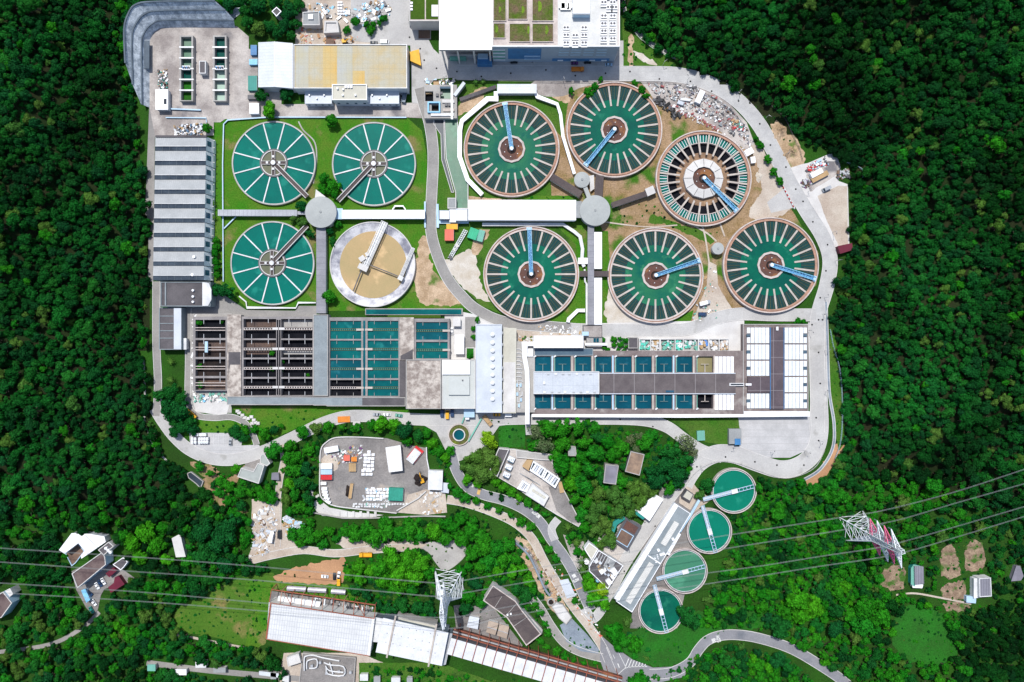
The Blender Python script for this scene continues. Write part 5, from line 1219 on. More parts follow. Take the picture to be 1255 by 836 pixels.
# plant compound with equipment
def compound():
    q = [(733.5,674),(766,693.5),(746,722),(722,697)]
    t = bldg("equipment_compound", "walled roof deck packed with white machines beside the slanting road", "building", [(733.5,674),(764,693),(745,722),(722,700),(722,694)], 6, "dark_roof", "pale_concrete", .6, parm="bright_white")
    r = random.Random(21)
    MB().prism(PP([(746,680),(756,686),(748,700),(740,694)],6), 5.7, 6.2).build("deck_plate", "grey_roof", t)
    for x, y, sx, sy, hh, mt in ((753,701,4.2,3.2,2.4,"bright_white"),(738,701,2.6,2.8,1.8,"bright_white"),(746.5,713.5,3.4,2.8,2.2,"bright_white"),(731,688.5,2.2,2.2,1.6,"white_paint"),(751,708,2.2,1.8,1.6,"bright_white"),(736,691,1.6,1.6,1.2,"blue_white")):
        p = P(x, y, 8); MB().box(p.x, p.y, 5.7, sx, sy, hh, -.95).build("machine", mt, t)
    for i in range(34):
        u, v = r.random(), r.random(); x = 728+u*22+v*8-4; y = 690+u*12-10+v*18
        if not inside((x, y), q): continue
        p = P(x, y, 6); MB().box(p.x, p.y, 5.7, .5+r.random()*1.4, .5+r.random(), .6+r.random(), -.95).build("pump", r.choice(["bright_white","grey_steel","blue_white","tan_paint","dark_steel"]), t)
    m = MB()
    for i in range(5): a = P(736+3*i, 678+1.8*i, 6.5); m.tube([a, P(731+3*i, 688+1.8*i, 6.5)], .18)
    m.build("pipework", "white_paint", t)
    bldg("compound_annex", "small tan roofed annex with a white side at the top of the machine deck", "building", [(716,673),(722,665),(733,673),(725,687)], 6, "tan_roof", "bright_white", .4, parm="bright_white")
    p = P(719, 689, 3); tk = thing("round_tank_small", (p.x, p.y, 0), "small round white tank beside the machine deck annex", "tank"); MB().cyl(p.x, p.y, 1.5, 0, 3, 20, cap=3.4).build("tank_body", "bright_white", tk); MB().cyl(p.x, p.y, .4, 3.2, 3.6, 10).build("lid", "grey_steel", tk)
    p = P(732.5, 711.5, 2); tk = thing("blue_drum", (p.x, p.y, 0), "bright blue round drum below the machine deck", "drum"); MB().cyl(p.x, p.y, 1.1, 0, 2.2, 16, cap=2.3).build("drum_body", "sky_blue_steel", tk); MB().cyl(p.x, p.y, .3, 2.2, 2.5, 8).build("lid", "white_paint", tk)
compound()

# --- pump station cluster in the grove
def grove_station():
    P0 = [(600.5,577),(611,549.5),(630,550.5),(640,552),(678,557),(677,567),(690,598),(712.5,641),(709,646),(682,631),(655,614),(634,599),(610,585)]
    t = bldg("station_platform", "angular concrete platform of the pump station in the grove", "platform", P0, 2.2, "stained_yard", "pale_concrete", .2)
    bldg("dark_annex", "long dark roofed building on the left end of the grove platform", "building", [(599.5,577.5),(611,549.5),(624,550.8),(609.5,584.5)], 6, "dark_roof", "pale_concrete", .4)
    rbox(t, "dark_paving", "dark_yard", [(672,596),(690,600),(712,641),(700,640),(682,626)], 2.0, 2.03)
    bldg("grey_terrace", "pale grey terrace along the top of the grove platform", "terrace", [(632,551.5),(678,557.5),(678,564.5),(664,564),(633,561)], 3.4, "concrete", "pale_concrete", .2)
    def bay(label, q, h, group):
        b = thing("pump_bay", tuple(P(sum(p[0] for p in q)/4, sum(p[1] for p in q)/4)), label, "pump bay", group)
        xy = PP(q, h); parapet(MB(), xy, .9, 1.9, h).build("bay_wall", "bright_white" if h > 3.5 else "pale_concrete", b)
        MB().prism(inset(xy, .8), 1.9, 2.3).build("bay_floor", "slate_blue", b)
        A, B, C_, D = [Vector(p) for p in q]
        ang = math.atan2(-(B.y-A.y), B.x-A.x)
        for k in range(4):
            p = A.lerp(B, .26+.16*k).lerp(D.lerp(C_, .26+.16*k), .5); w_ = P(p.x, p.y, 4)
            MB().box(w_.x, w_.y, 2.3, 1.2, 4.4, 1.8, ang).build("pump", "blue_white" if k % 2 else "bright_white", b)
        return b
    bay("upper left of the two white walled pump bays on the grove platform", [(653,564.5),(669.5,575),(664,586.5),(648,576)], 5, "white walled pump bays")
    bay("lower right of the two white walled pump bays on the grove platform", [(670,575.5),(686.5,587),(680.5,598.5),(664.5,587)], 5, "white walled pump bays")
    bay("small white walled pump bay beside the slanted white roof", [(640.5,588.5),(650,594.5),(645,603.5),(633.5,599)], 5, None)
    for k, (x, y) in enumerate(((626.5,563),(623.5,572.5),(620.8,582))):
        m = thing("transformer", tuple(P(x, y)), f"{['uppermost','middle','lowest'][k]} of three white transformers right of the dark annex", "transformer", "white transformers on the grove platform")
        p = P(x, y, 5); MB().box(p.x, p.y, 2.2, 4.2, 2.8, 2.6, -.45).build("tank_body", "white_steel", m)
        for s in (-1.2, 0, 1.2): MB().cyl(p.x+s, p.y, .28, 4.8, 5.8, 10).build("bushing", "grey_steel", m)
        MB().box(p.x-.6, p.y-1.9, 2.4, 3.4, .5, 2.0, -.45).build("radiator", "slate_blue", m)
    t = bldg("white_roof_house", "slanted white roofed house at the lower edge of the grove platform", "building", [(652.5,592),(673,608.5),(666.5,620.5),(643.5,606)], 5.5, "white_paint", "pale_concrete", .3)
    for k in range(4): on_roof(t, "roof_panel", "tan_roof", 654+4.2*k, 601.5+2.6*k, 5.3, 2, 1.6, .25, -.6)
    bldg("tan_box", "tan topped box at the upper left of the white walled pump bays", "box", [(646,564),(653,564.5),(648.5,577),(640.5,571.5)], 5, "tan_paint", "tan_paint", 0)
    bldg("tan_box", "small tan crate just right of the white walled pump bays", "box", [(685,592),(688,591),(691,603),(686.5,604)], 3, "tan_paint", "tan_paint", 0)
    m = MB()
    for k in range(5): m.tube([P(637+3*k,580+1.9*k,2.6), P(650+3*k,587+1.9*k,2.6)], .25)
    m.build("pipework", "grey_steel", bpy.data.objects["station_platform"])
grove_station()
bldg("tree_shed", "small square grey shed hidden among the grove trees", "shed", [(696,547),(705.5,547.5),(707,559),(696.5,559)], 4, "grey_roof", "concrete", .3)
bldg("grove_house", "grey roofed house between tall grove trees", "house", [(742,569),(758.5,571),(755,594),(739.5,592)], 6, "violet_grey", "concrete", .2)
bldg("rusty_house", "rust stained roof house below the right grove trees", "house", [(773,553),(790,557),(784,583),(766,578)], 6, "rust_patch", "dark_roof", .3, parm="concrete")
mat("violet_grey", (.22,.21,.25), .8, (.15,.145,.17), .15); mat("rust_patch", (.32,.22,.15), .9, (.14,.10,.08), .18)
# L-shaped house on the left
t = bldg("l_shaped_house", "grey L-shaped roofed house below the left bend of the road", "house", [(295.5,573.5),(310.5,577.6),(316,567.6),(324,570.5),(317,593),(291,584.5)], 6, "tan_grey", "pale_concrete", .4, parm="pale_concrete")
mat("tan_grey", (.36,.39,.36), .8, (.29,.31,.29), .2)
bldg("small_annex", "small grey annex roof above the L-shaped house", "hut", [(319,558),(324,556),(331,568),(327,571.5),(318.5,568)], 5, "tan_grey", "pale_concrete", .2)
bldg("grey_hut", "small grey pitched hut beside the pale track", "hut", [(333.5,580),(341,580),(341.5,588),(333,587.5)], 3, "violet_grey", "concrete", 0)
bldg("sunken_tank", "dark sunken walled pit at the foot of the left wood", "pit", [(229,580),(234,578),(249.5,590),(246,599),(240,593),(231,586)], 1.4, "wet_slate", "concrete", .4)
# --- house on the left in the woods
t = bldg("white_canopy", "large white angular canopy over the house courtyard in the left wood", "canopy", [(88,654),(110,655),(127.5,658),(129,664),(100,684),(99.5,681),(104.5,675),(96,665),(79,678),(73,674)], 6, "bright_white", "blue_white", 0)
for (a, b) in (((96,665),(110,655)),): MB().strip([P(104,656,6.1).xy, P(120,671,6.1).xy], .3, 6.0, 6.12).build("roof_seam", "grey_steel", t)
bldg("courtyard", "brown paved courtyard under the edge of the white canopy", "courtyard", [(80,678),(96,665.5),(104,675.5),(93,690),(88,694)], .8, "rust_roof", "pale_blue", .5, parm="pale_blue")
t = bldg("village_house", "brown flat roofed house with a blue-grey side in the left wood", "house", [(88,703),(126,676),(129,683),(130,692),(95,721)], 8, "rust_dark", "pale_blue", .5, parm="pale_concrete", win=(2,4,1.4,1.2))
mat("rust_dark", (.155,.115,.105), .9, (.085,.055,.055), .12, fine=.15)
bldg("water_tank_platform", "small roof platform with white tanks at the upper end of the brown roofed house", "platform", [(120,674),(133,664),(139.5,669.5),(127,681)], 9, "dark_roof", "pale_concrete", .3)
for k, (x, y) in enumerate(((130,672),(133,674.5),(135.5,677))):
    p = P(x, y, 10); k_ = thing("roof_tank", (p.x, p.y, 9), "white roof water tank on the small platform of the brown roofed house", "water tank", "white roof water tanks"); MB().cyl(p.x, p.y, .9, 9, 10.5, 12, cap=10.8).build("tank_body", "bright_white", k_); MB().cyl(p.x, p.y, .25, 10.7, 11, 8).build("lid", "grey_steel", k_)
bldg("red_canopy", "small dark red awning beside the parked cars of the wood house", "awning", [(130,703),(139,696),(142.5,699.5),(134,707)], 3, "maroon_paint", "maroon_paint", 0)
bldg("red_canopy", "large dark red awning right of the parked cars of the wood house", "awning", [(133,720),(140,714.5),(141,708),(145,706),(152,716),(136,726)], 3.4, "maroon_paint", "maroon_paint", 0)
bldg("porch", "dark porch with white rim right of the brown roofed house", "porch", [(138,692),(150,683.5),(152.5,684),(156.5,689),(152,695),(148,699)], 4, "dark_roof", "bright_white", .3, parm="bright_white")
bldg("blue_awning", "narrow pale blue awning below the brown roofed house", "awning", [(100,724),(104,722),(110,735),(106,738)], 3, "sky_blue_steel", "pale_blue", 0)
bldg("forest_shed", "grey and white roofed shed alone in the left wood", "shed", [(211,660),(220.5,655),(223.5,668),(227,682),(216,682.5)], 4, "pale_concrete", "white_paint", 0)
t = bldg("village_house", "brown roofed house cut by the left edge of the picture", "house", [(-12,735),(4,725),(15,739),(2,757),(-14,760)], 8, "rust_dark", "pale_blue", .5, parm="pale_concrete")
bldg("roof_terrace", "white cluttered roof terrace beside the house at the left edge", "terrace", [(-8,732),(12,721),(16,728),(5,738)], 7, "pale_concrete", "pale_concrete", .2)
# --- right village
t = bldg("village_hut", "grey sheet roofed hut with a teal side among garden plots", "hut", [(1121.5,694),(1131.5,695),(1132,715),(1122,716)], 5, "shed_stripe", "pale_concrete", 0)
mat_lines("shed_stripe", (.22,.215,.25), (.12,.12,.14), 1.5, 'X', .3, .7)
bldg("lean_to", "teal and white lean-to left of the grey hut among garden plots", "shed", [(1117,697),(1120,692.5),(1129,694),(1121,696),(1121,718),(1117,716)], 3.5, "mint_paint", "teal_paint", 0)
bldg("white_awning", "white awning at the foot of the grey hut among garden plots", "awning", [(1118,714),(1131,717),(1130,720.5),(1119,720)], 3, "bright_white", "white_paint", 0)
t = bldg("village_hut", "dark ribbed roof house with white edges at the right of the garden plots", "house", [(1200,709),(1214.5,708),(1215.5,731),(1200.5,732)], 6, "shed_stripe", "white_paint", .3, parm="white_paint")
bldg("lean_to", "white lean-to on the left side of the dark ribbed roof house", "shed", [(1194,709.5),(1199.8,709),(1200,732),(1194,733)], 4, "white_paint", "white_paint", 0)
bldg("lean_to", "small pale blue shed at the lower left of the dark ribbed roof house", "shed", [(1185,731),(1196,732),(1195.5,739),(1185,738)], 3, "pale_blue", "pale_blue", 0)
bldg("tarpaulin_shed", "small ragged grey shed near the right edge above the garden plots", "shed", [(1240,712),(1246,694),(1250,694),(1254,706),(1251,711)], 3, "violet_grey", "violet_grey", 0)
bldg("maroon_roof", "small maroon roof at the right edge of the pale concrete yard", "canopy", [(1027,302),(1044,298.5),(1044.5,306),(1030,310.5)], 4, "maroon_paint", "maroon_paint", 0)

bldg("tarpaulin", "bright orange tarpaulin on the road at the right end of the yellow roofed workshop", "tarpaulin", [(502.5,64),(513,61),(515.5,79.5),(503,74)], 3, "orange_tarp", "orange_tarp", 0)
mat("orange_tarp", (.78,.42,.03), .6)

bldg("narrow_store", "narrow white roofed store between the last teal basins and the vented hall", "shed", rect(558,411,568.3,433.5), 4, "bright_white", "white_paint", 0)
bldg("small_store", "small cream roofed store above the narrow white roofed store", "shed", rect(555.5,390,564,399.5), 3.5, "pale_concrete", "white_paint", 0)
bldg("planter", "square turf planter left of the vented hall", "planter", rect(571,426,581.5,440.5), 1, "rich_grass", "pale_concrete", .3)
bldg("service_lane", "worn grey lane left of the vented hall", "lane", rect(570.5,389,582,425.5), .32, "old_road", "concrete", 0)
bldg("blue_porch", "pale blue awning over the pump hall entrance", "awning", rect(569,501.5,581,511), 4, "pale_blue", "pale_blue", 0)
t = bldg("grey_slab_porch", "small pale slab bridge beside the road above the asphalt yard", "slab", rect(433,517,441,526), .9, "pale_concrete", "concrete", 0)
# ------------------------------------------------------------------ factory sheds along the bottom
def mill_one():
    h = 10; A, B, C_, D = [Vector(p) for p in ((330,739),(459,758),(453,803.5),(327,783))]
    c = P(392, 771, h); t = thing("steel_shed", (c.x, c.y, 0), "long white grid roofed shed with a rust red frame along its upper side", "building")
    xy = PP([A, B, C_, D], h); MB().prism(xy, 0, h-.2).build("wall", "pale_concrete", t); MB().prism(inset(xy, -.3), h-.2, h).build("roof", "grid_roof", t)
    a, b = P(457.5, 758, h+.1), P(451.5, 803, h+.1); MB().bar(a, b, 1.2, .3).build("end_cap", "bright_white", t)
    m = MB(); m.bar(P(332,739,h), P(326.5,783,h), .9, .6); m.bar(P(331,739,h+.1), P(459,758,h+.1), .5, .5); m.bar(P(327,783.5,h+.1), P(453,804,h+.1), .4, .4)
    m.build("frame_beam", "rust_steel", t)
    # open bay under construction on the upper side
    f = thing("open_girder_shed", tuple(P(397, 735)), "rust red open steel frame over pipes above the white grid roof", "frame")
    z = 9; TA, TB = Vector((333,722.5)), Vector((460,741.5))
    m = MB(); m.bar(P(*TA,z), P(*TB,z), .55, .5)
    m.build("top_beam", "rust_steel", f)
    for k in range(11):
        u = k/10; p = TA.lerp(TB, u); q = A.lerp(B, u) + Vector((0, -.4)); m = MB()
        m.bar(P(*p,z), P(*q,z), .42, .5); pb = P(*p,z); m.bar(pb, Vector((pb.x,pb.y,0)), .4)
        m.build("cross_beam", "rust_steel" if k % 2 == 0 or k > 8 else "terracotta", f)
    m = MB()
    for u in (.12, .82): p = TA.lerp(TB, u); q = A.lerp(B, u+.09); m.bar(P(*p,z), P(*q,z), .3)
    m.build("brace", "rust_steel", f)
    MB().prism(PP([(341,731),(393,738),(391,744.5),(340,738.5)],5),3.5,5).build("duct","bright_white",thing("white_duct",tuple(P(366,737)),"white duct lying inside the rust red open steel frame","duct"))
    r = random.Random(4); m = MB()
    for i in range(60):
        u = .42+.56*r.random(); v = r.random(); p = TA.lerp(TB, u).lerp(A.lerp(B, u), .15+.75*v); w_ = P(*p,2); m.mi = r.randrange(3)
        m.box(w_.x, w_.y, .05, .5+r.random()*3.5, .3+r.random()*.5, .5+r.random()*2, r.choice([-.15, 1.42]))
    m.build("scrap_pipes", ["dark_steel","grey_steel","white_steel"], kind="stuff")
    patch("yard", "dark_yard", [(333,724),(460,743),(459,760),(330,740)])
    for k, (x0, x1, y) in enumerate(((352.5,375,721),(378,400,722.6),(406.5,423.5,724.6))):
        z = 2.6; a, b = P(x0, y, z), P(x1, y+1.2, z); tk = thing("horizontal_tank", ((a.x+b.x)/2, (a.y+b.y)/2, 0), f"{['leftmost','middle','rightmost'][k]} of three silver horizontal tanks above the rust red frame", "tank", "silver horizontal tanks")
        MB().tube([a.lerp(b, -.01), a, b, a.lerp(b, 1.01)], 1.5, 14).build("tank_body", "silver_tank", tk, smoothed=False)
        for u in (.2, .8): p = a.lerp(b, u); MB().box(p.x, p.y, 0, .5, 2.6, 1.6).build("saddle", "dark_steel", tk)
mat("silver_tank", (.48,.47,.50), .45, (.36,.35,.38), .4, .4, .2)
mill_one()
def mill_two():
    h = 12; q = [(460,757),(549,776),(541,815.5),(461,799)]
    q = [(470,758),(549,776),(541,815.5),(461,799)]
    t = bldg("steel_shed", "plain white roofed shed between the grid roof and the white pylon", "building", q, h, "roof_white", "slope_dark", 0)
    m = MB()
    for i in range(8):
        for j in range(3):
            p = P(476+8.6*i-1.5*j, 765+1.9*i+11*j, h); m.box(p.x, p.y, h, .35, .35, .25)
    m.build("roof_fixings", "dark_steel", t)
    for a, b in (((485,754.5),(474,806)),((535,765),(525,817))): MB().bar(P(*a,h+.4), P(*b,h+.4), 1.0, .6).build("roof_rail", "beam_beige", t)
    bldg("low_link", "lower white link roof between the two white sheds", "building", [(459.5,757),(470,759),(465.5,787),(455,786)], 8, "white_paint", "slope_dark", 0)
    bldg("loading_ledge", "tan and grey ledge along the upper edge of the plain white shed", "ledge", [(486,755.5),(535,766.5),(534.5,772),(486,761)], 9, "tan_roof", "concrete", .3)
    bldg("end_gantry", "grey sloping gantry at the right end of the plain white shed", "gantry", [(549,776),(554,777),(546,814),(541.5,815.5)], 8, "grey_steel", "slope_dark", 0)
mill_two()
def mill_three():
    h = 9; A = Vector((553,782)); B = Vector((760,842)); dn = Vector((-5.5,19.5))
    c = P(650, 815, h); t = thing("conveyor_gallery", (c.x, c.y, 0), "long low white panelled gallery under rust red ribs, running off the bottom edge", "building")
    MB().prism(PP([A, B, B+dn, A+dn], h), 0, h-.2).build("wall", "dark_steel", t)
    MB().prism(PP([A, B, B+dn, A+dn], h), h-.2, h).build("roof", "roof_white", t)
    up = Vector((3.2,-11.5))
    MB().prism(PP([A, A+up, B+up, B], 3), 0, 3).build("side_trench", "hub_brown", t)
    m = MB()
    for k, wv in ((.45, "r"), (.98, "r")): m.bar(P(*(A+up*k), 7), P(*(B+up*k), 7), .5, .4)
    m.bar(P(*(A+up*.2), 5), P(*(B+up*.2), 5), .9, .6)
    m.build("frame_beam", "rust_steel", t)
    MB().bar(P(*(A+up*.7), 4), P(*(B+up*.7), 4), .7, .6).build("pipe", "grey_steel", t)
    n = 17
    for k in range(n):
        u = (k+.55)/n; p = A.lerp(B, u)+up; q = A.lerp(B, u)+dn*1.02; m = MB()
        m.bar(P(*p,h+.9), P(*q,h+.9), .38, .5); a = P(*p,h+.9); m.bar(a, Vector((a.x, a.y, 0)), .35); m.build("rib", "rust_steel", t)
mill_three()
def bent_house():
    t = bldg("bent_building", "bent dark roofed building with a pink rim between the pylon and the steep road", "building", [(604,717),(632,736.5),(640,748),(663.5,777),(645,791.5),(621,757),(592,736)], 8, "brown_roof", "pale_concrete", .5, parm="pink_concrete", parw=.6)
    m = MB()
    for a, b in (((615,731),(606,745)),((632,741),(618,757)),((645,757),(629,768))): m.strip([P(*a,7.8).xy, P(*b,7.8).xy], .25, 7.7, 7.78)
    m.build("roof_seam", "concrete", t)
    for x, y in ((622,753),(626,752)): on_roof(t, "roof_unit", "bright_white", x, y, 7.7, 1, 1, .8)
    bldg("back_ledge", "pale ledge along the right side of the bent dark building", "ledge", [(616,723),(632.5,735.5),(641,747),(664.5,772),(663.8,776.5),(640.3,747.8),(632.3,736.3)], 4, "concrete", "concrete", 0)
bent_house()
gable("cabin", "white roofed cabin nearest the pylon foot", "cabin", [(575.5,755),(587.5,757.5),(585.5,771.5),(572,768.5)], 3.5, .5, "sheet_roof_y", "white_paint")
gable("cabin", "left one of the two brown and cream roofed cabins", "cabin", [(599,760.5),(611,764),(607,778.5),(595.5,775)], 3.5, .8, "cabin_roof", "white_paint", "brown and cream cabins", 0)
gable("cabin", "right one of the two brown and cream roofed cabins", "cabin", [(612,764.5),(624,768),(621,783),(609,779)], 3.5, .8, "cabin_roof", "white_paint", "brown and cream cabins", 0)
mat("cabin_roof", (.40,.32,.25), .7, (.34,.27,.21), .5)
# pipe works bottom left
def pipeworks():
    t = bldg("pipe_works", "dark walled pit of looping white pipes at the bottom edge", "equipment", [(371,800),(436,806),(434,840),(366,840)], 2, "dark_yard", "concrete", .5)
    for pts in ([(373,822),(373,807),(376,804),(384,803),(395,806),(416,810)],[(376,820),(376,812),(379,809),(388,808),(388,818),(379,819)],[(397,812),(405,815),(421,817),(421,828),(402,826),(400,818)],[(399,816),(404,822),(421,824)],[(404,812),(408,826)]):
        MB().tube([P(x, y, 3.2) for x, y in smooth(pts, 3)], .42, 8).build("pipe", "white_paint", t)
    for x, y in ((393,811),(401,824),(416,822),(430,823),(383,815)): on_roof(t, "valve", "grey_steel", x, y, 2, 1.5, 1.5, 1.5)
    bldg("pipe_yard_house", "small pale roofed house at the left of the white pipe loops", "house", [(351,806),(366,801),(369,812),(353,817)], 4, "pale_concrete", "pale_concrete", .3)
    bldg("glass_canopy", "white slatted canopy low in the lower left wood", "canopy", [(318,823),(341,826),(341,830),(318,827)], 3, "sheet_roof_y", "grey_steel", 0)
    for k, (x, y, s) in enumerate(((446,830,9),(462,833,7),(485,834,10),(502,834,6),(350,832,7),(335,828,6))):
        bldg("plant_shed", ["white roofed shed right of the pipe works","pale shed second to the right of the pipe works","long white shed third to the right of the pipe works","last small white shed at the bottom edge below the white shed","small white shed left of the pipe works","grey shed at the bottom edge in the lower left"][k], "shed", rect(x-s/2, y-3, x+s/2, y+4), 3, "white_paint" if k % 2 == 0 else "grey_roof", "white_paint", 0)
pipeworks()
# lower-left road side buildings
for k, (x0, y0, x1, y1, m_, lb) in enumerate(((181,815,190,822,"mint_paint","small teal roof in the lower left wood"),(215,821,228,827,"bright_white","white truck shaped shed on the lower left lane"),(240,811,252,818,"white_paint","pale shed in the lower left wood"),(262,819,276,824,"grey_roof","grey shed by the lower left lane"))):
    bldg("small_shed", lb, "shed", rect(x0, y0, x1, y1), 3.5, m_, "pale_concrete", 0)

# ------------------------------------------------------------------ excavated trench and works beside the lower tracks
t = thing("pipeline", tuple(P(655, 695)), "long dark curved pipeline climbing through bare red soil", "pipeline")
pts = [P(x, y, 1.2) for x, y in smooth([(628,663),(640,672),(650,684),(660,705),(668,722),(674,730)], 5)]
MB().tube(pts, .75, 8).build("pipe", "slope_concrete", t); MB().strip([p.xy+Vector((1.2,.6)) for p in pts], 1.4, 0, .25).build("pipe_bed", "dark_yard", t)
bldg("trench_works", "cream concrete works platform between the two lower tracks", "platform", [(676,744),(682,738),(690,741),(701,757),(694,766),(685,758)], 2.4, "pale_concrete", "concrete", .2)
p = P(675.5, 738, 1); k_ = thing("manhole_shaft", (p.x, p.y, 0), "dark round shaft at the foot of the curved pipeline", "shaft"); MB().ring(p.x, p.y, 1.7, 2.4, 0, 1.2, 24).build("rim", "concrete", k_); MB().cyl(p.x, p.y, 1.8, 0, .3, 24).build("shaft_floor", "wet_dark", k_)
bldg("tarpaulin", "pale blue tarpaulin between the pale track and the asphalt road", "tarpaulin", [(686,712),(696,710),(705,730),(695,733)], .8, "blue_white", "blue_white", 0)

# ------------------------------------------------------------------ vehicles
_cars = {}
def slab_body(m, prof, w, taper=0):
    """side profile [(x,z)] swept over the width"""
    n = len(prof); vs = [(x, -w/2, z) for x, z in prof] + [(x, w/2, z) for x, z in prof]
    return m.add(vs, [[i, (i+1) % n, n+(i+1) % n, n+i][::-1] for i in range(n)] + [list(range(n)), list(range(2*n-1, n-1, -1))])
def veh_base(kind):
    if kind in _cars: return _cars[kind]
    parts = []
    def part(nm, mb, mt): parts.append((nm, mb, mt))
    if kind == "car":
        L_, W_ = 4.4, 1.8
        m = MB(); slab_body(m, [(-2.2,.35),(2.2,.35),(2.25,.6),(2.1,.85),(1.0,.95),(-1.7,.98),(-2.2,.9)], W_); part("body", m, None)
        m = MB(); slab_body(m, [(.95,.94),(.35,1.36),(-1.1,1.38),(-1.75,.96)], W_*.84); part("cabin", m, "glass_dark")
        m = MB(); slab_body(m, [(.3,1.36),(.25,1.44),(-1.0,1.46),(-1.1,1.38)], W_*.80); part("roof", m, None)
        wx = (1.35, -1.35)
    elif kind == "van":
        L_, W_ = 5.2, 2.0
        m = MB(); slab_body(m, [(-2.6,.4),(2.6,.4),(2.6,1.0),(2.1,1.25),(1.5,2.1),(-2.55,2.15)], W_); part("body", m, None)
        m = MB(); slab_body(m, [(2.16,1.24),(1.58,2.06),(1.45,2.06),(1.9,1.1)], W_*.9); part("windscreen", m, "glass_dark")
        wx = (1.7, -1.7)
    elif kind == "truck":
        L_, W_ = 8, 2.4
        m = MB(); m.box(2.9, 0, .6, 1.9, 2.3, 1.9); part("cab", m, None)
        m = MB(); m.box(3.2, 0, 1.6, 1.35, 2.32, .6); part("windscreen", m, "glass_dark")
        m = MB(); m.box(-.95, 0, .8, 5.6, 2.4, .35); part("chassis", m, "dark_steel")
        m = MB(); pl = [(-3.8,-1.25),(1.8,-1.25),(1.8,1.25),(-3.8,1.25)]; parapet(m, pl, .15, 1.1, 2.1); m.prism(inset(pl, .1), 1.1, 1.3); part("cargo_bed", m, None)
        wx = (2.7, -1.6, -2.8)
    elif kind == "boxtruck":
        L_, W_ = 7, 2.3
        m = MB(); m.box(2.7, 0, .6, 1.7, 2.1, 1.6); part("cab", m, None)
        m = MB(); m.box(3.1, 0, 1.4, 1.0, 2.12, .6); part("windscreen", m, "glass_dark")
        m = MB(); m.box(-.8, 0, .9, 5.0, 2.3, 2.2); part("cargo_box", m, "bright_white")
        wx = (2.5, -2.0)
    for x in wx:
        for s in (-1, 1):
            m = MB(); n = 14; r = .34 if kind == "car" else .45; y0 = s*(W_/2-.22); y1 = s*(W_/2+.02)
            vs = [(x+r*math.cos(2*PI*i/n), y0, r+r*math.sin(2*PI*i/n)) for i in range(n)] + [(x+r*math.cos(2*PI*i/n), y1, r+r*math.sin(2*PI*i/n)) for i in range(n)]
            m.add(vs, [[i, (i+1) % n, n+(i+1) % n, n+i] for i in range(n)] + [list(range(n)), list(range(n, 2*n))]); part("wheel", m, "rubber")
    me = []
    for nm, mb, mt in parts:
        d = bpy.data.meshes.new(kind+"_"+nm); d.from_pydata(mb.v, [], mb.f); d.update(); me.append((nm, d, mt))
    _cars[kind] = me; return me
_painted = {}
def vehicle(kind, px, py, deg, paint, label, group=None, z=.25, name=None):
    nm = name or {"car":"parked_car","van":"parked_van","truck":"truck","boxtruck":"box_truck"}[kind]
    p = P(px, py, z); t = thing(nm, (p.x, p.y, z), label, kind.replace("boxtruck", "truck"), group, math.radians(deg))
    for pn, d, mt in veh_base(kind):
        key = (kind, pn, d.name, paint)
        if key not in _painted:
            dd = d.copy(); dd.materials.clear(); dd.materials.append(M[mt or paint]); _painted[key] = dd
        o = bpy.data.objects.new(pn, _painted[key]); C.objects.link(o); o.parent = t
    return t
V = vehicle
V("car",461.6,507.8,178,"silver_paint","silver car parked on the road, leftmost under the stained square roof")
V("car",474.5,508,178,"bright_white","white car parked just right of the silver car on the road")
V("car",489,509,172,"mint_paint","pale green car half under shrubs right of the white car")
V("van",542,505.5,90,"navy_paint","dark blue van parked nose in left of the yellow van")
V("van",548.4,508,90,"yellow_paint","bright yellow van parked between two dark blue vans")
V("van",554.4,505,90,"navy_paint","dark blue van parked nose in right of the yellow van")
V("boxtruck",573,507,90,"pale_blue","pale blue truck parked against the forecourt wall")
V("car",609,508.3,0,"yellow_paint","yellow car on the road below the cream strip roof")
V("van",624,508.5,0,"bright_white","white van on the road below the pipe deck")
V("truck",597.5,515,-52,"tan_paint","tan bedded truck parked askew by the pump hall entrance")
V("truck",235.4,507,-40,"yellow_paint","yellow truck at the bend below the ruined basins")
V("car",283,541.5,90,"silver_paint","silver blue car alone at the right of the parking bays")
V("van",343.3,654,90,"black_paint","black van driving on the pale dirt track")
V("boxtruck",334,657,80,"bright_white","white truck beside the black van on the pale track")
V("truck",449,679,180,"yellow_paint","yellow truck on the dirt lane above the bright lime trees")
V("car",398.5,706,176,"bright_white","white car parked alone on bare orange earth")
V("car",410.3,706,90,"black_paint","dark car on bare orange earth, standing upright in the picture")
V("car",415.5,704.5,80,"bright_white","white car half hidden by trees right of the dark car")
V("van",415.8,711.5,90,"yellow_paint","yellow van at the edge of the bare orange earth")
V("truck",707.5,86,0,"orange_paint","dark truck with orange cab on the road before the glass building")
V("car",704,78,0,"purple_paint","purple red car parked at the foot of the glass facade")
V("car",630,76.5,180,"black_paint","black car parked under the left part of the glass facade")
V("car",720,76.8,0,"black_paint","dark car parked under the right part of the glass facade")
V("car",746,79.8,0,"pale_blue","pale car parked at the right corner of the glass facade")
V("van",472,52.5,0,"bright_white","white van parked behind the yellow stained roof")
V("car",458.5,53,0,"black_paint","black car parked behind the yellow stained roof")
V("van",860.5,385,0,"navy_paint","dark blue van parked in the yard between two trough tanks",)
V("boxtruck",862.5,371.5,15,"silver_paint","white tilted truck above the dark blue van between two trough tanks")
V("van",1012,231.8,205,"silver_paint","silver car parked on the pale ramp beside the curved road")
V("car",554,405.6,92,"bright_white","white car with dark windows right of the last teal basins")
V("car",120,717.5,-62,"bright_white","left white car parked before the dark red awnings")
V("car",127.5,712,-62,"bright_white","right white car parked before the dark red awnings")
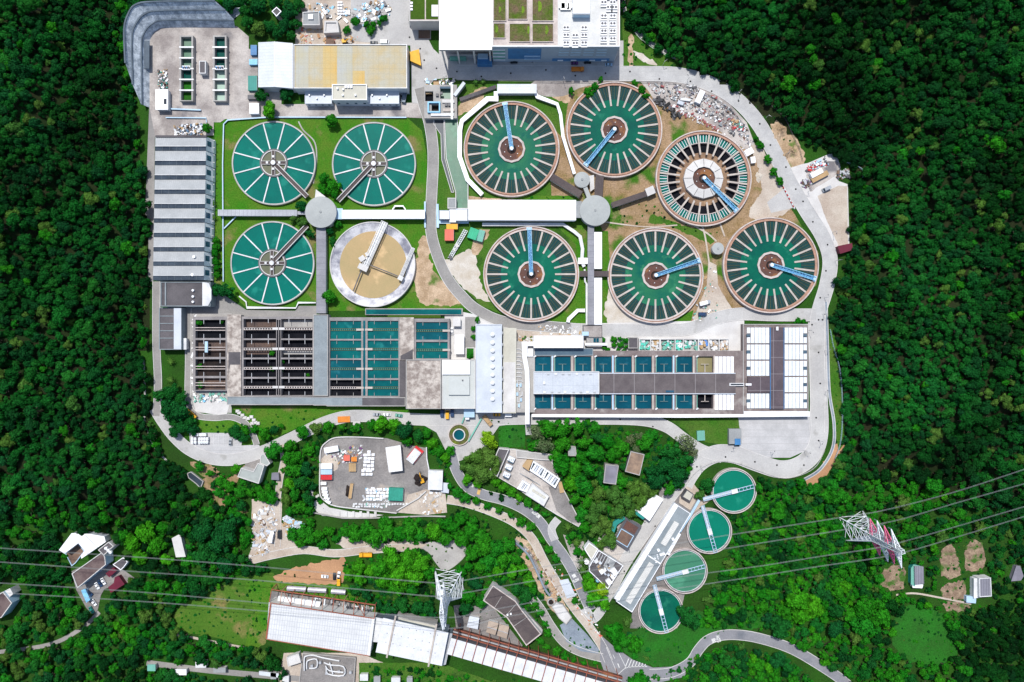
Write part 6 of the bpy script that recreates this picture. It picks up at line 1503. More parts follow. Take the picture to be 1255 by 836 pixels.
V("car",123.5,714.5,-62,"navy_paint","blue car squeezed between the two white parked cars")
V("car",110.5,726.5,-40,"navy_paint","dark blue car below the brown roofed wood house")
V("car",116,738,-55,"bright_white","white car on the lane below the brown roofed wood house")
V("car",113,747,-60,"teal_paint","teal car at the lower end of the wood house lane")
V("boxtruck",222,824,3,"bright_white","white truck on the lane at the lower left edge",z=3.55) if 0 else None
V("car",499,100,80,"black_paint","black car in the narrow shade right of the yellow stained roof")
V("truck",496,119,80,"slope_concrete","grey tanker truck at the lower right corner of the workshop")
V("van",303,108,0,"bright_white","white van by the green tree at the right of the top left yard") if 0 else None
# white box trailers in the car park
n = 0
for row, xs in ((533,(235.4,238.6,241.6,245.2,248,250.8)),(538,(235.4,238.8,244.2,247.2,250.4,253.6)),(542,(235.4,239,244,247,250.2,253.2))):
    for x in xs:
        p = P(x, row, 2.4); t = thing("water_tank", (p.x, p.y, .2), "white cube water tank in the tight rows at the left of the car park", "water tank", "white cube tanks in the car park")
        MB().prism([(p.x-.65,p.y-.85),(p.x+.65,p.y-.85),(p.x+.65,p.y+.85),(p.x-.65,p.y+.85)], .35, 2.3).build("tank_body", "bright_white", t)
        MB().cyl(p.x, p.y, .3, 2.3, 2.5, 10).build("lid", "pale_blue", t); MB().box(p.x, p.y, .2, 1.5, 1.9, .15).build("pallet", "dark_steel", t); n += 1
def excavator(px, py, deg, label, s=1):
    z = .3; p = P(px, py, z); t = thing("excavator", (p.x, p.y, z), label, "excavator", None, math.radians(deg)); wl = Vector((p.x, p.y, z))
    def bb(nm, m, mb): mb.v = [(x*s+wl.x, y*s+wl.y, zz*s+wl.z) for x, y, zz in mb.v]; return mb.build(nm, m, t)
    for sy in (-1, 1): bb("track", "rubber", MB().prism([(-1.9,sy*1.25-.3),(1.9,sy*1.25-.3),(1.9,sy*1.25+.3),(-1.9,sy*1.25+.3)], 0, .8))
    bb("engine_house", "yellow_paint", MB().prism([(-1.8,-1.2),(.9,-1.2),(.9,1.2),(-1.8,1.2)], .9, 1.9)); bb("cab", "glass_dark", MB().prism([(-.2,.2),(1.2,.2),(1.2,1.2),(-.2,1.2)], 1.9, 2.7))
    m = MB(); m.bar((.8,-.3,1.7), (3.2,-.3,3.6), .5, .6); m.bar((3.2,-.3,3.6), (5.0,-.3,1.8), .4, .5); bb("boom", "yellow_paint", m)
    m = MB(); m.prism([(4.6,-.9),(5.6,-.9),(5.6,.3),(4.6,.3)], .6, 1.6, True); bb("bucket", "dark_steel", m)
excavator(423, 51, 10, "yellow excavator behind the yellow stained roof", .9)
excavator(517.5, 588, 110, "yellow excavator on the dark heap in the asphalt yard", .95)
def container(px, py, lx, ly, deg, m_, label, group=None, h=2.6, name="container"):
    z = .2; p = P(px, py, h); t = thing(name, (p.x, p.y, z), label, "container", group); a = math.radians(deg)
    MB().box(p.x, p.y, z, lx, ly, h-.05, a).build("body", m_, t)
    m = MB(); d = Vector((math.cos(a), math.sin(a))); nrm = Vector((-d.y, d.x)); k = max(3, int(lx/1.1))
    for i in range(k): q = p.xy + d*(lx*((i+.5)/k-.5)); m.bar((*(q - nrm*ly*.49), z+h-.02), (*(q + nrm*ly*.49), z+h-.02), .12, .08)
    m.build("roof_rib", m_, t)
    q = p.xy + d*(lx/2+.04); MB().box(q.x, q.y, z+.1, .1, ly*.9, h*.85, a).build("door", "grey_steel", t)
CN = container
CN(400,571.5,6.8,3.2,0,"bright_white","white container at the top of the stack by the left yard wall")
CN(400,578.5,6.8,3.0,0,"pale_blue","pale blue container above the red one by the left yard wall")
CN(400,585,6.8,3.0,0,"red_paint","bright red container by the left yard wall")
CN(406,551,8.6,3.4,10,"bright_white","tilted white container in the upper left corner of the asphalt yard")
for k, (x, y, d) in enumerate(((396.5,592.5,0),(397.5,599,0),(398,603,-8),(398.8,607,-14),(400.3,611,-24),(402,615,-34))): CN(x, y, 3.4, 1.7, d, "bright_white", "white box in the curved row along the lower left yard wall" , "white boxes along the curved yard wall", 1.8, "storage_box")
CN(425,561.5,3.8,3.4,0,"coral_paint","coral red box beside white blocks in the asphalt yard", h=2.0, name="storage_box")
CN(434,563,3.4,2.6,0,"orange_paint","orange box right of the coral red box in the asphalt yard", h=2.0, name="storage_box")
CN(432,573,4.4,5.0,0,"tan_paint","tan stacked crates below the orange box in the asphalt yard", h=1.8, name="storage_box")
CN(421.5,514,7.6,3.6,2,"orange_paint","flat orange platform beside the road above the asphalt yard", h=.9, name="skip")
CN(505,667,2.6,4.4,12,"bright_white","small white box beside the pale clearing in the lower wood", h=2.2, name="storage_box") if 0 else None
CN(583.5,675,2.8,4.4,10,"bright_white","small white hut just right of the pale clearing above the pylon", h=2.2)
CN(525,112,4,3,5,"tan_paint","small cream hut at the head of the inlet works", h=2.4)
CN(918,186,5.2,3.8,30,"bright_white","upper white cabin at the right of the drained tank", h=2.6)
CN(923,196,2.8,3.8,10,"bright_white","lower white cabin at the right of the drained tank", h=2.4)
CN(858,118.5,3.4,8.0,-25,"bright_white","long white container in the middle of the scrap strip", h=2.6)
CN(840,122,6.2,1.6,-6,"white_paint","narrow white pallet stack in the scrap strip", h=1.2, name="pallet_stack")
CN(834,126,3.6,2.2,-20,"blue_white","pale blue box in the scrap strip", h=1.6, name="storage_box")
CN(311,61.5,6,3.8,90,"blue_paint","blue skip beside the white gable shed", h=1.8, name="skip")
CN(310.5,76,5,3.4,0,"sky_blue_steel","sky blue skip below the blue one beside the white gable shed", h=1.8, name="skip")
CN(309.5,102,5.4,9.0,0,"teal_paint","large teal skip beside the white gable shed", h=1.8, name="skip")
CN(309,119,5.5,2.6,0,"dark_steel","dark skip below the large teal skip", h=1.8, name="skip")
CN(311.5,133,5.8,6.4,0,"bright_white","white square cabin left of the bright green yard tree", h=2.6)
CN(550.5,288,5.4,6.8,0,"coral_paint","coral red cabin below the orange one right of the old road", h=2.8)
CN(554,277.8,6.8,3.2,0,"yellow_paint","orange yellow cabin at the side of the old road", h=2.8)
CN(580,286.5,5.6,6.6,-20,"green_paint","bright green cabin below the small white gate buildings", h=2.8)
CN(589.3,289,3.6,7.0,-15,"mint_paint","pale mint cabin right of the bright green cabin", h=2.6)
CN(430,602,1.9,9.0,-8,"tan_paint","long tan trailer near the left side of the asphalt yard", h=1.6, name="trailer")
CN(485,606,8.8,7.6,-3,"green_roof_paint","dark green roofed store at the bottom of the asphalt yard", h=3, name="store")
mat("green_roof_paint", (.02,.21,.15), .6, (.03,.28,.20), .5)
CN(507,559,5.0,8.6,-38,"white_paint","white tarpaulin covered lorry on the right of the asphalt yard", h=2.6, name="covered_lorry")
CN(509,557,6.0,9.2,-38,"red_paint","red flatbed frame under the white tarpaulin load", h=1.2, name="flatbed")
CN(901,535,7.6,9.2,0,"grey_roof","grey square store at the left edge of the slab yard", h=2.8, name="store")
CN(904,541.5,3.4,3.8,0,"blue_paint","blue tarpaulin crate on the grey square store's lower corner", h=3.3, name="crate")
CN(859,534,4.6,6.0,3,"mint_paint","pale mint framed pallet bin on the small lawn", h=1.6, name="pallet_bin")
CN(1001,212,7.6,3.2,28,"bright_white","white shed roof at the top of the pale ramp yard", h=2.6)
CN(1005,216.5,11,3.0,28,"tan_paint","tan topped long bin below the white shed on the ramp yard", h=2.0, name="long_bin")
bldg("white_store", "white flat roofed store at the right side of the asphalt yard", "building", [(525.3,577),(542.3,577.6),(541.6,600.5),(525,599.8)], 5, "white_paint", "white_paint", 0)
bldg("blue_lean_to", "pale blue lean-to right of the white store in the asphalt yard", "shed", [(542.5,592),(550,593),(549.5,604),(541,603)], 3, "blue_white", "blue_white", 0)
t = bldg("open_store", "white panel roofed open store in the middle of the asphalt yard", "building", [(473,549),(490.5,546),(493,576.5),(477,578.5)], 4.5, "panel_white", "grey_steel", 0)
mat_lines("panel_white", (.80,.79,.77), (.52,.50,.48), 2.0, 'X', .25, .6, rot=-.07, pitch2=4.2)
# asphalt yard itself and its walls
patch("asphalt_yard", "dark_yard", [(401,541),(410,536),(440,535.5),(474,537),(505,546),(523,549),(526,576),(545,602),(548,628),(522,631),(470,627),(430,623),(404,618),(394,606),(391,590),(391,555)])
patch("yard_stain", "pale_dirt", [(500,606),(522,600),(546,604),(548,628),(522,631),(488,628),(496,618)])
patch("yard_stain", "pale_dirt", [(394,562),(404,556),(414,562),(412,574),(404,578),(394,570)], 3)
patch("drain_apron", "pale_concrete", [(381,600),(391,606),(394,614),(404,622),(430,627),(470,631),(455,634),(425,634),(395,632),(382,622)])
path_roof("yard_wall", "low pale wall around the rounded left end of the asphalt yard", "wall", [tuple(p) for p in smooth([(470,537.5),(440,535.8),(412,536.3),(400,542),(393,552),(392,580),(392,604),(397,613),(410,620),(440,624),(486,629)], 4)], 1.3, 1.2, "pale_concrete")
path_roof("yard_wall", "low white wall at the right side of the asphalt yard, bending to the white store", "wall", [(522.5,548),(523,562),(526,577)], 1.2, 1.6, "white_paint")
path_roof("yard_wall", "low slanting wall at the lower right corner of the asphalt yard", "wall", [(486,626),(512,611),(522,602)], 1.4, 1.4, "pale_concrete")
path_roof("yard_wall", "pale retaining wall along the bottom of the asphalt yard", "wall", [(382,628),(420,635),(455,635),(520,632.5),(546,633)], 1.6, 1.4, "concrete")
for k in range(6): bldg("concrete_rib", "concrete rib on the drain apron under the asphalt yard", "rib", rect(414+9*k, 627.2, 416+9*k, 633), .8, "pale_concrete", "concrete", 0, group="concrete ribs on the drain apron")
def blocks(label, grp, pts, lx, ly, m_="bright_white", h=1.4, name="concrete_block", deg=0):
    base = None
    for (x, y) in pts:
        p = P(x, y, h)
        if base is None:
            base = MB().box(0, 0, 0, lx, ly, h*.8).box(0, 0, h*.8, lx*.82, ly*.7, h*.2).build(name, m_); base.location = (0, 0, 0); o = base
        else: o = base.copy(); C.objects.link(o)
        o.location = (p.x, p.y, .18); o.rotation_euler.z = math.radians(deg + (hash((x, y)) % 9 - 4)); tag(o, label, "block", grp)
r = random.Random(8)
blocks("white bale in the double row standing in the middle of the asphalt yard", "white bales in the asphalt yard", [(447+4.6*(k % 3)+r.random()*.6 - (0 if k > 9 else -.5), 553+4.3*(k//3)+r.random()) for k in range(18) if k not in (0,2)] + [(445,577),(450,577),(454,577),(445,581.5),(450,581.5),(454.5,581.5)], 2.0, 1.6, name="white_bale")
blocks("small white sack on the stained ground at the bottom of the asphalt yard", "white sacks in the asphalt yard", [(433+3.4*(k % 20)+r.random(), 617.5+3*(k//20)+r.random()) for k in range(30)], 1.3, 1.1, "white_paint", 1.0, "white_sack")
blocks("white crate in the bright pile left of the green roofed store", "white crates in the asphalt yard", [(450+4.1*(k % 7)+r.random(), 600+4*(k//7)+r.random()) for k in range(26)], 1.7, 1.4, "bright_white", 1.3, "white_crate")
blocks("white concrete block on the top left works yard", "white concrete blocks in the top left works yard", [(415+3.2*(k % 5), 3+3.5*(k//5)) for k in range(25) if (k % 5 in (0,1)) or k > 14], 1.3, 1.2, "bright_white", 1.0)
blocks("white lump of broken concrete beside the curved lane", "broken concrete beside the curved lane", [(293,506),(297,509),(300,512),(304,513),(308,511),(311,515),(309,519),(313,518),(291,504),(316,519)], 2.2, 1.8, "pale_concrete", 1.0, "concrete_rubble")

# heaps of uncountable scrap
def scrap(name, poly, n, mats, smin=.3, smax=1.3, hmax=1.2, seed=1, z=.12):
    r = random.Random(seed); xs = [p[0] for p in poly]; ys = [p[1] for p in poly]; m = MB(); k = 0
    while k < n:
        x = r.uniform(min(xs), max(xs)); y = r.uniform(min(ys), max(ys))
        if not inside((x, y), poly): continue
        p = P(x, y, .5); m.mi = r.randrange(len(mats)); s = smin + (smax-smin)*r.random()**2.2
        m.box(p.x, p.y, z, s*(1+1.6*r.random()), s, .15+hmax*r.random()*min(1, s), r.random()*3); k += 1
    return m.build(name, mats, kind="stuff")
W_, R_ = "bright_white", "red_paint"
mat("leafy_green", (.04,.14,.02), .9)
scrap("scrap", [(790,101),(850,104),(888,126),(912,150),(924,178),(916,178),(874,147),(824,125),(800,114)], 620, [W_,"white_paint","grey_steel","dark_steel","dull_red","pale_concrete","blue_grey","concrete","rust_roof","grey_roof","pale_concrete","concrete","violet_grey","silver_paint","dark_steel"], .25, 1.1, 1.0, seed=2)
scrap("scrap", [(803,125),(830,130),(870,150),(912,182),(906,184),(866,155),(826,136)], 170, ["dull_red","white_paint","dull_red","bright_white","pale_concrete","concrete"], .4, 1.0, .8, 3)
scrap("scrap", [(893,145),(906,148),(911,160),(900,160)], 50, ["red_paint","dull_red","dull_green","bright_white","tan_paint"], .5, 1.2, 1.2, 33)
scrap("black_bales", [(803,117),(816,124),(828,137),(838,142),(828,147),(815,134),(802,125)], 60, ["black_paint","rubber","dark_steel"], .8, 1.7, 1.4, 4)
scrap("scrap", [(214,155),(248,151),(248,165.5),(214,165.5)], 170, [W_,"dull_blue","tan_paint","dark_steel","grey_steel","white_paint","rust_roof","blue_white"], .4, 1.3, 1.4, 5)
scrap("scrap", [(193,85),(205,85),(205,108),(193,108)], 90, [W_,"tan_paint","teal_paint","dark_steel","rust_roof"], .4, 1.1, 1.2, 6)
scrap("scrap", [(395,555),(445,545),(447,560),(420,570),(405,562)], 120, [W_,"dull_red","purple_paint","grey_steel","dull_green","tan_paint","white_paint","concrete"], .3, 1.1, 1.0, 7)
scrap("scrap", [(446,598),(478,598),(478,622),(446,622)], 110, [W_,"sky_blue_steel","mint_paint","grey_steel","white_paint"], .3, 1.2, .9, 8)
scrap("scrap", [(370,3),(478,3),(478,22),(430,28),(372,20)], 150, ["grey_steel","pale_concrete","tan_paint","dark_steel","sky_blue_steel","concrete"], .3, 1.6, 1.1, 9)
scrap("scrap", [(445,2),(474,2),(470,30),(445,34)], 110, ["rust_roof","tan_paint","dark_steel","sky_blue_steel",W_,"concrete"], .4, 1.7, 1.2, 10)
scrap("scrap", [(365,34),(398,34),(440,44),(430,53),(366,53)], 90, ["coral_paint","tan_paint","pale_concrete","bare_earth","concrete"], .3, 1.4, .5, 11)
scrap("scrap", [(309,632),(330,612),(340,640),(332,680),(306,682)], 170, ["pale_concrete","blue_white","grey_steel","rust_roof","tan_paint",W_], .3, 1.6, .8, 12)
scrap("scrap", [(346,634),(372,640),(372,655),(350,656)], 110, ["blue_white","pale_blue","bright_white","tan_paint"], .5, 1.8, .9, 13)
scrap("rubble", [(236,385),(240,385),(240,490),(235,490)], 90, ["bright_white","pale_concrete","concrete"], .3, 1.3, .8, 14)
scrap("rubble", [(236,484),(277,482),(277,492),(238,492)], 90, ["bright_white","mint_paint","dark_steel","pale_concrete","sky_blue_steel"], .3, 1.4, 1, 15)
scrap("rubble", [(660,398),(718,401),(718,410),(660,410)], 90, ["pale_concrete","tan_paint",W_,"grey_steel"], .3, .9, .6, 16)
scrap("rubble", [(635,412),(652,412),(652,427),(635,427)], 60, ["tan_paint","bare_earth","leafy_green","pale_concrete"], .3, 1.0, .8, 17)
scrap("scrap", [(988,203),(1012,192),(1016,202),(1000,210),(988,210)], 90, ["grey_steel","pale_blue","dark_steel",W_,"red_paint"], .4, 1.2, 1.2, 18)
scrap("scrap", [(982,222),(994,217),(996,226),(985,231)], 60, ["rust_roof","purple_paint","grey_steel","dark_steel"], .4, 1.2, 1, 19)
scrap("scrap", [(1027,206),(1040,206),(1041,218),(1026,220)], 60, ["dark_steel","grey_steel","rust_roof"], .5, 1.4, 1, 20)
scrap("scrap", [(506,606),(540,602),(546,628),(520,630)], 80, ["pale_concrete","tan_paint",W_,"concrete"], .3, 1.3, .6, 21)
scrap("scrap", [(846,330),(878,325),(880,392),(850,396)], 60, [W_,"tan_paint","grey_steel","mint_paint"], .3, 1.2, 1, 22)
scrap("scrap", [(680,690),(690,700),(740,780),(732,782),(690,728),(676,700)], 90, ["pale_concrete","coral_paint","tan_paint",W_], .25, .9, .5, 23)
scrap("rubble", [(640,668),(652,672),(690,730),(680,740),(655,705)], 120, ["terracotta","bare_earth","pale_concrete","rust_roof"], .25, .9, .5, 24)
scrap("scrap", [(503,92),(520,106),(520,120),(540,104),(530,98)], 50, ["grey_steel","tan_paint","dark_steel"], .4, 1.4, 1, 25) if 0 else None
scrap("scrap", [(522,98),(556,98),(556,108),(524,110)], 60, ["grey_steel","tan_paint","dark_steel","bright_white","pale_blue"], .4, 1.4, 1, 25)
scrap("scrap", [(455,112),(497,112),(500,126),(455,127)], 50, ["grey_steel","white_paint","dark_steel","bright_white"], .4, 1.6, .8, 26)
scrap("scrap", [(680,580),(0,0),(0,0)], 0, [W_], seed=27)

# dark heap under the excavator
t = MB()
def heap(px, py, rx, ry, h, m_, name, seed):
    r = random.Random(seed); n, k = 22, 5; p = P(px, py, 0); vs = [(p.x, p.y, h)]
    for j in range(1, k+1):
        for i in range(n):
            a = 2*PI*i/n; u = j/k*(1+.18*math.sin(3*a+seed)+.1*math.sin(7*a)); vs.append((p.x+rx*S*u*math.cos(a), p.y+ry*S*u*math.sin(a), max(.1, h*(1-j/k)*(.8+.4*r.random())) if j < k else .05))
    fs = [[0, 1+i, 1+(i+1) % n] for i in range(n)]
    for j in range(k-1): fs += [[1+j*n+i, 1+(j+1)*n+i, 1+(j+1)*n+(i+1) % n, 1+j*n+(i+1) % n] for i in range(n)]
    return MB().add(vs, fs).build(name, m_, kind="stuff", smoothed=False)
heap(515, 588, 9.5, 8, 2.0, "wet_dark", "earth_heap", 1); heap(427, 602, 4.5, 9, 1.2, "wet_dark", "earth_heap", 2)
heap(365, 643, 6, 4, 1.5, "blue_white", "sheeted_heap", 5); heap(352, 636, 5, 4, 1.5, "blue_white", "sheeted_heap", 6)
heap(930, 217, 4, 6, .8, "sand", "sand_heap", 7); heap(955, 160, 8, 12, 3, "soil", "earth_heap", 8); heap(968, 185, 9, 9, 2.5, "soil", "earth_heap", 9)

# red-white barriers beside the curved road
for k in range(12):
    u = k/11; x = 960.5+13*u; y = 230+25*u; p = P(x, y, .9); rr = math.radians(-62)
    tag(MB().box(p.x, p.y, .2, 1.2, .45, .5, rr).box(p.x, p.y, .7, 1.1, .22, .45, rr).build("road_barrier", "red_paint" if k % 2 == 0 else "bright_white"), ("red" if k % 2 == 0 else "white")+" plastic road barrier in the line beside the curved road", "barrier", ("red" if k % 2 == 0 else "white")+" road barriers")
# fence panels of the ring road, right side
def fence(name, label, pts, h=1.3, step=3.0, m_="grey_steel", group=None):
    c = [P(*p, h).xy for p in smooth(pts, 5)]; mid = c[len(c)//2]; t = thing(name, (mid.x, mid.y, 0), label, "fence", group)
    zs = [float(TZ(p.x, p.y)) for p in c]
    m = MB()
    for i in range(len(c)-1):
        for dz in (.55, 1.0): m.bar((*c[i], zs[i]+h*dz), (*c[i+1], zs[i+1]+h*dz), .10, .10)
    m.build("rails", m_, t); m = MB(); d = 0
    for i in range(len(c)): m.bar((*c[i], zs[i]), (*c[i], zs[i]+h), .14)
    m.build("posts", m_, t)
fence("fence", "grey railing along the inner edge of the upper ring road", [(520,99),(560,98),(640,99.5),(700,100.3),(770,100.5),(826,102),(864,114),(894,133),(918,160)], m_="dark_steel")
fence("fence", "pale blue mesh fence at the foot of the right hill", [(1018,404),(1022,425),(1030,455),(1033,500),(1031,540),(1024,562)], 2, m_="pale_blue")
fence("fence", "blue-grey mesh fence on the slope beside the pale ramp yard", [(1037,198),(1045,201),(1055,206),(1058,215),(1053,222)], 2, m_="pale_blue")
fence("fence", "grey fence line along the top right hill foot", [(763,-6),(766,18),(782,44),(806,62),(828,72)], 1.6)
fence("fence", "railing round the outer edge of the lower plateau road", [(838,600),(850,582),(866,570),(884,565),(905,568),(930,577),(958,586),(980,583),(1000,572),(1011,552)], 1.3, m_="pale_concrete")
fence("fence", "curved fence beside the wooded slope right of the earth bank", [(945,130),(960,143),(972,165),(980,182),(984,196)], 1.6, m_="dark_steel")

# street lamps: small pole with a head
lampspots = [(545,98),(600,77),(655,80.5),(690,99),(812,80),(842,99),(905,114),(938,145),(962,190),(990,235),(1020,285),(1023,320),(1010,365),(1008,385),(990,405),(1010,430),(1011,480),(1004,540),(985,552),(944,554),(898,548),(858,571),(800,596),(770,672),(744,705)]
base = None
for k, (x, y) in enumerate(lampspots):
    p = P(x, y)
    if base is None:
        base = thing("street_lamp", (p.x, p.y, 0), "thin grey street lamp beside the plant's ring road", "street lamp", "street lamps along the ring road")
        m = MB(); m.cyl(p.x, p.y, .12, 0, 6, 8); m.bar((p.x, p.y, 5.9), (p.x+1.2, p.y, 6.1), .1); m.build("pole", "grey_steel", base); MB().box(p.x+1.5, p.y, 6.0, .9, .35, .18).build("lamp_head", "dark_steel", base)
    else:
        c = copy_tree(base); c.location = (p.x, p.y, 0); c.rotation_euler.z = (k*1.7) % 6.2

# ------------------------------------------------------------------ pylons and power lines
def pylon(px, py, label, ax_deg, m1, m2, legw, H_=47, arms=((25,11.5),(33,10),(41,8.5))):
    b = P(px, py); t = thing("pylon", (b.x, b.y, 0), label, "pylon"); a = math.radians(ax_deg)
    u = Vector((math.cos(a), math.sin(a), 0)); v = Vector((-u.y, u.x, 0)); o = Vector((b.x, b.y, 0))
    def wid(z): return legw/2*(1-z/24)+2.1*(z/24) if z < 24 else 2.1*(1-(z-24)/(H_-24)) + .9*((z-24)/(H_-24))
    def pt(s, q, z, w_=None): w_ = wid(z) if w_ is None else w_; return o + u*s*w_ + v*q*w_ + Vector((0, 0, z))
    zs = [0, 6.5, 12, 16.5, 20.5, 24, 28, 32, 36, 40, H_]
    for s in (-1, 1):
        for q in (-1, 1):
            m = MB()
            for i in range(len(zs)-1): m.bar(pt(s,q,zs[i]), pt(s,q,zs[i+1]), .55 if i < 5 else .45)
            m.build("leg", m1, t)
    m = MB(); m2_ = MB()
    for i in range(len(zs)-1):
        z0, z1 = zs[i], zs[i+1]; mm = m if i < 5 else m2_
        for (s0,q0),(s1,q1) in (((-1,-1),(1,-1)),((1,-1),(1,1)),((1,1),(-1,1)),((-1,1),(-1,-1))):
            mm.bar(pt(s0,q0,z0), pt(s1,q1,z1), .26); mm.bar(pt(s1,q1,z0), pt(s0,q0,z1), .26); mm.bar(pt(s0,q0,z1), pt(s1,q1,z1), .24)
            if i < 2:
                mid = (pt(s0,q0,z0)+pt(s1,q1,z1))/2; mm.bar(mid, (pt(s0,q0,z1)+pt(s1,q1,z1))/2, .16); mm.bar((pt(s0,q0,z0)+pt(s0,q0,z1))/2, mid, .16)
    m.build("lower_bracing", m1, t); m2_.build("upper_bracing", "white_steel", t)
    tips = []
    for k, (z, L_) in enumerate(arms):
        for s in (-1, 1):
            m = MB(); tip = o + u*s*L_ + Vector((0,0,z+.6)); w_ = wid(z)
            roots = [o+u*s*w_+v*q*w_+Vector((0,0,z+dz)) for q in (-1,1) for dz in (0, 2.6)]
            for r_ in roots: m.bar(r_, tip, .40)
            for j in range(1, 5):
                f = j/5; pts = [r_.lerp(tip, f) for r_ in roots]
                for c1, c2 in ((0,1),(2,3),(0,2),(1,3)): m.bar(pts[c1], pts[c2], .24)
                nx = [r_.lerp(tip, f-.2) for r_ in roots]; m.bar(nx[0], pts[2], .22); m.bar(nx[1], pts[3], .22)
            arm = m.build("crossarm", m2 if k % 2 == 0 or len(arms) == 3 else "white_steel", t)
            ins = MB()
            for j in range(8): ins.cyl(tip.x, tip.y, .22 if j % 2 else .12, z-2.6+j*.4, z-2.2+j*.4, 8)
            ins.build("insulator", "slope_concrete", arm); tips.append(tip - Vector((0, 0, 2.6)))
    return tips
pylon(551.5, 714, "white lattice pylon standing above the plain white roofed shed", 93, "white_steel", "white_steel", 18, 50, ((34,12.5),(41,11),(47,9)))
pylon(1046, 644, "pink and white lattice pylon on the right wooded slope", 105, "white_steel", "pink_steel", 15, 53, ((24,11),(32,12),(39,11),(46,11)))
zt = {"a": (40, 26), "b": (40, 26)}
lines = [([(-60,668),(150,681.5),(300,693),(440,706),(535,714.5),(570,711),(652,697),(760,679),(848,663),(930,650),(1035,633.5),(1085,625),(1170,603),(1262,573)], "uppermost of the four cables, passing the top of both pylons"),
         ([(-60,684.5),(150,699.5),(300,710),(454,723.6),(535,731),(566,727),(654,712),(760,693),(898,671),(1005,654),(1035,649),(1098,638),(1170,617),(1262,591)], "second cable from the top, on the upper side of both pylons"),
         ([(-60,711),(150,724),(300,737),(440,750),(545,757),(600,748),(740,722),(840,706),(930,694),(1005,682),(1078,671),(1110,663),(1180,643),(1262,619)], "third cable from the top, above the lowest one"),
         ([(-60,723),(150,735.5),(300,747),(440,759),(548,770.5),(620,756),(740,735),(864,716),(930,706),(1005,694),(1095,680),(1180,656),(1262,631)], "lowest of the four cables, crossing the white grid roof")]
for k, (pts, lab) in enumerate(lines):
    xs = [p[0] for p in pts]
    def zz_(x):
        towers = [(-500, 40), (550, 42-4*(k > 1)), (1090, 40-3*(k > 1)), (1700, 40)]
        for (xa, za), (xb, zb) in zip(towers, towers[1:]):
            if xa <= x <= xb: u = (x-xa)/(xb-xa); return za+(zb-za)*u - 4*12*u*(1-u)
        return 40
    sm = smooth(pts, 6); c = [P(p.x, p.y, zz_(p.x)) for p in sm]
    mid = c[len(c)//2]; t = thing("power_line", tuple(mid), lab, "power line")
    for s in (-.22, .22): MB().tube([p + Vector((0, s, 0)) for p in c], .065, 5).build("conductor", "wire_grey", t)
# ------------------------------------------------------------------ trees
def crown_mesh(name, seed, m_, nl=12, leaves=85, flat=.75, leaf=.13, sparse=0, spread=.62):
    r = random.Random(seed); m = MB(); lobes = [(Vector((0,0,.62)), .46)]
    for i in range(nl):
        a = 2*PI*(i+.6*r.random())/nl*2.4; d = spread*(.30+.85*r.random()); z = .66 - .40*(d/spread)**2*.8 + .26*(r.random()-.5)
        lobes.append((Vector((d*math.cos(a), d*math.sin(a), z)), .17+.24*r.random()**1.4))
    for c, R in lobes:
        for k in range(int(leaves*(R/.32)**1.6)):
            z = -.25+1.25*r.random(); a = 2*PI*r.random(); s_ = math.sqrt(max(0, 1-min(1, z)**2)) if z < 1 else 0
            n_ = Vector((s_*math.cos(a), s_*math.sin(a), min(z, 1))).normalized()
            p = c + n_*R*(.86+.26*r.random()); p.z = c.z + (p.z-c.z)*flat
            n2 = (n_ + Vector((r.uniform(-1,1), r.uniform(-1,1), r.uniform(-.4,1)))*.75).normalized()
            u = n2.orthogonal().normalized(); v = n2.cross(u); ang = r.random()*PI; u, v = u*math.cos(ang)+v*math.sin(ang), v*math.cos(ang)-u*math.sin(ang)
            s = leaf*(.55+.8*r.random()); m.add([p-u*s*.6-v*s*.25, p+u*s*.15-v*s*.5, p+u*s*.65+v*s*.1, p-u*s*.05+v*s*.5], [[0,1,2,3]])
        if not sparse:
            q = MB(); bm = bmesh.new(); bmesh.ops.create_icosphere(bm, subdivisions=1, radius=R*.80)
            vs = [v.co.copy() for v in bm.verts]; fs = [[v.index for v in f.verts] for f in bm.faces]; bm.free()
            m.add([(c.x+v.x*(1+.15*r.random()), c.y+v.y*(1+.15*r.random()), c.z+v.z*flat) for v in vs], fs)
    ex, ey = r.uniform(.82, 1.12), r.uniform(.82, 1.12); sk = r.uniform(-.18, .18)
    me = bpy.data.meshes.new(name); me.from_pydata([(x*ex+sk*y, y*ey, z) for x, y, z in m.v], [], m.f); me.update(); me.materials.append(M[m_]); return me
def trunk_mesh(name, seed):
    r = random.Random(seed); m = MB(); m.cyl(0, 0, .055, -.25, .55, 8, r1=.035)
    for i in range(5):
        a = 2*PI*i/5+r.random(); m.tube([(0,0,.15+.05*i), (.22*math.cos(a),.22*math.sin(a),.38+.03*i), (.5*math.cos(a),.5*math.sin(a),.55)], .018, 5)
    me = bpy.data.meshes.new(name); me.from_pydata(m.v, [], m.f); me.update(); me.materials.append(M["bark"]); return me
def palm_mesh(name, seed):
    r = random.Random(seed); m = MB()
    for i in range(15):
        a = 2*PI*i/15+r.random()*.3; d = Vector((math.cos(a), math.sin(a), 0)); n_ = Vector((-d.y, d.x, 0)); L_ = .8+.3*r.random()
        for j in range(6):
            u0, u1 = j/6, (j+1)/6; p0 = d*L_*u0+Vector((0,0,.7+.25*u0-.5*u0*u0)); p1 = d*L_*u1+Vector((0,0,.7+.25*u1-.5*u1*u1)); w0 = .10*(1-u0*.8); w1 = .10*(1-u1*.8)
            for s in (-1, 1): m.add([p0, p0+n_*s*w0-d*.06-Vector((0,0,.04)), p1+n_*s*w1-d*.02-Vector((0,0,.04)), p1], [[0,1,2,3]])
    me = bpy.data.meshes.new(name); me.from_pydata(m.v, [], m.f); me.update(); me.materials.append(M["leaf_olive"]); return me
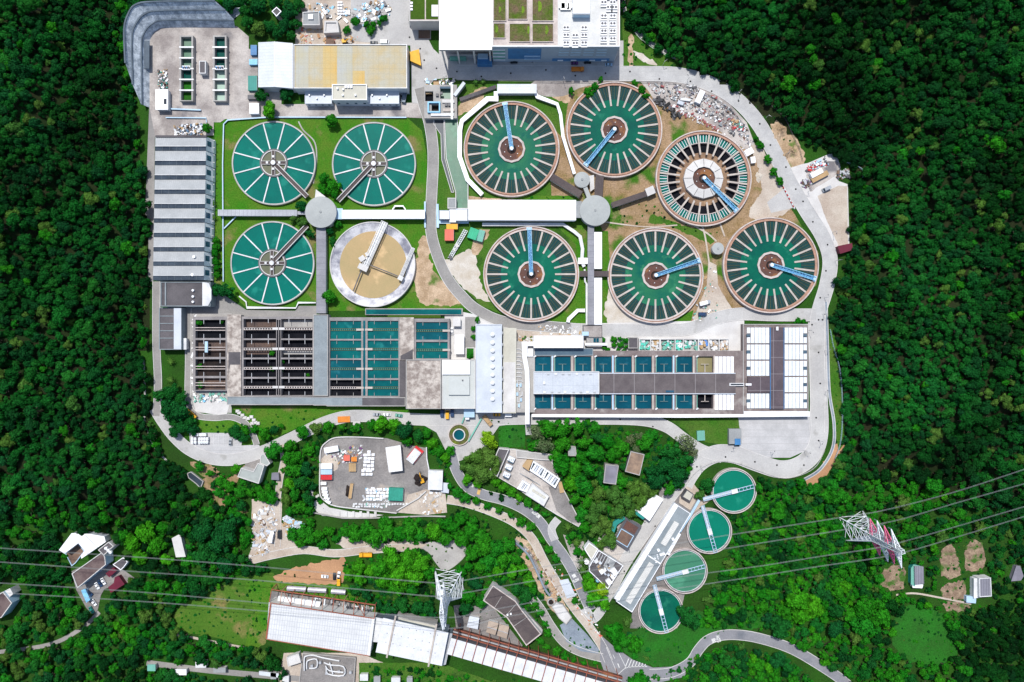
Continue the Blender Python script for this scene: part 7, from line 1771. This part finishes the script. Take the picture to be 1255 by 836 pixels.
CR = {}
for kd, m_, cnt, kw in (("forest","leaf_forest",8,{}),("dark","leaf_dark",3,dict(leaves=110,leaf=.11)),("mid","leaf_mid",4,dict(leaves=95,leaf=.115)),("bright","leaf_bright",3,dict(nl=15,leaves=95,leaf=.11)),
                        ("lime","leaf_lime",2,dict(nl=16,leaves=110,leaf=.10)),("olive","leaf_olive",3,dict(leaf=.10,leaves=120)),("grey","leaf_grey",2,dict(leaf=.08,leaves=110,sparse=1))):
    CR[kd] = [crown_mesh(f"crown_{kd}", 10*i+len(kd), m_, **kw) for i in range(cnt)]
CR["palm"] = [palm_mesh("crown_palm", i) for i in range(2)]
TRK = [trunk_mesh("trunk", i) for i in range(3)]
r = random.Random(99); placed = []; ntree = [0]
BIRD = {"forest":"forest_tree","dark":"dark_tree","mid":"broadleaf_tree","bright":"broadleaf_tree","lime":"broadleaf_tree","olive":"olive_toned_tree","grey":"sparse_tree","palm":"palm_tree"}
def tree(px, py, rad, kd, label, group=None, name=None):
    hgt = rad*S*.95
    R = rad*S*1.2; p = PT(px, py, hgt*.8); cm = r.choice(CR[kd]); t = thing(name or BIRD[kd], (p.x, p.y, p.z), label, "tree" if rad > 5.5 or kd == "palm" else "shrub", group, r.random()*6.28)
    k = R; t.scale = (k, k, k*r.uniform(.95, 1.25) + (0))
    for nm, me in (("crown", cm), ("trunk", r.choice(TRK))):
        o = bpy.data.objects.new(nm, me); C.objects.link(o); o.parent = t; o.location = (0, 0, .28)
    placed.append((px, py, rad)); ntree[0] += 1
def clump(kd, label, group, pts):
    for q in pts: tree(q[0], q[1], q[2], q[3] if len(q) > 3 else kd, label, group)
clump("dark","dark green tree in the grove between the top left yard and the upper works","grove above the white gable shed",[(262,6,9),(280,8,10),(298,4,9),(318,8,11),(338,5,9),(356,10,10),(303,28,8),(318,36,9,"olive"),(334,34,10),(350,34,10),(354,20,9),(362,30,8),(366,8,8),(300,14,8),(340,42,8),(357,44,7)])
tree(331,136,11,"bright","bright green tree at the lower right of the top left yard, beside the white cabin"); tree(322,118,8,"dark","dark tree at the lower left corner of the white gable shed"); tree(351,116,9,"dark","dark tree at the lower right corner of the white gable shed")
tree(408,149,9.5,"mid","round green tree on the lawn edge between the two upper spoked tanks"); tree(254,157,7,"mid","leafy tree beside the scrap heap above the sawtooth hall")
clump("mid","leafy green tree in the clump between the two upper spoked tanks","clump between the upper spoked tanks",[(398,218,8),(408,228,9),(396,232,7),(410,240,6)])
clump("olive","small olive toned tree left of the left round roof","trees left of the left round roof",[(370,252,9,"dark"),(372,273,7),(360,268,6)])
clump("dark","dark small tree below the left round roof","trees below the left round roof",[(381,287,6),(404,283,6),(408,296,6),(414,274,6,"mid"),(403,274,5)])
tree(405,364,10,"mid","leafy tree right of the long downward corridor, beside the muddy tank")
tree(278,357,11,"dark","dark tree left of the lower left spoked tank"); tree(266,356,8,"dark","smaller dark tree nearest the flat annex corner")
clump("mid","shrub in the hedge between the sawtooth hall and the left lawn","hedge beside the sawtooth hall",[(265,295,5),(265,303,5),(264,311,6),(265,320,5),(266,329,6),(266,337,5),(262,250,4,"palm"),(262,267,4,"palm")])
clump("dark","large dark tree in the cluster left of the parking bays","cluster left of the parking bays",[(200,484,11),(213,480,11),(224,487,9),(207,500,12),(222,503,13),(233,515,8),(212,515,8),(226,524,10),(236,527,7),(215,528,8)])
tree(210,443,5.5,"palm","upper of two pale leafed plants on the strip above the dark tree cluster"); tree(210,465,5.5,"palm","lower of two pale leafed plants on the strip above the dark tree cluster")
clump("dark","dark tree at the right of the parking bays","trees right of the parking bays",[(290,530,9),(299,537,8),(302,527,6,"mid")])
clump("mid","shrub on the lawn beside the curved lane","shrubs by the curved lane",[(324,531,8),(336,526,7,"dark"),(345,522,5),(312,527,5)])
clump("mid","tree around the L-shaped house","trees around the L-shaped house",[(335,554,10),(289,575,7,"bright"),(270,590,7),(281,596,8),(294,602,9),(308,604,8),(322,607,9),(334,611,8),(317,600,6),(330,598,5)])
clump("mid","tree in the belt between the pale track and the asphalt yard","belt left of the asphalt yard",[(357,545,9),(372,530,10),(388,524,8,"olive"),(402,522,7),(354,560,8),(366,560,10),(380,551,7),(361,575,10),(376,575,9,"dark"),(370,590,11,"dark"),(355,592,8,"bright"),(383,596,7,"dark"),(362,605,10),(378,610,9,"dark"),(352,613,8,"olive"),(368,620,9),(380,625,7),(356,626,7),(350,600,6,"olive")])
clump("bright","tree in the belt above the asphalt yard","belt above the asphalt yard",[(456,521,8,"mid"),(468,519,11),(483,520,10),(498,527,12,"dark"),(512,535,9,"dark"),(500,540,8,"mid"),(523,531,8,"mid"),(530,543,8),(538,553,8,"mid"),(546,561,7),(551,552,6,"mid"),(436,524,6,"mid"),(420,524,6,"mid")])
tree(600,538,12.5,"lime","bright lime green tree right of the ring well")
clump("olive","large olive green tree below the bright lime tree","large olive trees beside the ring well",[(584,560,13),(600,562,14),(577,574,11),(592,580,13),(607,576,9),(573,587,8,"bright"),(586,592,7,"bright")])
clump("bright","light green shrub on the bank below the grove platform","shrubs below the grove platform",[(607,590,7),(617,597,7),(627,603,7),(636,610,6),(648,616,6,"mid"),(658,622,6,"mid"),(668,630,6,"mid")])
clump("mid","tree in the grove behind the pump station platform","grove behind the pump station",[(690,525,15),(672,526,13),(708,523,13),(728,524,8),(657,528,10,"grey"),(668,545,11,"grey"),(655,545,8,"mid"),(690,543,12),(716,542,12),(735,536,9,"dark"),(682,558,9),(744,540,11),(762,548,10),(750,556,10),(728,556,11),(712,560,9),(690,570,12,"mid"),(703,576,11),(722,575,13),(736,584,8,"dark"),(700,592,11,"bright"),(716,594,12),(733,603,12,"olive"),(752,606,11,"olive"),(705,610,10),(719,614,11),(736,620,11,"olive"),(712,630,9),(726,634,10,"olive"),(716,646,8),(730,648,10,"olive"),(741,640,9,"olive"),(748,662,10,"olive"),(736,668,7,"olive")])
clump("dark","dark leaved tree right of the rust stained roof","dark trees beside the lower road",[(822,553,12),(836,564,13),(812,570,13),(828,582,13),(805,588,11),(820,598,11,"mid"),(798,576,9),(840,580,7,"mid"),(833,595,7,"mid")])
clump("olive","olive toned tree between the rust stained roof and the slanting road","olive trees above the white canopy",[(776,600,11),(790,600,10),(768,614,11),(785,614,11),(757,626,10),(772,628,9),(800,605,8),(745,650,8)])
clump("mid","green tree beside the bend of the road right of the grove","trees beside the upper road bend",[(790,544,9),(798,534,8),(784,535,6,"grey"),(772,540,7,"grey"),(780,551,6,"grey"),(762,590,9,"mid"),(765,572,6,"dark")])
tree(840,540,12,"grey","sparse pale grey green tree leaning over the road bend"); tree(848,553,8,"grey","smaller sparse grey tree touching the road bend")
tree(865,594,9,"dark","dark tree touching the topmost small emerald tank"); tree(858,606,7,"olive","small olive tree between the cube house and the topmost emerald tank")
clump("olive","leafy banana like plant along the asphalt road below the grove","plants along the asphalt road",[(696,645,6,"palm"),(702,655,6,"mid"),(706,665,6,"palm"),(707,676,6,"mid"),(712,687,6,"palm"),(714,698,7,"palm"),(720,706,7,"bright")])
clump("lime","bright yellow green tree beside the asphalt road junction","bright trees at the lower road junction",[(722,716,11,"bright"),(736,722,11,"lime"),(728,732,12,"bright"),(740,738,10,"bright")])
clump("mid","round green tree left of the lowest small tank","trees left of the lowest small tank",[(752,775,13),(766,784,11),(757,792,9),(778,788,9),(768,762,6,"olive")])
tree(845,756,15,"dark","big dark tree at the right edge of the lowest small tank"); tree(781,832,12,"mid","green tree below the road fork hatching"); tree(796,840,8,"mid","small tree at the bottom edge below the road fork")
tree(704,736,5,"mid","small round tree between the pale track and the asphalt road")
clump("mid","tree in the belt below the asphalt yard","belt below the asphalt yard",[(424,650,9),(436,655,10),(448,649,11),(462,656,12),(476,648,12),(490,655,12),(504,648,12),(518,656,11),(532,650,12,"bright"),(545,658,10),(556,646,10),(566,636,9),(576,650,11),(590,657,9),(566,660,10),(548,640,8),(580,638,7),(470,640,7),(500,638,6)])
clump("mid","shrub on the bank between the asphalt road and the pale track","shrubs between the two lower roads",[(560,603,8),(571,609,7),(584,614,6),(598,620,6),(612,625,6),(626,631,6),(638,638,6),(650,646,6),(552,596,6),(664,662,6),(672,674,5),(680,684,5)])
clump("bright","bright green tree in the large clump left of the white pylon","bright clump left of the pylon",[(482,682,15),(500,686,14),(515,690,13),(468,694,13),(490,702,15),(508,706,13),(470,710,12),(488,718,12),(455,700,9),(440,694,9),(428,704,8),(441,708,9),(504,722,9,"mid")])
clump("dark","dark tree between the bright clump and the plain white shed","dark trees above the plain white shed",[(464,740,8),(478,746,9),(494,742,9),(510,744,10),(524,745,8),(437,722,8),(450,728,8),(425,698,6,"mid"),(530,752,6)])
clump("mid","tree in the wood right of the white pylon","wood right of the white pylon",[(580,678,11),(594,670,11),(608,672,12),(622,668,11),(600,686,11),(616,684,10),(632,684,10),(590,695,9),(575,694,7),(610,700,8,"bright"),(628,700,9,"bright"),(640,697,8,"bright"),(648,712,8,"bright"),(584,715,9,"dark"),(575,730,11,"mid"),(590,738,9,"mid"),(570,745,8,"dark"),(632,722,9,"dark"),(645,728,10,"dark"),(638,740,7,"dark"),(654,722,6),(655,740,6),(566,700,7),(524,700,8,"mid"),(663,750,6)])
clump("mid","shrub along the right side of the bent dark building","shrubs below the bent dark building",[(662,785,7),(670,792,6),(682,797,7),(692,804,6),(703,808,5),(716,812,5),(668,764,6),(672,776,5),(730,812,4)])
clump("mid","tree overhanging the stepped concrete slope at the top left corner","trees over the stepped slope",[(154,40,8,"dark"),(158,22,9,"dark"),(152,58,7),(170,6,8,"dark"),(150,10,8),(196,0,8,"dark"),(222,-1,8),(248,1,8,"dark"),(158,92,6),(163,108,6,"dark"),(274,4,7)])
clump("mid","tree on the bank between the dark sunken pit and the lane","trees above the sunken pit",[(246,572,6),(258,580,7),(268,604,7),(282,614,8),(296,620,8,"dark"),(262,594,5,"dark"),(305,640,6),(304,656,6)])
clump("mid","tree beside the pale rubble track in the lower left works","trees beside the rubble track",[(360,655,8),(372,652,9),(368,664,8),(382,660,9),(392,655,8),(396,666,7),(404,650,7),(412,660,6),(380,640,6)])
tree(435,27,7,"mid","small green tree behind the dished roof house in the upper works"); tree(425,36,5,"mid","small shrub by the teal drum in the upper works")
clump("mid","shrub in the hedge at the right of the upper works","hedge in the upper works",[(450,30,5),(458,31,5),(465,29,5),(455,38,6),(470,24,5)])
clump("mid","shrub in the clipped garden square above the filter beds","clipped garden square",[(753,416,4),(760,415,4),(767,417,4),(752,423,4),(760,423,4),(767,425,4),(740,426,3),(745,428,3),(757,429,3),(764,430,3),(739,417,4)])
clump("mid","round shrub beside the vented pump hall","shrubs beside the vented pump hall",[(585,392,5),(580,403,4),(581,413,4),(576,435,5),(579,412,3)])
clump("mid","shrub at the inner edge of the ring road","shrubs by the ring road",[(736,98,5),(592,100,4,"palm"),(583,101,4,"palm"),(977,394,5),(984,395,4),(777,102,4),(786,110,6),(792,118,6),(700,112,6),(720,113,6),(728,107,6),(932,178,5),(940,195,5),(947,210,5),(955,222,5),(926,170,4)])
clump("mid","green tree on the grass below the four small tanks","bushes right of the small tanks",[(886,735,7),(894,690,7,"olive"),(905,640,6,"mid"),(897,700,7,"bright"),(915,690,7),(930,700,8),(925,660,8,"mid"),(940,650,8),(905,660,6,"dark"),(874,725,6,"dark"),(935,620,9),(945,605,9),(930,598,8),(955,620,9),(868,735,7,"olive")])
clump("mid","self-sown bush growing out of the disused settling basins","bushes in the disused basins",[(334,432,4),(334,452,3),(347,443,3),(378,460,3),(246,472,5),(245,449,4),(244,396,4),(272,394,3),(343,432,3),(344,455,3)])
clump("bright","big light green tree crowding above the lower right bend of the asphalt road","big light trees above the right bend",[(975,733,15),(994,742,16),(980,752,13)])
clump("mid","big round green tree at the left edge of the bright right meadow","big round trees by the right meadow",[(1056,742,15),(1078,752,16),(1058,764,15),(1040,752,12)])
clump("dark","big dark tree above the lower right bend, beside the light green ones","big dark trees above the right bend",[(956,770,13),(1003,722,11),(1020,770,12)])
clump("bright","big light green tree between the white canopy house and the lone forest shed","light trees right of the wood house",[(180,652,13),(165,664,12),(192,668,12),(172,682,11)])
clump("dark","big dark tree between the lone forest shed and the rubble track","dark trees right of the forest shed",[(252,650,15),(272,662,16),(252,680,15),(284,642,13),(276,690,13)])
print("plant trees", ntree[0])

# hillside woods: the largest crowns one can tell apart are trees of their own, the rest is one mass
def woods():
    rr = random.Random(2024)
    clear = [[(183,20),(290,28),(272,6),(186,6),(166,12),(156,30),(156,80),(168,130)],
             [(164,120),(190,130),(192,345),(196,372),(196,470),(186,500),(178,470),(178,345),(186,300)],
             [(190,360),(280,360),(280,540),(200,540)], [(188,500),(203,498),(206,530),(230,548),(262,557),(262,584),(240,575),(205,548),(190,525)],
             [(225,565),(300,565),(345,590),(345,690),(300,692),(303,640),(300,628),(262,612),(225,597)],
             [(75,650),(130,650),(165,690),(158,720),(130,733),(120,760),(95,745),(78,690)], [(207,652),(232,652),(232,686),(210,686)],
             [(-40,716),(24,712),(34,745),(10,768),(-40,770)], [(215,745),(262,722),(318,700),(330,700),(335,795),(250,785),(214,775)],
             [(110,745),(126,750),(110,772),(70,792),(-10,806),(-10,796),(60,784),(98,766)],
             [(170,806),(260,812),(345,822),(345,840),(260,832),(176,820)], [(350,795),(445,795),(445,850),(350,850)],
             [(1078,690),(1136,690),(1136,730),(1078,725)], [(1150,664),(1210,660),(1220,740),(1150,755)], [(1236,690),(1256,690),(1256,716),(1236,716)],
             [(1110,722),(1150,724),(1150,735),(1110,735)],
             [(1096,758),(1115,742),(1150,748),(1165,770),(1174,800),(1150,817),(1120,812),(1095,792)], [(1028,625),(1060,622),(1062,662),(1028,662)]]
    # keep-out: the plant itself
    plant = [(158,24),(166,8),(186,4),(240,6),(300,-50),(756,-60),(758,10),(775,36),(805,60),(830,76),(862,86),(900,104),(944,128),(964,145),(990,180),(1018,182),(1030,192),(1044,205),(1046,300),(1036,325),(1030,350),(1020,385),
             (1024,420),(1036,460),(1038,520),(1034,556),(1012,585),(985,592),(950,590),(925,585),(932,600),(925,640),(900,680),(870,720),(860,770),(880,768),(915,768),(950,774),(990,796),(1040,835),(1060,870),
             (1010,870),(990,830),(960,806),(930,794),(890,792),(872,800),(855,820),(835,840),(780,880),(440,880),(330,800),(330,700),(300,690),(300,620),(262,590),(200,560),(186,520),(176,440),(184,345),(180,170),(158,80)]
    pts = []; cell = {}
    def ok(x, y, R):
        g = 14
        for i in range(int(x//g)-2, int(x//g)+3):
            for j in range(int(y//g)-2, int(y//g)+3):
                for (a, b, c) in cell.get((i, j), ()):
                    if (a-x)**2+(b-y)**2 < ((R+c)*.605)**2: return False
        return True
    for a, b, c in placed: cell.setdefault((int(a//14), int(b//14)), []).append((a, b, c))
    for stage, (r0, r1, tries) in enumerate(((8.0, 10.5, 3200), (5.8, 8.2, 27000), (3.6, 5.8, 78000))):
        for _ in range(tries):
            x = rr.uniform(-190, 1445); y = rr.uniform(-190, 1010); R = rr.uniform(r0, r1)
            if R < 5.8 and not (-60 < x < 1315 and -60 < y < 896): continue
            if inside((x, y), plant) or any(inside((x, y), c) for c in clear) or not ok(x, y, R): continue
            if inside((x, y), [(1070,690),(1255,650),(1255,760),(1180,765),(1100,745)]) and R > 6: continue
            cell.setdefault((int(x//14), int(y//14)), []).append((x, y, R)); pts.append((x, y, R))
    def kind(x, y):
        n1 = noise.noise(Vector((x/60, y/60, 3))); u = rr.random()
        if x > 850 and y > 590 and x < 1180: return "mid" if u < .56 else ("bright" if u < .60 else ("olive" if u < .66 else "forest"))
        if x < 300 and y > 610 : return "mid" if u < .30+.25*n1 else ("bright" if u < .315 and x > 130 else ("olive" if u < .42 and y > 700 else "forest"))
        return "forest" if u < .93-.12*n1 else ("olive" if u < .965 else "mid")
    vis = [p for p in pts if -5 < p[0] < 1260 and -5 < p[1] < 841]
    vis.sort(key=lambda p: -p[2]); NI = max(0, 297 - ntree[0]); ind = vis[:NI]; rest = [p for p in pts if p not in set(ind)]
    zones = {}
    for (x, y, R) in ind:
        k = kind(x, y)
        if x < 320 and y > 600: z = "the lower left wood"
        elif x < 320: z = "the left hillside forest"
        elif y < 560: z = "the right hillside forest"
        else: z = "the lower right wood"
        adj = {"forest":"deep green","mid":"fresh green","bright":"light green","olive":"olive brown"}[k]
        tree(x, y, R, k, f"large {adj} crown standing out in {z}", f"large {adj} trees in {z}")
    kinds = ["forest"]*6+["mid"]*4+["bright"]*3+["olive"]*3; protos = bpy.data.collections.new("wood_prototypes")
    idx = {}
    for kd in ("forest","mid","bright","olive"):
        for i, me in enumerate(CR[kd]):
            w_ = bpy.data.meshes.new("wood_tree"); tm = TRK[i % 3]; nv = len(me.vertices)
            vv = [tuple(v.co) for v in me.vertices] + [(v.co.x*1.4, v.co.y*1.4, v.co.z*2.2-.75) for v in tm.vertices]
            ff = [tuple(p_.vertices) for p_ in me.polygons] + [tuple(nv+q for q in p_.vertices) for p_ in tm.polygons]
            w_.from_pydata(vv, [], ff); w_.update(); w_.materials.append(me.materials[0]); w_.materials.append(M["bark"])
            w_.polygons.foreach_set("material_index", [0]*len(me.polygons)+[1]*len(tm.polygons))
            o = bpy.data.objects.new(f"{len(protos.objects):02d}_wood_crown", w_); idx.setdefault(kd, []).append(len(protos.objects)); protos.objects.link(o)
    vs, pick, rot, scl = [], [], [], []
    for (x, y, R) in rest:
        k = kind(x, y); p = PT(x, y, R*S*.8); lift = rr.uniform(-.4, 1.0)*R*S*.9; vs.append((p.x, p.y, p.z+.3+lift)); pick.append(rr.choice(idx[k])); rot.append(rr.random()*6.28); q = R*S*1.12; scl.append((q, q, q*rr.uniform(.9, 1.5)))
    scatter("woodland", vs, pick, rot, scl, protos)
    print("wood crowns", len(rest), "trees", ntree[0])
    # low undergrowth across the rough ground
    us, up, ur, uz = [], [], [], []
    rough = [[(283,498),(345,500),(410,507),(345,533),(316,540)],[(264,290),(272,290),(272,345),(264,345)],[(600,515),(660,515),(660,552),(612,550)],[(300,705),(330,700),(460,715),(460,742),(335,722),(328,790),(305,790)],
             [(545,560),(555,600),(640,632),(660,650),(690,700),(680,700),(640,650),(560,618),(548,600)],[(765,770),(850,750),(930,740),(960,770),(900,770),(862,786),(842,810),(790,812)],[(850,610),(990,590),(1080,640),(1080,760),(900,770),(860,740),(900,660)],
             [(763,15),(790,46),(824,70),(824,81),(765,81)],[(1018,440),(1032,450),(1034,540),(1024,550)],[(1096,758),(1115,742),(1150,748),(1165,770),(1174,800),(1150,817),(1120,812),(1095,792)],[(690,240),(705,262),(700,275),(600,275),(610,243)],[(755,240),(850,262),(880,290),(800,275),(745,280)],[(440,812),(540,818),(700,845),(440,850)],[(560,700),(600,690),(660,730),(660,800),(600,780)],[(215,745),(318,700),(330,790),(222,775)],
             [(1060,690),(1255,650),(1255,780),(1100,760)],[(700,760),(735,800),(690,800),(664,780)],[(230,520),(310,518),(310,530),(232,530)],[(460,655),(560,660),(545,700),(440,720)],[(560,600),(640,640),(655,665),(620,655),(560,640)],
             [(745,280),(880,262),(880,300),(860,290),(800,275)],[(945,140),(975,160),(985,195),(965,190)]]
    thick = [[(655,515),(735,518),(800,530),(835,545),(850,575),(812,600),(780,615),(770,640),(745,660),(728,672),(705,690),(694,660),(712,645),(690,598),(676,565),(645,550),(650,530)],[(345,550),(358,540),(400,520),(470,516),(520,530),(522,545),(475,534),(410,533),(393,548),(390,600),(400,625),(350,640),(347,600)],
             [(524,526),(545,552),(556,570),(548,600),(540,575),(526,560)],[(400,640),(550,636),(560,625),(640,668),(690,735),(655,735),(600,705),(575,668),(510,665),(420,662)],[(420,690),(520,672),(535,700),(528,760),(462,750),(430,735),(425,712)],
             [(262,575),(300,588),(340,590),(342,618),(310,612),(265,600)],[(870,620),(900,632),(920,600),(985,592),(1080,650),(1080,740),(960,760),(930,735),(870,735),(900,690)],[(566,690),(600,690),(660,730),(662,780),(635,745),(600,715),(590,735),(600,740),(560,755)],
             [(560,566),(610,590),(700,640),(640,620),(580,600)],[(745,765),(790,785),(800,812),(770,802)],[(455,818),(540,822),(640,842),(700,860),(450,860)],[(780,835),(860,800),(880,795),(960,805),(1000,836)]]
    for poly, dens, big in [(q, 40, 1.2) for q in rough]+[(q, 13, 2.6) for q in thick]:
        xs = [p[0] for p in poly]; ys = [p[1] for p in poly]; A_ = abs(area(poly)); n = int(A_/dens)
        for _ in range(n):
            x = rr.uniform(min(xs), max(xs)); y = rr.uniform(min(ys), max(ys))
            if not inside((x, y), poly): continue
            p = PT(x, y, .5); us.append((p.x, p.y, p.z-.25)); up.append(rr.choice(idx["mid"]+idx["forest"]+idx["mid"]+idx["olive"][:1])); ur.append(rr.random()*6.28); q = rr.uniform(.5, big); uz.append((q, q, q*.8))
    scatter("undergrowth", us, up, ur, uz, protos)
def scatter(name, vs, pick, rot, scl, protos):
    me = bpy.data.meshes.new(name); me.from_pydata(vs, [], []); n = len(vs)
    a = me.attributes.new("pick", 'INT', 'POINT'); a.data.foreach_set("value", pick)
    a = me.attributes.new("rotz", 'FLOAT_VECTOR', 'POINT'); a.data.foreach_set("vector", [c for z in rot for c in (0, 0, z)])
    a = me.attributes.new("scl", 'FLOAT_VECTOR', 'POINT'); a.data.foreach_set("vector", [c for s in scl for c in s])
    o = bpy.data.objects.new(name, me); C.objects.link(o); tag(o, kind="stuff")
    g = bpy.data.node_groups.new(name, 'GeometryNodeTree'); g.interface.new_socket("Geometry", in_out='INPUT', socket_type='NodeSocketGeometry'); g.interface.new_socket("Geometry", in_out='OUTPUT', socket_type='NodeSocketGeometry')
    N = g.nodes; L = g.links; gi = N.new("NodeGroupInput"); go = N.new("NodeGroupOutput"); ip = N.new("GeometryNodeInstanceOnPoints"); ci = N.new("GeometryNodeCollectionInfo")
    ci.inputs["Collection"].default_value = protos; ci.inputs["Separate Children"].default_value = True; ci.inputs["Reset Children"].default_value = True
    def na(nm, ty): q = N.new("GeometryNodeInputNamedAttribute"); q.data_type = ty; q.inputs["Name"].default_value = nm; return q.outputs["Attribute"]
    L.new(gi.outputs[0], ip.inputs["Points"]); L.new(ci.outputs[0], ip.inputs["Instance"]); ip.inputs["Pick Instance"].default_value = True
    L.new(na("pick", 'INT'), ip.inputs["Instance Index"]); e2r = N.new("FunctionNodeEulerToRotation"); L.new(na("rotz", 'FLOAT_VECTOR'), e2r.inputs[0]); L.new(e2r.outputs[0], ip.inputs["Rotation"])
    L.new(na("scl", 'FLOAT_VECTOR'), ip.inputs["Scale"]); L.new(ip.outputs[0], go.inputs[0])
    md = o.modifiers.new("scatter", 'NODES'); md.node_group = g; return o
woods()
